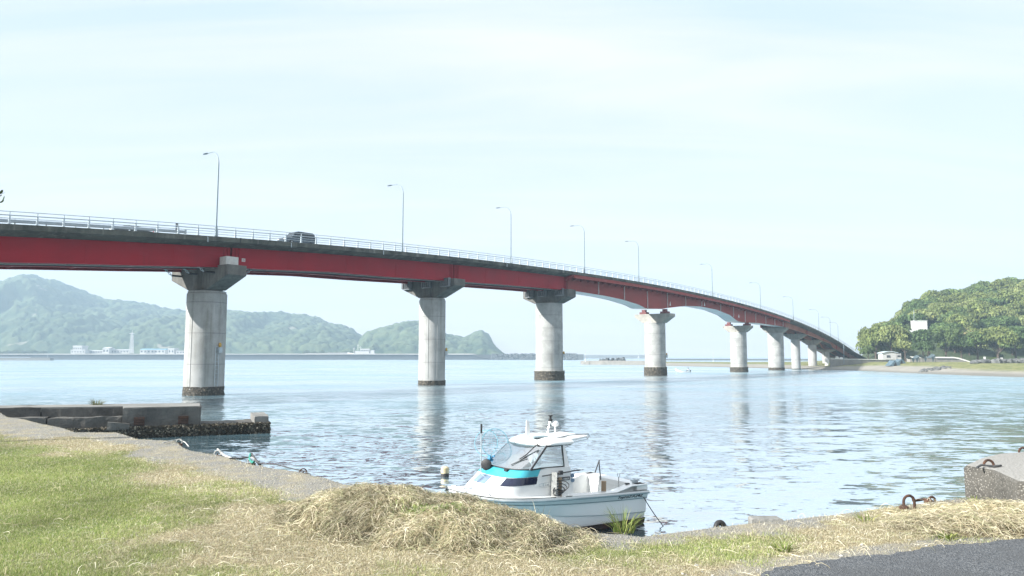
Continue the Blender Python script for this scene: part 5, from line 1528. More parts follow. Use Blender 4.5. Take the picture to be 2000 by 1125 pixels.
wall_run("pier_wall", [(1136, 712), (1180, 712.4), (1262, 713)], 2.15, 7, M['sand_wall'], "pale broken stone mole between the third and fourth bridge piers", rag=.18, coping=False)
wall_run("breakwater", [(1130, 700.2), (1190, 700.2), (1262, 700.2)], 8.5, 10, M['sand_wall'], "pinkish far breakwater behind the stone mole")
wall_run("breakwater", [(1290, 703.8), (1450, 704.2), (1580, 704.6)], 2.0, 8, M['sea_wall'], "thin dark breakwater line on the horizon right of the fourth pier", coping=False)
# tetrapod heap along the outer breakwater
def rubble(name, pts, top, label, seed, size=2.4, n=260, mat=None, depth=14):
    r = np.random.default_rng(seed)
    P = [at(x, y, 0)[:2] for x, y in pts]
    mb = MB()
    for i in range(n):
        t = r.random() * (len(P) - 1); k = int(t); q = P[k] + (P[k + 1] - P[k]) * (t - k)
        dd = r.random() * depth
        z = top * (0.25 + .75 * min(1, dd / (depth * .5))) * r.uniform(.6, 1.05)
        c = np.array([q[0], q[1] + dd, z - size * .4])
        A = np.linalg.qr(r.normal(size=(3, 3)))[0]
        mb.box(c, size * r.uniform(.5, 1.2, 3), ax=A)
    o = mb.build(name, mat or M['sea_wall'])
    return stuff(o, label, "rocks")
rubble("rubble_mound", [(960, 702.8), (1060, 702.9), (1128, 703.2)], 8.2, "grey heap of armour blocks on the outer end of the long breakwater", 3, 2.8, 1100, M['sea_wall'], 18)
rubble("rubble_mound", [(1172, 709.5), (1222, 709.5)], 3.2, "small dark heap of stones behind the pale mole", 4, 2.0, 60, M['sea_wall'], 8)

def building(name, px0, px1, py0, py1, Y, label, cat="building", roof=None, wall='far_white', win=3, depth=16, gable=False, rows=1):
    a, b = at_y(px0, py1, Y), at_y(px1, py0, Y)
    o = empty(name, ((a[0] + b[0]) / 2, Y + depth / 2, a[2]))
    W_, Hh = b[0] - a[0], b[2] - a[2]
    mb = MB(); mb.box(((a[0] + b[0]) / 2, Y + depth / 2, a[2] + Hh * .4), (W_, depth, Hh * .8)); mb.build("wall", M[wall], o)
    mb = MB()
    x0, x1, zt = a[0] - .4, b[0] + .4, a[2] + Hh * .8
    if gable:
        mb.loft([[(x0, Y - .5, zt), (x0, Y + depth / 2, b[2]), (x0, Y + depth + .5, zt)], [(x1, Y - .5, zt), (x1, Y + depth / 2, b[2]), (x1, Y + depth + .5, zt)]])
    else:
        mb.box(((x0 + x1) / 2, Y + depth / 2, zt + Hh * .1), (x1 - x0, depth + .8, Hh * .2))
    mb.build("roof", M[roof or wall], o)
    for rw in range(rows):
        for k in range(win):
            mb = MB(); cx = a[0] + W_ * (k + .5) / win; cz = a[2] + Hh * .8 * (rw + .55) / rows
            mb.box((cx, Y - .06, cz), (W_ / win * .5, .12, Hh * .8 / rows * .4)); mb.build("window", M['far_dark'], o)
    return tag(o, label, cat, "buildings of the harbour across the bay")
building("house", 142, 160, 675, 690, 1130, "white two storey house on the far shore, left of the other harbour buildings", win=4, rows=2)
building("house", 138, 166, 683, 690.5, 1118, "low white shed in front of the two storey far house", win=5)
building("house", 176, 200, 684, 690.5, 1130, "long low pale shed on the far shore, right of the white house", win=5, wall='far_grey', roof='far_white', gable=True)
building("house", 200, 213, 678, 690.5, 1126, "white gabled building on the far shore, left of the lattice mast", win=2, gable=True)
building("house", 216, 252, 682, 690.5, 1135, "long grey roofed shed behind the lattice mast on the far shore", win=6, wall='far_white', roof='far_grey', gable=True)
building("warehouse", 273, 322, 681, 691, 1125, "wide far warehouse with a pale blue roof", cat="warehouse", roof='far_roof', win=7, gable=True)
building("house", 328, 340, 680, 691, 1122, "narrow white building on the far shore between the blue roof and the nearest pier", win=2)
building("house", 344, 362, 685, 691, 1120, "low white building right beside the nearest pier's left edge on the far shore", win=3)
for k, (a, b, t) in enumerate(((596, 640, 690), (640, 680, 689))):
    building("house", a, b, t, 693.5, 1115, ["long low white shed on the far shore, midway between the two nearest piers", "long low white shed beside the white ship"][k], win=8, depth=10)
# lattice mast
def far_mast():
    P = at_y(256.5, 690, 1115); o = empty("radio_mast", P)
    zt = z_at(650, 1115)
    mb = MB()
    for sx in (-1, 1):
        for sy in (-1, 1):
            mb.tube([P + [sx * 2.2, sy * 2.2, 0], (P[0] + sx * .9, P[1] + sy * .9, zt)], .45, 5)
    for k in range(9):
        z0, z1 = P[2] + (zt - P[2]) * k / 9, P[2] + (zt - P[2]) * (k + 1) / 9
        w0, w1 = 2.2 - 1.3 * k / 9, 2.2 - 1.3 * (k + 1) / 9
        for y_ in (-1, 1): mb.bar((P[0] - w0, P[1] + y_ * w0, z0), (P[0] + w1, P[1] + y_ * w1, z1), .35, .35); mb.bar((P[0] + w0, P[1] + y_ * w0, z0), (P[0] - w1, P[1] + y_ * w1, z1), .35, .35)
    mb.build("tower", M['far_white'], o)
    mb = MB(); mb.box((P[0], P[1], zt - 1.2), (5.2, 5.2, 1.0)); mb.build("platform", M['far_white'], o)
    mb = MB(); mb.tube([(P[0], P[1], zt - 1), (P[0], P[1], zt + 4)], .3, 5); mb.build("aerial", M['far_white'], o)
    tag(o, "tall pale lattice mast standing among the far harbour buildings", "mast")
far_mast()
# white ship moored behind the breakwater
def ship():
    Y = 1108
    f = lambda px, py: at_y(px, py, Y)
    o = empty("ship", f(708, 694))
    a, b = f(680, 694), f(733, 690)
    mb = MB(); x0, x1, z0, z1 = a[0], b[0], 5.0, b[2]
    mb.loft([[(x0, Y + 5, z0), (x0 - 3, Y + 5, z1 + 1.5), (x0 - 3, Y + 5.2, z1 + 1.5), (x0, Y + 5.2, z0)]] + [[(x, Y, z0), (x, Y - .4, z1), (x, Y + 10.4, z1), (x, Y + 10, z0)] for x in np.linspace(x0 + 8, x1, 5)])
    mb.build("hull", M['far_white'], o)
    def deckhouse(nm, p0, p1, t, bt, d0, d1):
        q0, q1 = f(p0, bt), f(p1, t); m2 = MB(); m2.box(((q0[0] + q1[0]) / 2, Y + (d0 + d1) / 2, (q0[2] + q1[2]) / 2), (q1[0] - q0[0], d1 - d0, q1[2] - q0[2])); return m2.build(nm, M['far_white'], o)
    h = deckhouse("deckhouse", 703, 721, 681, 691, 1.2, 8.6)
    deckhouse("deckhouse", 722, 730, 684, 691, 2, 8)
    deckhouse("deckhouse", 693, 703, 685.5, 691, 1.4, 8.4)
    for k in range(5):
        q = f(704.8 + 3.4 * k, 684.5); m2 = MB(); m2.box((q[0], Y + 1.1, q[2]), (1.6, .3, 1.1)); m2.build("window", M['far_dark'], h)
    for px_, t in ((690, 678), (698, 672), (702.5, 676)):
        q0, q1 = f(px_, 690), f(px_, t); m2 = MB(); m2.tube([(q0[0], Y + 5, q0[2]), (q1[0], Y + 5, q1[2])], .4, 6); m2.box((q1[0], Y + 5, q1[2] - 2.0), (3.4, .4, .4)); m2.build("mast", M['far_white'], o)
    tag(o, "white ship with masts moored behind the breakwater, left of the second pier", "ship")
ship()
# harbour lamps / poles
for k, (px_, b_, t_, Y, lab) in enumerate(((93, 703.5, 692, 1040, "thin white pole at the tip of the low left breakwater"), (1143.5, 705, 682, 405, "thin pole on the end of the pale stone mole"), (1248, 699, 689, 1420, "small far beacon on the pinkish breakwater left of the fourth pier"), (1393, 706, 687, 520, "thin white pole on the sandbar between the fourth and fifth piers"))):
    p, q = at_y(px_, b_, Y), at_y(px_, t_, Y); o = empty("pole", p); w = .0011 * Y / 2 if k != 2 else 2.2
    mb = MB(); mb.tube([p, q], [max(w * .45, .09), max(w * .3, .06)], 7); mb.build("shaft", M['far_white'] if k != 2 else M['far_grey'], o)
    mb = MB(); mb.lathe(p, [(w * 1.1, -.5), (w * 1.1, (q[2] - p[2]) * .14), (w * .5, (q[2] - p[2]) * .18)], 8); mb.build("base", M['far_white'] if k != 2 else M['far_grey'], o)
    tag(o, lab, "pole")

# ================================================================== VEGETATION
LEAF_A, LEAF_B, LEAF_C = (.125, .18, .055), (.08, .13, .042), (.20, .235, .085)
def crown_mesh(name, rx, rz, clumps, n_leaf, leaf, seed, base_col, var=.25, flat=.85, fill=.25):
    """a crown of leaf-sized cards gathered in uneven clumps with gaps between them; origin at the crown's foot"""
    r = np.random.default_rng(seed)
    V, C = [], []
    for k in range(clumps):
        a = 2.399963 * k + r.uniform(-.4, .4)
        t = (k + .5) / clumps
        rad = rx * math.sqrt(min(1, 1.15 * t)) * r.uniform(.62, .86)
        zc = rz * (.30 + .55 * math.sqrt(max(0, 1 - (rad / rx) ** 2)) * r.uniform(.75, 1.1))
        c = np.array([rad * math.cos(a), rad * math.sin(a), zc])
        cr_ = rx * r.uniform(.24, .44)
        m = int(n_leaf / clumps * (cr_ / (.34 * rx)) ** 2)
        d = r.normal(size=(m, 3)); d /= np.linalg.norm(d, axis=1)[:, None]
        d[:, 2] = np.where(d[:, 2] < -.35, -d[:, 2], d[:, 2])
        rr_ = cr_ * np.where(r.random(m) < fill, r.uniform(.35, .85, m), r.uniform(.82, 1.12, m))
        p = c + d * rr_[:, None] * np.array([1, 1, flat])
        nrm = d + r.normal(0, .55, (m, 3)); nrm /= np.linalg.norm(nrm, axis=1)[:, None]
        t1 = np.cross(nrm, r.normal(size=(m, 3))); t1 /= np.linalg.norm(t1, axis=1)[:, None]
        t2 = np.cross(nrm, t1)
        s_ = leaf * r.uniform(.55, 1.25, m)[:, None]
        V.append(np.stack([p + t1 * s_, p + t2 * s_ * .6 + nrm * s_ * .15, p - t1 * s_, p - t2 * s_ * .6 + nrm * s_ * .1], 1).reshape(-1, 3))
        tone = r.uniform(1 - var, 1 + var)
        mixc = np.array(base_col) * tone
        C.append(np.repeat(mixc[None] * r.uniform(.75, 1.25, (m, 1)) * np.where(r.random((m, 1)) < .12, [[1.35, 1.2, 1.1]], [[1, 1, 1]]), 4, 0))
    V = np.vstack(V); C = np.vstack(C); n = len(V) // 4
    F = np.arange(n * 4).reshape(-1, 4)
    o = arrays(name, V, F, M['leaf'], col=C)
    me = o.data; bpy.data.objects.remove(o)
    return me
def trunk_mesh(name, h, r0, limbs, spread, seed):
    r = np.random.default_rng(seed); mb = MB()
    mb.tube([(0, 0, -.8), (r.normal(0, .1), r.normal(0, .1), h * .35), (r.normal(0, .25), r.normal(0, .25), h * .75)], [r0 * 1.25, r0, r0 * .6], 8)
    for k in range(limbs):
        a = 2 * math.pi * k / limbs + r.uniform(-.4, .4); z0 = h * r.uniform(.3, .65)
        mb.tube([(0, 0, z0), (math.cos(a) * spread * .4, math.sin(a) * spread * .4, z0 + h * .18), (math.cos(a) * spread * .8, math.sin(a) * spread * .8, z0 + h * .38)], [r0 * .5, r0 * .32, r0 * .1], 6)
    o = mb.build(name, M['bark']); me = o.data; bpy.data.objects.remove(o); return me
# trees are modelled about 1 unit = 1 m for a crown 6 m in radius
CROWNS = [crown_mesh("crown", 6, 6.5, 15 + 2 * (k % 3), 3200, .46, 50 + k, c, .40) for k, c in enumerate([LEAF_A, LEAF_B, (.145, .18, .055), (.105, .155, .052), LEAF_C, (.07, .115, .042)])]
TRUNKS = [trunk_mesh("trunk", 7, .34, 5, 4.2, 90 + k) for k in range(3)]
def tree(loc, scale, kind, label, group, rot=None, name="tree", sz=1.0, lift=2.2):
    o = empty(name, loc, random.uniform(0, 6.28) if rot is None else rot)
    o.scale = (1, 1, 1)
    c = bpy.data.objects.new("crown", CROWNS[kind]); COL.objects.link(c); c.parent = o
    c.scale = (scale, scale, scale * sz); c.location = (0, 0, lift * scale)
    t = bpy.data.objects.new("trunk", TRUNKS[kind % 3]); COL.objects.link(t); t.parent = o
    t.scale = (scale, scale, scale * sz)
    tag(o, label, "tree", group)
    return o
# front row at the foot of the hill (foot pixel x, foot distance, crown half width px, crown top row, kind); dark kinds paint the lower trees' shade into the leaves
FRONT = [(1707, 283, 28, 636, 2, "yellow-green tree at the left end of the hill, beside the end of the bridge"),
         (1693, 276, 13, 664, 0, "small green tree standing right where the bridge meets the shore"),
         (1738, 280, 34, 642, 4, "broad bright yellow-green tree behind the white curved-roof building"),
         (1765, 276, 22, 664, 4, "low bright tree between the white curved-roof building and the dark trees"),
         (1810, 274, 34, 648, 5, "dark tree in front of the white hut on the hill"),
         (1845, 272, 30, 641, 3, "dark green tree right of the white hut, third from the right"),
         (1800, 268, 20, 668, 5, "low dark tree behind the camping tarps"),
         (1874, 270, 24, 660, 1, "dark bushy tree behind the pale ramp wall"),
         (1905, 270, 30, 652, 3, "round mid green tree with a visible trunk behind the ramp's low end"),
         (1944, 268, 36, 648, 2, "broad round green tree near the right edge, in front of the darker ones"),
         (1980, 274, 30, 632, 1, "tall dark tree at the right edge of the picture"),
         (2022, 268, 32, 650, 5, "dark tree cut by the right edge of the picture"),
         (2075, 270, 36, 640, 3, "tree beyond the right edge")]
for px_, Y, hw, ty, kind, lab in FRONT[:12]:
    zg = 2.3; X = (px_ - 1000) / FPX * Y
    sc = hw / FPX * Y / 6.0
    hgt = z_at(ty, Y) - zg
    sz = hgt / (sc * 8.2)
    tree((X, Y, zg), sc, kind, lab, "front trees at the foot of the hill", sz=float(np.clip(sz, .6, 1.7)))
# trees on the slope of the hill
HUT = (1796, 0.30)
r = np.random.default_rng(11)
cnt = 0
for row, t in enumerate(np.linspace(.08, 1.0, 10)):
    for px_ in np.arange(1655 + (row % 2) * 12, 2085, 23.0):
        px_ = px_ + r.uniform(-7, 7); tt = t + r.uniform(-.04, .04)
        h = float(hill_z(px_, min(tt, 1)))
        if h < 3.5 and t > .15: continue
        X, Y = hill_xy(px_, tt)
        if abs(px_ - HUT[0]) < 42 and tt < .36: continue
        if px_ < 1702: continue
        k = int(r.choice([0, 1, 2, 3, 4, 4, 2, 0]))
        tree((X, Y, h - 1.6), r.uniform(.75, 1.12), k, "one of the green trees densely covering the slope of the right-hand hill", "trees on the slope of the hill", sz=r.uniform(1.05, 1.4), lift=.7)
        cnt += 1
print("slope trees", cnt)
tree((*hill_xy(1926, .98), float(hill_z(1926, .98)) - 1), .85, 3, "round tree standing up on the hill's skyline, left of the dark clump", "skyline trees", lift=1.5)
tree((*hill_xy(1972, .95), float(hill_z(1972, .95)) - 1), 1.2, 5, "broad dark clump of crown highest on the hill's skyline", "skyline trees", lift=1.4)
tree((*hill_xy(1785, .93), float(hill_z(1785, .93)) - 1), .62, 0, "small leaning tree at the left shoulder of the hill's skyline", "skyline trees", lift=1.8)
# dry tree on the slope
CROWNS.append(crown_mesh("crown", 6, 6.5, 13, 1500, .36, 77, (.30, .27, .13), .2))
tree((*hill_xy(1886, .12), float(hill_z(1886, .12)) - .5), .72, 6, "pale withered tree among the green ones on the hill", "withered trees", sz=1.1)
# low scrub on the far shore left, under the wooded hill
SCRUB = crown_mesh("crown", 6, 4, 9, 700, .7, 99, (.09, .125, .05), .2)
r = np.random.default_rng(5)
for k in range(30):
    px_ = -40 + k * 6.2 + r.uniform(-2, 2) if k < 22 else 600 + (k - 22) * 15
    Y = 1170 + r.uniform(-10, 30)
    o = empty("shrub", ((px_ - 1000) / FPX * Y, Y, 7.6), r.uniform(0, 6))
    c = bpy.data.objects.new("crown", SCRUB); COL.objects.link(c); c.parent = o; c.scale = (1, 1, r.uniform(.8, 1.5))
    tag(o, "low grey-green shrub in the row along the far left shore" if k < 22 else "low shrub on the far shore between the two nearest piers", "shrub", "shrubs along the far shore")

# ================================================================== RIGHT SHORE OBJECTS
def gz(x, y): return float(land_z(np.array([x]), np.array([y]))[0][0])
def hut():
    Y = 316.0
    a, b = at_y(1788, 652, Y), at_y(1811, 627, Y)
    o = empty("hut", ((a[0] + b[0]) / 2, Y + 3, a[2]))
    mb = MB(); mb.box(((a[0] + b[0]) / 2, Y + 1.7, (a[2] - 3 + b[2]) / 2), (b[0] - a[0], 3.2, b[2] - a[2] + 3), rz=-.12); mb.build("wall", M['white_paint'], o)
    mb = MB(); mb.box(((a[0] + b[0]) / 2, Y + 1.7, b[2] + .08), (b[0] - a[0] + .25, 3.5, .22), rz=-.12); mb.build("roof", M['white_paint'], o)
    mb = MB(); c = at_y(1779, 645, Y); mb.box((c[0] + .8, Y + 1.6, c[2] - 2.0), (1.6, 2.4, 4)); mb.build("annex", M['white_paint'], o)
    for px_, t in ((1785, 606), (1798, 617)):
        p, q = at_y(px_, 627, Y + 2), at_y(px_, t, Y + 2); mb = MB(); mb.tube([p - [0, 0, .5], q], .07, 5)
        if t > 610: mb.box((q[0], q[1], q[2] - .3), (1.4, .06, .06)); mb.box((q[0], q[1], q[2] - .7), (1.0, .06, .06))
        mb.build("aerial", M['galv'], o)
    tag(o, "plain white concrete hut with aerials high among the trees of the hill", "hut")
hut()
p, q = at_y(1903, 566, 384), at_y(1903, 547, 384)
mb = MB(); mb.tube([p - [0, 0, 3], q], [.25, .12], 6); mb.box((q[0], q[1], q[2] - 1), (.8, .2, .3)); tag(mb.build("mast", M['galv']), "thin mast rising above the skyline of the right-hand hill", "mast")
def curved_house():
    Y = 262.0
    a, b = at_y(1724, 708, Y), at_y(1752, 687, Y)
    zg = gz(a[0], Y) - .2
    o = empty("house", ((a[0] + b[0]) / 2, Y + 4, zg))
    W_ = b[0] - a[0]; x0 = a[0]
    zt = b[2]
    prof = [(x0, zg), (x0, zt - 1.0)] + [(x0 + W_ * t, zt - 1.0 + 1.0 * math.sin(math.pi * (.15 + .7 * t)) - .0 * t) for t in np.linspace(.06, .94, 8)] + [(x0 + W_, zt - 1.6), (x0 + W_, zg)]
    mb = MB(); mb.loft([[(x, Y, z) for x, z in prof], [(x, Y + 3, z) for x, z in prof]]); mb.build("wall", M['far_white'], o)
    rp = [(x0 - .3 + (W_ + .6) * t, zt - 1.0 + 1.05 * math.sin(math.pi * (.12 + .74 * t))) for t in np.linspace(0, 1, 12)]
    mb = MB(); sec = rp + [(x, z + .18) for x, z in rp[::-1]]
    mb.loft([[(x, Y - .4, z) for x, z in sec], [(x, Y + 3.3, z) for x, z in sec]]); mb.build("roof", plain("pale_vault_roof", (.50, .58, .62), None, .5, .4), o)
    mb = MB(); mb.box((x0 + W_ * .40, Y - .05, zg + 2.1), (1.2, .12, .8)); mb.build("window", M['far_dark'], o)
    mb = MB(); c = at_y(1755.5, 690.5, Y); mb.box((c[0], Y + 1.2, (zg + c[2]) / 2), (1.6, 2.4, c[2] - zg)); w = mb.build("annex", M['far_white'], o)
    mb = MB(); mb.box((c[0], Y - .05, c[2] - .9), (1.0, .12, .6)); mb.build("window", M['far_dark'], w)
    tag(o, "white building with a low curved roof at the foot of the hill", "building")
curved_house()
def shore_wall():
    o = empty("sea_wall", (*at(1622, 709, 1.5)[:2], 1.5))
    Q = [(1620, 250), (1640, 252), (1680, 254), (1727, 256), (1745, 258)]
    mb = MB(); rings = []
    for px_, Y in Q:
        x = (px_ - 1000) / FPX * Y; zt = z_at(701.5 + (px_ - 1620) * .014, Y)
        rings.append([(x, Y, .8), (x, Y, zt), (x + .2, Y + 1.4, zt), (x + .2, Y + 1.4, .8)])
    mb.loft(rings); mb.build("wall", M['sand_wall'], o)
    mb = MB(); mb.loft([[(a[1][0], a[1][1] - .15, a[1][2]), (a[1][0], a[1][1] - .15, a[1][2] + .22), (a[2][0], a[2][1] + .1, a[2][2] + .22), (a[2][0], a[2][1] + .1, a[2][2])] for a in rings]); mb.build("coping", M['white_paint'], o)
    tag(o, "pale low sea wall running from under the bridge to the curved-roof building", "wall")
shore_wall()
def ramp_wall():
    Y = 252.0
    o = empty("ramp", (*at_y(1820, 706, Y)[:2], 2))
    top = [(1778, 696.5), (1800, 697.5), (1830, 697.2), (1862, 697.5), (1872, 699.0), (1886, 703.2), (1897, 707.0)]
    mb = MB(); rings = []
    for px_, py_ in top:
        p = at_y(px_, py_, Y); g = gz(p[0], Y) - .5
        rings.append([(p[0], Y, g), (p[0], Y, p[2] - .35), (p[0], Y + 2.5, p[2] - .35), (p[0], Y + 2.5, g)])
    mb.loft(rings); mb.build("wall", M['sand_wall'], o)
    mb = MB(); mb.loft([[(a[1][0], Y - .12, a[1][2]), (a[1][0], Y - .12, a[1][2] + .42), (a[1][0], Y + .25, a[1][2] + .42), (a[1][0], Y + .25, a[1][2])] for a in rings]); mb.build("parapet", M['white_paint'], o)
    for k in range(14):
        px_ = 1832 + k * 3; p = at_y(px_, 701.3, Y); mb = MB(); mb.box((p[0], Y - .04, p[2]), (.26, .1, .42)); mb.build("opening", M['far_dark'], o)
    tag(o, "long pale concrete ramp with a white parapet, sloping down to the right", "ramp")
ramp_wall()
M['tent'] = plain("blue_grey_tent_cloth", (.06, .10, .13), (.10, .15, .18), 1.5, .8)
M['tarp'] = plain("dark_tarp", (.045, .07, .08), (.07, .10, .11), 1.5, .8)
def tent(px_, py_, Y, w, h, d, label, mat='tent', ridge=.35):
    p = at_y(px_, py_, Y); x = p[0]; g = gz(x, Y)
    o = empty("tent", (x, Y, g))
    mb = MB()
    q = []
    for yy, sc in ((0, 1), (d * .5, 1.02), (d, .9)):
        sagz = h * (1 if yy != d * .5 else .93)
        q.append([(x - w / 2 * sc, Y + yy, g), (x - w * .22 * sc, Y + yy, g + sagz * .58), (x + (ridge - .5) * w * .3, Y + yy, g + sagz), (x + w * .24 * sc, Y + yy, g + sagz * .55), (x + w / 2 * sc, Y + yy, g)])
    mb.loft(q); mb.build("canopy", M[mat], o, smooth=20)
    mb = MB(); mb.loft([[(x - w * .16, Y - .03, g), (x - .02, Y - .03, g + h * .7), (x + w * .12, Y - .03, g)], [(x - w * .16, Y - .06, g), (x - .02, Y - .06, g + h * .7), (x + w * .12, Y - .06, g)]]); mb.build("door", M['black'], o)
    return tag(o, label, "tent", "tents on the beach grass")
tent(1749, 708, 222, 3.6, 1.7, 3.2, "dark blue ridge tent on the beach grass, left of the tarps")
tent(1761, 708, 228, 3.2, 1.5, 3, "paler tent half hidden behind the dark blue ridge tent", ridge=.6)
def tarp(px0, px1, py_mid, py_ends, Y, label, mat='tarp'):
    a, b = at_y(px0, py_ends, Y), at_y(px1, py_ends - 1.0, Y); m_ = at_y((px0 + px1) / 2, py_mid, Y)
    g = gz(m_[0], Y)
    o = empty("tarp_shelter", (m_[0], Y, g))
    U, W = np.meshgrid(np.linspace(0, 1, 9), np.linspace(0, 1, 5), indexing='ij')
    X = a[0] + (b[0] - a[0]) * U; Yy = Y + 3.2 * W
    Z = a[2] + (b[2] - a[2]) * U + (m_[2] - (a[2] + b[2]) / 2) * np.sin(U * math.pi) + .5 * np.sin(W * math.pi) * (1 - .6 * np.sin(U * math.pi))
    V = np.stack([X, Yy, Z], -1).reshape(-1, 3); V2 = V - [0, 0, .03]
    F = grid_faces(9, 5)
    mb = MB(); mb.add(V, F); mb.add(V2, F[:, ::-1]); mb.build("sheet", M[mat], o)
    for q in (a, b):
        mb = MB(); mb.tube([(q[0], Y + .2, g), (q[0], Y + .2, q[2])], .05, 6); mb.build("pole", M['dark_steel'], o)
    for q, dx in ((a, .25), (b, -.25)):
        mb = MB(); mb.loft([[(q[0], Y, q[2] - .05), (q[0] + dx * 5, Y + .1, q[2] - .5), (q[0] + dx * 3, Y + .1, g)], [(q[0], Y + .04, q[2] - .05), (q[0] + dx * 5, Y + .14, q[2] - .5), (q[0] + dx * 3, Y + .14, g)]]); mb.build("side_flap", M[mat], o)
    return tag(o, label, "tarp shelter", "tents on the beach grass")
tarp(1779, 1796, 701.5, 697.5, 226, "small dark camping tarp sagging between poles, left of the larger tarp")
tarp(1803, 1827, 699.5, 695.0, 230, "larger dark tarp shelter with raised corners in front of the pale ramp")
for px_, lab in ((1923, "small white sign board under the trees near the right edge, the left one of two"), (1956.5, "small white sign board nearest the right edge, beside the shore rocks")):
    p = at_y(px_, 699 if px_ < 1940 else 701.5, 215); g = gz(p[0], 215); o = empty("sign_board", (p[0], 215, g))
    mb = MB(); mb.box((p[0], 215, p[2]), (.62, .06, .62 if px_ < 1940 else .85)); mb.build("panel", M['white_paint'], o, bevel=.02)
    mb = MB(); mb.tube([(p[0], 215.06, g - .3), (p[0], 215.06, p[2])], .05, 6); mb.build("post", M['galv'], o); tag(o, lab, "sign")
M['rock'] = plain("dark_shore_rock", (.14, .145, .14), (.075, .08, .08), .9, .9, 0, .8, 3, bdist=.2)
def rocks(pxs, Y0, Y1, n, smin, smax, label, seed, lift=1.0, name="shore_rocks"):
    r = np.random.default_rng(seed); mb = MB()
    for i in range(n):
        px_ = r.uniform(*pxs); Y = r.uniform(Y0, Y1); x = (px_ - 1000) / FPX * Y; s_ = r.uniform(smin, smax)
        g = gz(x, Y)
        hh = lift * (1 - abs((px_ - (pxs[0] + pxs[1]) / 2) / (pxs[1] - pxs[0]) * 2) ** 3)
        rings = []
        for zz, rr_ in ((-.3, .9), (.15, 1.0), (.5, .8), (.75, .35)):
            k = r.uniform(.75, 1.2, 7)
            rings.append([(x + s_ * rr_ * k[j] * math.cos(j * .8976), Y + s_ * rr_ * k[j] * math.sin(j * .8976), g + hh * r.uniform(0, .5) + s_ * zz) for j in range(7)])
        mb.loft(rings)
    return stuff(mb.build(name, M['rock'], smooth=50), label, "rocks")
rocks((1895, 2080), 200, 216, 170, .35, 1.0, "grey rock embankment on the shore at the right edge", 2, 1.6)
rocks((1793, 1852), 190, 197, 60, .2, .55, "low line of dark stones and driftwood on the beach grass", 3, .3)
# bush on the rocks
o = empty("bush", (*((1938 - 1000) / FPX * 205, 205), 2.6)); c = bpy.data.objects.new("leaves", CROWNS[3]); COL.objects.link(c); c.parent = o; c.scale = (.17, .17, .2)
tag(o, "small green bush growing among the shore rocks at the right", "bush")
# far small objects under the approach
for k, (px_, Y) in enumerate(((1612, 262), (1632, 272), (1640, 262))):
    x = (px_ - 1000) / FPX * Y; g = gz(x, Y)
    o = empty("concrete_bollard", (x, Y, g)); mb = MB(); mb.lathe((x, Y, g), [(.7, -.2), (.7, 1.6), (.5, 2.3), (.1, 2.4)], 8); mb.build("block", M['white_paint'], o)
    tag(o, ["white block under the end of the bridge, left of two others", "white block under the end of the bridge, the middle one", "white block under the end of the bridge, nearest the sea wall"][k], "block", "white blocks under the bridge end")
p = at_y(1648, 705, 246); q = at_y(1648, 672, 246); mb = MB(); mb.tube([p - [0, 0, 1], q], .10, 7); mb.box((q[0], q[1], q[2]), (.5, .3, .18)); tag(mb.build("pole", M['pole']), "slim grey pole standing in front of the bridge's right-hand end", "pole")

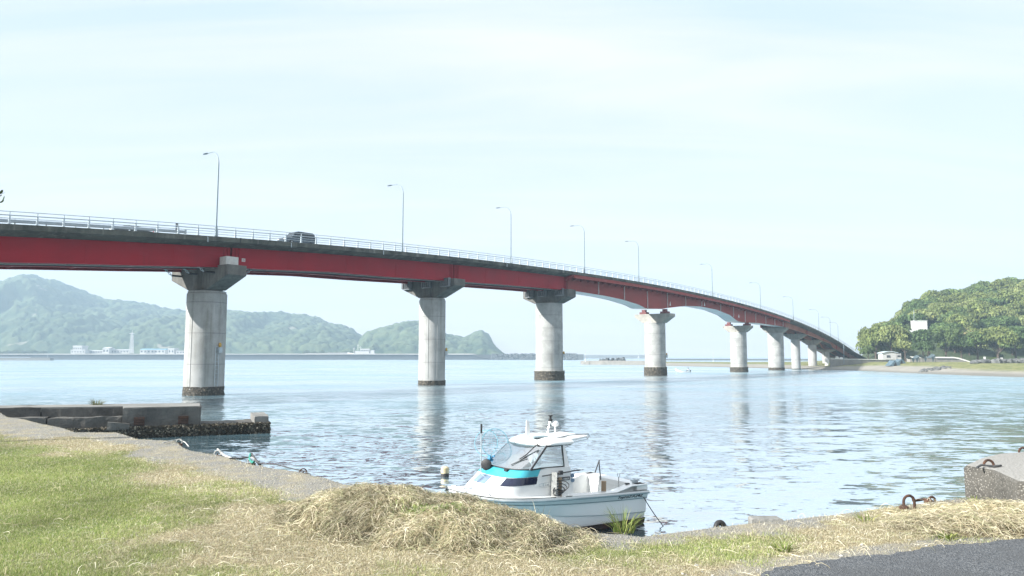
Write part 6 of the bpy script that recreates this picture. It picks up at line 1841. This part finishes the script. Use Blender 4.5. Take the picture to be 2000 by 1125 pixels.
# ================================================================== SKIFF WITH A PERSON
def skiff():
    Y = 203.0; c = at_y(1334, 727, Y); o = empty("skiff", (c[0], c[1], 0))
    X0 = c[0]
    mb = MB(); rings = []
    for x, w, zs, zk in ((1.9, .55, .32, -.12), (1.0, .68, .30, -.15), (0, .70, .36, -.15), (-.9, .60, .52, -.08), (-1.6, .36, .78, .12), (-2.1, .04, 1.12, .55)):
        rings.append([(X0 + x, Y + y, z) for y, z in ((-w, zs), (-w * .8, zk + .1), (0, zk), (w * .8, zk + .1), (w, zs), (w * .85, zs - .03), (0, zk + .2), (-w * .85, zs - .03))])
    mb.loft(rings); mb.build("hull", M['gel'], o, smooth=40)
    mb = MB(); mb.box((X0 + .55, Y, .25), (.25, 1.2, .06)); mb.box((X0 - .6, Y, .32), (.25, 1.0, .06)); mb.build("thwart", M['wood'], o)
    mb = MB(); mb.box((X0 + 2.0, Y, .42), (.3, .3, .45)); mb.box((X0 + 2.05, Y, 0), (.12, .1, .7)); mb.build("outboard_motor", M['black'], o, bevel=.05)
    mb = MB(); mb.tube([(X0 + .2, Y, .3), (X0 + .25, Y, 1.1)], .025, 6); mb.build("stake", M['wood'], o)
    tag(o, "tiny white skiff with a raised bow crossing the water right of the fourth pier", "skiff")
    # the person, seated at the stern: one skinned figure
    P0 = (X0 + 1.45, Y, .52)
    V = [(0, 0, 0), (0, 0, .28), (0, 0, .5), (-.02, 0, .62), (-.03, 0, .78), (0, .19, .5), (-.12, .25, .26), (-.34, .16, .14), (0, -.19, .5), (.1, -.26, .28), (.3, -.2, .12), (-.1, .11, 0), (-.5, .13, .02), (-.52, .13, -.36), (-.1, -.11, 0), (-.5, -.13, .02), (-.52, -.13, -.36)]
    E_ = [(0, 1), (1, 2), (2, 3), (3, 4), (2, 5), (5, 6), (6, 7), (2, 8), (8, 9), (9, 10), (0, 11), (11, 12), (12, 13), (0, 14), (14, 15), (15, 16)]
    rad = [.15, .14, .15, .06, .10, .075, .055, .045, .075, .055, .045, .10, .075, .055, .10, .075, .055]
    me = bpy.data.meshes.new("person"); me.from_pydata([tuple(np.array(v) + P0) for v in V], E_, []); me.update()
    ob = bpy.data.objects.new("person", me); COL.objects.link(ob)
    ob.modifiers.new("skin", 'SKIN'); ob.modifiers.new("sub", 'SUBSURF').levels = 1
    for i, rr_ in enumerate(rad): me.skin_vertices[0].data[i].radius = (rr_, rr_)
    me.skin_vertices[0].data[0].use_root = True
    dg = bpy.context.evaluated_depsgraph_get(); dg.update()
    me2 = bpy.data.meshes.new_from_object(ob.evaluated_get(dg)); bpy.data.objects.remove(ob)
    me2.materials.clear()
    pr = link("person", me2, plain("dark_work_clothes", (.05, .06, .075), (.09, .10, .12), 8, .8))
    mb = MB(); mb.ball(np.array(P0) + [-.03, 0, .82], (.12, .11, .10), 10, 6); mb.build("hat", plain("grey_hat", (.12, .13, .14), None, 5, .8), pr)
    mb = MB(); mb.box(np.array(P0) + [-.02, 0, .25], (.30, .36, .3)); mb.build("life_vest", M['white_paint'], pr, bevel=.06)
    tag(pr, "person in dark clothes sitting at the stern of the tiny skiff", "person")
skiff()
# buoy
bpnt = at(869, 930, 0)
o = empty("buoy", bpnt)
mb = MB(); mb.lathe(bpnt, [(.13, -.2), (.145, 0), (.145, .10), (.142, .11)], 20); mb.build("lower_half", M['black'], o, smooth=40)
mb = MB(); mb.lathe(bpnt, [(.143, .105), (.148, .14), (.14, .29), (.10, .33), (.03, .34)], 20); mb.build("upper_half", M['cream'], o, smooth=40)
mb = MB(); mb.torus(bpnt + [0, 0, .36], .04, .012, ax=(0, 1, 0), n=12, seg=5); mb.build("eye", M['galv'], o)
tag(o, "cream and black mooring buoy floating left of the boat's bow", "buoy")

# ================================================================== QUAY FITTINGS
def q3(px, py, dz=0.0):
    p = at(px, py, QZ); return np.array([p[0], p[1], float(ground_z(p[0], p[1])) + dz])
def ring_bolt(px, py, r0, label, mat='rope_white', yaw=0.3, tilt=.25, th=.009):
    r0 = r0 * .72
    p = q3(px, py); o = empty("mooring_ring", p)
    mb = MB(); mb.torus(p + [0, 0, r0 * .75], r0, th, ax=(math.sin(yaw), -math.cos(yaw), tilt), n=18, seg=7); mb.build("ring", M[mat], o, smooth=80)
    mb = MB(); mb.tube([p - [0, 0, .1], p + [0, 0, .04]], th * 1.2, 8); mb.lathe(p, [(.07, -.03), (.07, .012), (.03, .02)], 10); mb.build("stud", M['rust'], o)
    return tag(o, label, "mooring ring", "mooring rings along the quay edge")
ring_bolt(350, 861, .075, "pale mooring ring on the quay edge nearest the jetty, the farthest of the row")
ring_bolt(425, 884, .075, "pale mooring ring with a white rope over the quay edge, second from the jetty", yaw=.1)
ring_bolt(491, 897, .08, "pale mooring ring tied with green and black rope", yaw=-.2)
ring_bolt(592, 921, .065, "dark mooring ring on the quay edge just left of the hay heap", 'rust', yaw=.4)
def edge_rope(pts, r_, mat, label, name="rope"):
    P = [q3(x, y, dz) for x, y, dz in pts]
    Q = []
    for a, b in zip(P[:-1], P[1:]):
        Q += [a + (b - a) * t for t in np.linspace(0, 1, 5)[:-1]]
    Q.append(P[-1])
    return rope(Q, r_, M[mat], name, label)
edge_rope([(318, 866, .03), (335, 862, .03), (350, 858, .06), (362, 862, .05), (369, 868, .03)], .010, 'rope_white', "white rope lying through the mooring ring nearest the jetty")
edge_rope([(425, 880, .08), (438, 886, .03), (452, 893, .0), (462, 897, -.06)], .016, 'rope_white', "thick white rope running from the second mooring ring over the edge")
edge_rope([(448, 897, .03), (470, 893, .05), (484, 892, .06), (490, 892, .08)], .013, 'rope_dark', "frayed grey rope leading to the green-tied mooring ring")
edge_rope([(489, 890, .10), (487, 897, .08), (492, 904, .03), (496, 906, .04), (491, 899, .06)], .016, 'rope_green', "green rope knotted round the third mooring ring")
edge_rope([(491, 890, .1), (500, 898, .07), (508, 905, .04)], .020, 'rope_dark', "black sleeve of rope hanging from the third mooring ring")
edge_rope([(508, 904, .05), (540, 912, .08), (575, 918, .05), (590, 919, .05), (606, 926, .02)], .008, 'rope_dark', "thin dark line stretched between the third and fourth mooring rings")
# iron hooks at the right
def hook(px, py, w, h, label, yaw=0.1, tail=None):
    p = q3(px, py); o = empty("mooring_hook", p)
    d = np.array([math.cos(yaw), math.sin(yaw), 0])
    P = [p - d * w / 2 - UP * .15] + [p - d * w / 2 * math.cos(t) + UP * (h - w / 2 + w / 2 * math.sin(t)) for t in np.linspace(0, math.pi, 11)] + [p + d * w / 2 - UP * .1]
    mb = MB(); mb.tube(P, .014, 8); mb.build("hoop", M['rust'], o, smooth=80)
    mb = MB(); mb.lathe(p - d * w / 2, [(.05, -.05), (.05, .02), (.025, .04)], 9); mb.build("foot", M['rust'], o)
    if tail:
        mb = MB(); mb.tube([q3(*t) for t in tail], .016, 7); mb.build("bar", M['rust'], o)
    return tag(o, label, "mooring hook", "rusty iron hooks on the quay")
hook(1776, 994, .125, .135, "large rusty iron hoop standing in the straw, left of the other hooks", .15)
hook(1820, 978, .075, .06, "smaller rusty iron hook by the quay edge, right of the large hoop", .1, [(1783, 978, .09), (1784, 978, .045), (1800, 975, .045), (1812, 978, .04)])
p = at(1933, 908, 2.97)
# concrete block
blk = [at(1882, 908, 2.96)[:2], at(1915, 893, 2.96)[:2], at(1950, 885, 2.96)[:2], at(2000, 881, 2.96)[:2], np.array([9.5, 11.5]), np.array([9.5, 7.2]), np.array([5.6, 7.30]), np.array([5.08, 7.62]), at(1938, 917, 2.96)[:2]]
def make_block():
    m, N, L, P = new_mat("pebbled_concrete")
    tcc = N.new("ShaderNodeTexCoord")
    v = N.new("ShaderNodeTexVoronoi"); v.inputs["Scale"].default_value = 38; L.new(tcc.outputs["Object"], v.inputs["Vector"])
    base = mix(N, L, ramp(N, L, noise(N, L, 4, 6, .65), .35, .7), (.10, .096, .086), (.062, .06, .054))
    peb = mix(N, L, v.outputs["Color"], (.12, .115, .10), (.30, .29, .26))
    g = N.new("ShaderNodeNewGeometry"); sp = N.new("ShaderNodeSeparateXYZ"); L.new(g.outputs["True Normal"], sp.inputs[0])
    base = mix(N, L, ramp(N, L, sp.outputs[2], .5, .9), base, (.27, .265, .25))        # upper face lighter: daylight on top painted into the colour
    c = mix(N, L, ramp(N, L, v.outputs["Distance"], .42, .15), base, peb)
    L.new(c, P.inputs["Base Color"]); P.inputs["Roughness"].default_value = .92; P.inputs["Specular IOR Level"].default_value = .2
    bump(N, L, P, v.outputs["Distance"], .8, .015)
    pts = []
    for i in range(len(blk)):
        a, b = np.array(blk[i]), np.array(blk[(i + 1) % len(blk)]); k = max(1, int(np.linalg.norm(b - a) / .07)) if i not in (3, 4) else 1
        for j in range(k):
            q = a + (b - a) * j / k; pts.append(q + .02 * (np.array([fbm(q[0] * 7, q[1] * 7, 3, 1), fbm(q[0] * 7, q[1] * 7, 3, 5)]) - .5))
    pts = np.array(pts); c = pts.mean(0)
    mb = MB()
    inn = lambda s_: c + (pts - c) * s_
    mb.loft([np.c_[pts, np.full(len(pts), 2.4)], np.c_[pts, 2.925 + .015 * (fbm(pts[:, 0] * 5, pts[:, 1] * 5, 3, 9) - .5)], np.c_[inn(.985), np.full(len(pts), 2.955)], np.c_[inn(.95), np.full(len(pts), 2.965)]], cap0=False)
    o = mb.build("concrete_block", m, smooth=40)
    tag(o, "large pebbly concrete mooring block on the quay at the right edge", "concrete block")
make_block()
for px_, py_, w, lab, nm in ((1931, 909, .06, "rusty iron hoop set in the top of the pebbly concrete block", 1), (1998, 883, .055, "rusty iron hook on the concrete block at the right edge of the picture", 2)):
    p = at(px_, py_, 2.965); o = empty("mooring_hook", p)
    d = np.array([1, .1, 0])
    mb = MB(); mb.tube([p - d * w - UP * .03] + [p - d * w * math.cos(t) + UP * (w * 1.0 * math.sin(t)) for t in np.linspace(.1, math.pi, 10)] + [p + d * w - UP * .03], .014, 7); mb.build("hoop", M['rust'], o, smooth=80)
    tag(o, lab, "mooring hook", "rusty iron hooks on the quay")
p = at(1918, 912, 2.97)
rope([at(1908, 913, 2.975), at(1917, 908, 2.99), at(1926, 909, 2.985), at(1940, 911, 2.98), at(1955, 909, 2.98)], .012, M['rope_dark'], "rope", "short dark rope end lying on the pebbly concrete block")
# loose slab and tyre fender
def slab():
    a = q3(1495, 1013); mb = MB()
    r = np.random.default_rng(3); pts = []
    for t in np.linspace(0, 2 * math.pi, 26, endpoint=False):
        rr_ = 1 / max(abs(math.cos(t)) / .155, abs(math.sin(t)) / .085); rr_ = min(rr_, .17) * r.uniform(.93, 1.05); pts.append((a[0] + rr_ * math.cos(t), a[1] + rr_ * math.sin(t)))
    pts = np.array(pts); c = pts.mean(0)
    mb.loft([np.c_[pts, np.full(26, a[2] - .05)], np.c_[pts, a[2] + .045 + r.normal(0, .004, 26)], np.c_[c + (pts - c) * .9, np.full(26, a[2] + .06)]], cap0=False)
    tag(mb.build("stone_slab", M['jetty_top'], smooth=35), "flat broken stone slab lying at the quay edge", "stone")
slab()
p = at(1413, 1018, QZ) + np.array([0, .12, -.02])
mb = MB(); mb.torus(p + UP * -.065, .045, .028, ax=(.35, -1, .2), n=22, seg=10); tag(mb.build("tyre_fender", M['black'], smooth=80), "black rubber tyre fender hanging on the quay edge, left of the stone slab", "fender")

# ================================================================== GRASS, STRAW, HAY
def in_view(x, y, z=2.65):
    dz = z - CAMH
    dep = y * _c + dz * _s; up = -y * _s + dz * _c
    px = 1000 + FPX * x / dep; py = 562.5 - FPX * up / dep
    return (px > -160) & (px < 2160) & (py < 1230)
HC, HAX, HBX = np.array([-0.84, 7.18]), np.array([.89, -.456]), np.array([.456, .89])
def hay_h(x, y):
    u = ((x - HC[0]) * HAX[0] + (y - HC[1]) * HAX[1]); v = ((x - HC[0]) * HBX[0] + (y - HC[1]) * HBX[1])
    e = (u / (1.50 + .22 * (fbm(x * 4, y * 4, 2, 3) - .5))) ** 2 + (v / (.76 + .3 * (fbm(x * 5, y * 5, 2, 6) - .5))) ** 2
    h = .325 * np.clip(1 - e, 0, 1) ** .62
    h = h * (.62 + .38 * np.clip((.9 - u) / 1.6, 0, 1)) * (.62 + .74 * (fbm(x * 3.0, y * 3.0, 3, 14)))
    # straw drifts by the block at the right
    u2 = (x - 5.0) * .95 + (y - 7.45) * .30; v2 = -(x - 5.0) * .30 + (y - 7.45) * .95
    h2 = .13 * np.clip(1 - (u2 / 1.7) ** 2 - (v2 / .55) ** 2, 0, 1) ** .8 * (.5 + fbm(x * 3, y * 3, 3, 24))
    return np.maximum(h, h2)
def blades(n, seed, box, want, length, width, cols, flat=.3, wind=0.0, jit=.3):
    r = np.random.default_rng(seed)
    out = []
    tot = 0
    while tot < n:
        m = 4 * n
        x = r.uniform(box[0], box[1], m); y = r.uniform(box[2], box[3], m)
        keep = in_view(x, y) & (y < edge_y(x) - .03) & (r.random(m) < np.clip((6.2 / np.maximum(y, 1)) ** 1.6, 0, 1)) & (poly_sd(x, y, ROAD) < .02)
        x, y = x[keep], y[keep]
        k = r.random(len(x)) < want(x, y)
        out.append(np.stack([x[k], y[k]], 1)); tot += int(k.sum())
        if len(out) > 40: break
    P = np.vstack(out)[:n]; n = len(P)
    x, y = P[:, 0], P[:, 1]; z = ground_z(x, y) - .006
    a = r.uniform(0, 2 * math.pi, n)
    L_ = length * r.uniform(.5, 1.25, n) * (.75 + .6 * fbm(x * 1.3, y * 1.3, 3, seed)); w = width * r.uniform(.7, 1.3, n) * np.clip(y / 8, .8, 1.8)
    lean = np.clip(r.normal(flat, jit, n), .02, 1.25)
    d = np.stack([np.cos(a) + wind, np.sin(a), 0 * a], 1); d /= np.linalg.norm(d, axis=1)[:, None]
    b = r.uniform(0, 2 * math.pi, n); s_ = np.stack([np.cos(b), np.sin(b), 0 * b], 1)
    base = np.stack([x, y, z], 1)
    mid = base + d * (L_ * .5 * np.sin(lean * .7))[:, None] + UP * (L_ * .55 * np.cos(lean * .7))[:, None]
    tip = base + d * (L_ * np.sin(lean) * 1.0)[:, None] + UP * (L_ * np.maximum(np.cos(lean * 1.25), .08))[:, None]
    ww = s_ * w[:, None]
    V = np.stack([base - ww, base + ww, mid - ww * .75, mid + ww * .75, tip], 1).reshape(-1, 3)
    i = np.arange(n)[:, None] * 5
    F = np.concatenate([i + [0, 1, 2], i + [1, 3, 2], i + [2, 3, 4]])
    cc = np.array(cols)[r.integers(0, len(cols), n)] * r.uniform(.75, 1.25, (n, 1))
    tone = .55 + .95 * fbm(x * 1.1, y * 1.1, 4, 77)
    return V, F, np.repeat(cc * tone[:, None], 5, 0)
BOX = (-19, 9.5, 4.6, 24)
GCOL = [(.24, .31, .085), (.30, .36, .11), (.19, .25, .07), (.38, .40, .17), (.46, .43, .25)]
DCOL = [(.50, .45, .32), (.42, .37, .24), (.58, .54, .41), (.34, .30, .19), (.36, .37, .21), (.62, .59, .48)]
V, F, c = blades(230000, 1, BOX, lambda x, y: masks(x, y)[0] ** 1.2 * (.35 + .65 * np.clip(2.2 * fbm(x * 2, y * 2, 3, 61) - .5, 0, 1)), .034, .0019, GCOL, .65)
stuff(arrays("grass", V, F, M['blade'], col=c), "short green lawn grass at the lower left of the quay", "grass")
V, F, c = blades(170000, 2, BOX, lambda x, y: np.clip(1 - masks(x, y)[0] * .62 - masks(x, y)[1] * .82, 0.0, 1), .036, .0017, DCOL, .95, .2, .35)
stuff(arrays("dry_grass", V, F, M['straw'], col=c), "pale dry mown grass covering the quay", "grass")
def strands(n, seed, pick, length, width, cols, lift=.0, steep=.35, dirbias=None):
    r = np.random.default_rng(seed)
    x, y = pick(r, n); n = len(x)
    a = r.uniform(0, 2 * math.pi, n) if dirbias is None else dirbias(x, y) + r.normal(0, 1.25, n)
    L_ = length * r.uniform(.4, 1.3, n); w = width * r.uniform(.7, 1.25, n)
    curl = r.normal(0, .9, n); el = r.normal(0, steep, n)
    pts = []
    px_, py_ = x.copy(), y.copy(); z = None
    h0 = ground_z(x, y) + hay_h(x, y) + lift + r.uniform(-.03, .022, n)
    zz = h0.copy()
    K = 5
    rise = r.uniform(.0, 1, n) ** 2 * .055
    for k in range(K):
        t = k / (K - 1)
        g = ground_z(px_, py_) + hay_h(px_, py_)
        arch = np.sin(t * math.pi) * rise
        zk = np.maximum(g - .02, .65 * (g + (h0 - ground_z(x, y) - hay_h(x, y))) + .35 * (h0 + el * L_ * t * .6)) + arch
        pts.append(np.stack([px_, py_, zk], 1))
        aa = a + curl * t
        px_ = px_ + np.cos(aa) * L_ / (K - 1); py_ = py_ + np.sin(aa) * L_ / (K - 1)
    b = r.normal(size=(n, 3)); 
    V = []
    for k in range(K):
        t = pts[min(k + 1, K - 1)] - pts[max(k - 1, 0)]
        s_ = np.cross(t, b); s_ /= (np.linalg.norm(s_, axis=1)[:, None] + 1e-9)
        ww = w[:, None] * (1 - .75 * abs(k / (K - 1) - .35) ** 1.5)
        V += [pts[k] - s_ * ww, pts[k] + s_ * ww]
    V = np.stack(V, 1).reshape(-1, 3)
    i = np.arange(n)[:, None] * (2 * K)
    F = np.concatenate([i + [2 * k, 2 * k + 1, 2 * k + 3, 2 * k + 2] for k in range(K - 1)])
    cc = np.array(cols)[r.integers(0, len(cols), n)] * r.uniform(.7, 1.3, (n, 1))
    tone = .42 + 1.35 * fbm(x * 2.9, y * 2.9, 4, 5)  # patchy tone, its dark parts painting shaded gaps between strands
    return V, F, np.repeat(cc * tone[:, None], 2 * K, 0)
# scattered long straws over the lawn
def pick_lawn(r, n):
    x = r.uniform(BOX[0], BOX[1], n * 6); y = r.uniform(BOX[2], 15, n * 6)
    g, b = masks(x, y)
    k = in_view(x, y) & (y < edge_y(x) - .05) & (r.random(n * 6) < (.9 - .75 * g) * np.clip(1.15 - b, .12, 1) * np.clip((6.5 / y) ** 1.5, 0, 1) * np.clip(.35 + 1.2 * (fbm(x, y, 3, 9) - .2), 0, 1)) & (poly_sd(x, y, ROAD) < .05)
    return x[k][:n], y[k][:n]
V, F, c = strands(24000, 3, pick_lawn, .13, .0015, DCOL, .005, .12)
stuff(arrays("loose_straw", V, F, M['straw'], col=c), "loose cut straw scattered over the dry lawn", "straw")
# hay heap: mound body, then strands of several tones
HAYC = [(.45, .395, .27), (.35, .30, .20), (.56, .51, .39), (.20, .165, .105), (.27, .28, .16), (.38, .37, .24)]
def pick_hay(r, n):
    u = r.uniform(-1.75, 1.75, n * 3); v = r.uniform(-.9, .9, n * 3)
    x = HC[0] + u * HAX[0] + v * HBX[0]; y = HC[1] + u * HAX[1] + v * HBX[1]
    k = ((u / 1.72) ** 2 + (v / .88) ** 2 < 1) & (r.random(n * 3) < .35 + .65 * (hay_h(x, y) > .02))
    return x[k][:n], y[k][:n]
U, W = np.meshgrid(np.linspace(-1.64, 1.64, 110), np.linspace(-.8, .8, 60), indexing='ij')
X, Y = HC[0] + U * HAX[0] + W * HBX[0], HC[1] + U * HAX[1] + W * HBX[1]
Y = np.minimum(Y, edge_y(X) - .06)
Z = ground_z(X, Y) + hay_h(X, Y) - .028 + .02 * (fbm(X * 14, Y * 14, 3, 3) - .5)
heap = empty("hay_heap", (HC[0], HC[1], QZ))
arrays("heap_core", np.stack([X, Y, Z], 2).reshape(-1, 3), grid_faces(110, 60), plain("shaded_matted_hay", (.10, .08, .045), (.2, .165, .10), 9, .95, 0, .9, 60), heap, smooth=True)  # core coloured dark for the shade between the strands
fl = lambda x, y: np.arctan2(HBX[1], HBX[0]) + 1.2 * (fbm(x * 1.7, y * 1.7, 3, 8) - .5) * 4 + .9
V, F, c = strands(62000, 4, pick_hay, .15, .0016, HAYC, .0, .55, fl)
arrays("hay_strands", V, F, M['straw'], heap, col=c)["kind"] = "stuff"
def pick_green(r, n):
    P = at(848, 1003, 2.80)
    x = P[0] + r.normal(0, .16, n); y = P[1] + r.normal(0, .06, n); return x, y
V, F, c = strands(1100, 6, pick_green, .08, .0022, [(.10, .17, .04), (.15, .21, .06), (.2, .24, .08)], .012, .5)
arrays("green_weeds", V, F, M['blade'], heap, col=c)["kind"] = "stuff"
tag(heap, "big heap of cut dry grass on the quay in front of the boat's bow", "hay heap")
def pick_right(r, n):
    x = r.uniform(2.3, 6.6, n * 3); y = r.uniform(6.4, 8.9, n * 3)
    k = (r.random(n * 3) < np.clip(hay_h(x, y) * 9, 0, 1)) & (y < edge_y(x) - .05); return x[k][:n], y[k][:n]
U, W = np.meshgrid(np.linspace(2.4, 6.3, 80), np.linspace(6.7, 8.5, 44), indexing='ij')
W = np.minimum(W, edge_y(U) - .12)
Z = ground_z(U, W) + hay_h(U, W) - .035
drift = empty("hay_drift", (4.35, 7.55, QZ))
arrays("drift_core", np.stack([U, W, Z], 2).reshape(-1, 3), grid_faces(80, 44), bpy.data.materials["shaded_matted_hay"], drift, smooth=True)
V, F, c = strands(20000, 8, pick_right, .18, .0017, HAYC + DCOL[:2], .0, .25)
arrays("hay_strands", V, F, M['straw'], drift, col=c)["kind"] = "stuff"
tag(drift, "low drift of pale straw in front of the pebbly concrete block", "hay heap")
# weeds poking up along the edge
for k, (px_, py_, n_, h_, lab) in enumerate(((1690, 1018, 26, .14, "sparse green weed beside the large iron hoop"), (1905, 985, 40, .12, "leafy green weed at the foot of the pebbly block"), (1530, 1073, 40, .10, "low broad weed in the verge by the road"), (1850, 1052, 50, .08, "green grass tuft on the edge of the asphalt"), (1058, 1010, 10, .34, "few thin dry stalks standing behind the right end of the hay heap"))):
    tuft(q3(px_, py_, -.01), n_, h_, h_ * 1.3 if k != 4 else .25, GRN if k != 4 else DCOL, 20 + k, lab, .004 if k in (0, 4) else .007)
# pebbles by the road
r = np.random.default_rng(17); mb = MB()
for i in range(420):
    x, y = r.uniform(1.2, 6.5), r.uniform(4.9, 7.4)
    d = poly_sd(np.array([x]), np.array([y]), ROAD)[0]
    if not (-.75 < d < .02) or r.random() > np.exp(d * 3): continue
    s_ = r.uniform(.006, .018); z = float(ground_z(x, y))
    mb.lathe((x, y, z), [(s_ * .8, -s_ * .4), (s_ * r.uniform(.9, 1.2), s_ * .1), (s_ * .6, s_ * .55), (s_ * .1, s_ * .7)], 6)
stuff(mb.build("pebbles", plain("pale_pebble", (.40, .39, .36), (.26, .25, .23), 20, .9)), "pale pebbles scattered on the verge beside the road", "pebbles")

# ================================================================== NEAR TREE REACHING IN AT THE LEFT EDGE
def near_tree():
    base = np.array([-11.6, 13.6]); g = float(ground_z(base[0], base[1]))
    o = empty("tree", (base[0], base[1], g))
    tip = at_y(3, 381, 13.3)
    r = np.random.default_rng(2)
    top = np.array([base[0] + .1, base[1], 7.6])
    mb = MB(); mb.tube([(base[0], base[1], g - .2), (base[0] - .05, base[1] + .05, 4.6), (base[0] + .05, base[1], 6.2), top], [.13, .10, .07, .03], 9); mb.build("trunk", M['bark'], o, smooth=60)
    tips = [tip] + [np.array([base[0], base[1], 6.6]) + np.array([math.cos(a), math.sin(a), 0]) * r.uniform(.7, 1.2) + UP * r.uniform(-.3, 1.2) for a in np.linspace(1.2, 5.1, 7)] + [top + UP * .5]
    mb = MB(); V = []; C = []
    for k, t in enumerate(tips):
        s0 = np.array([base[0], base[1], r.uniform(5.0, 6.2)])
        mid = (s0 + t) / 2 + UP * .15
        mb.tube([s0, mid, t], [.035, .02, .008], 6)
        for j in range(16 if k else 9):
            q = (mid + (t - mid) * r.uniform(0, 1) if k else t + (t - mid) / np.linalg.norm(t - mid) * r.uniform(-.35, .06)) + r.normal(0, .07 if k else .06, 3)
            d = (t - mid) / np.linalg.norm(t - mid) + r.normal(0, .55, 3) - UP * .15; d /= np.linalg.norm(d)
            s_ = np.cross(d, r.normal(size=3)); s_ /= np.linalg.norm(s_); nn = np.cross(d, s_)
            l, w = r.uniform(.11, .16), r.uniform(.018, .027)
            V.append([q, q + d * l * .35 + s_ * w + nn * .012, q + d * l * .7 + s_ * w * .8 + nn * .012, q + d * l, q + d * l * .7 - s_ * w * .8 + nn * .012, q + d * l * .35 - s_ * w + nn * .012])
            C += [np.array((.045, .085, .028)) * r.uniform(.7, 1.3)] * 6
    mb.build("branches", M['bark'], o, smooth=60)
    arrays("foliage", np.array(V).reshape(-1, 3), np.arange(len(V) * 6).reshape(-1, 6), M['leaf'], o, col=np.array(C))
    tag(o, "near tree at the left edge, only a few leaf tips showing against the sky", "tree")
near_tree()

# ================================================================== HAZE
def make_haze():
    m = bpy.data.materials.new("haze"); m.use_nodes = True
    N, L = m.node_tree.nodes, m.node_tree.links
    N.remove(N["Principled BSDF"])
    v = N.new("ShaderNodeVolumePrincipled")
    v.inputs["Color"].default_value = (0.58, 0.80, 1.0, 1)
    v.inputs["Density"].default_value = 0.00040
    v.inputs["Anisotropy"].default_value = 0.0
    L.new(v.outputs[0], N["Material Output"].inputs["Volume"])
    mb = MB(); mb.box((0, 1100, 130), (3600, 2500, 270))
    o = mb.build("haze", m)
    o["kind"] = "stuff"
make_haze()
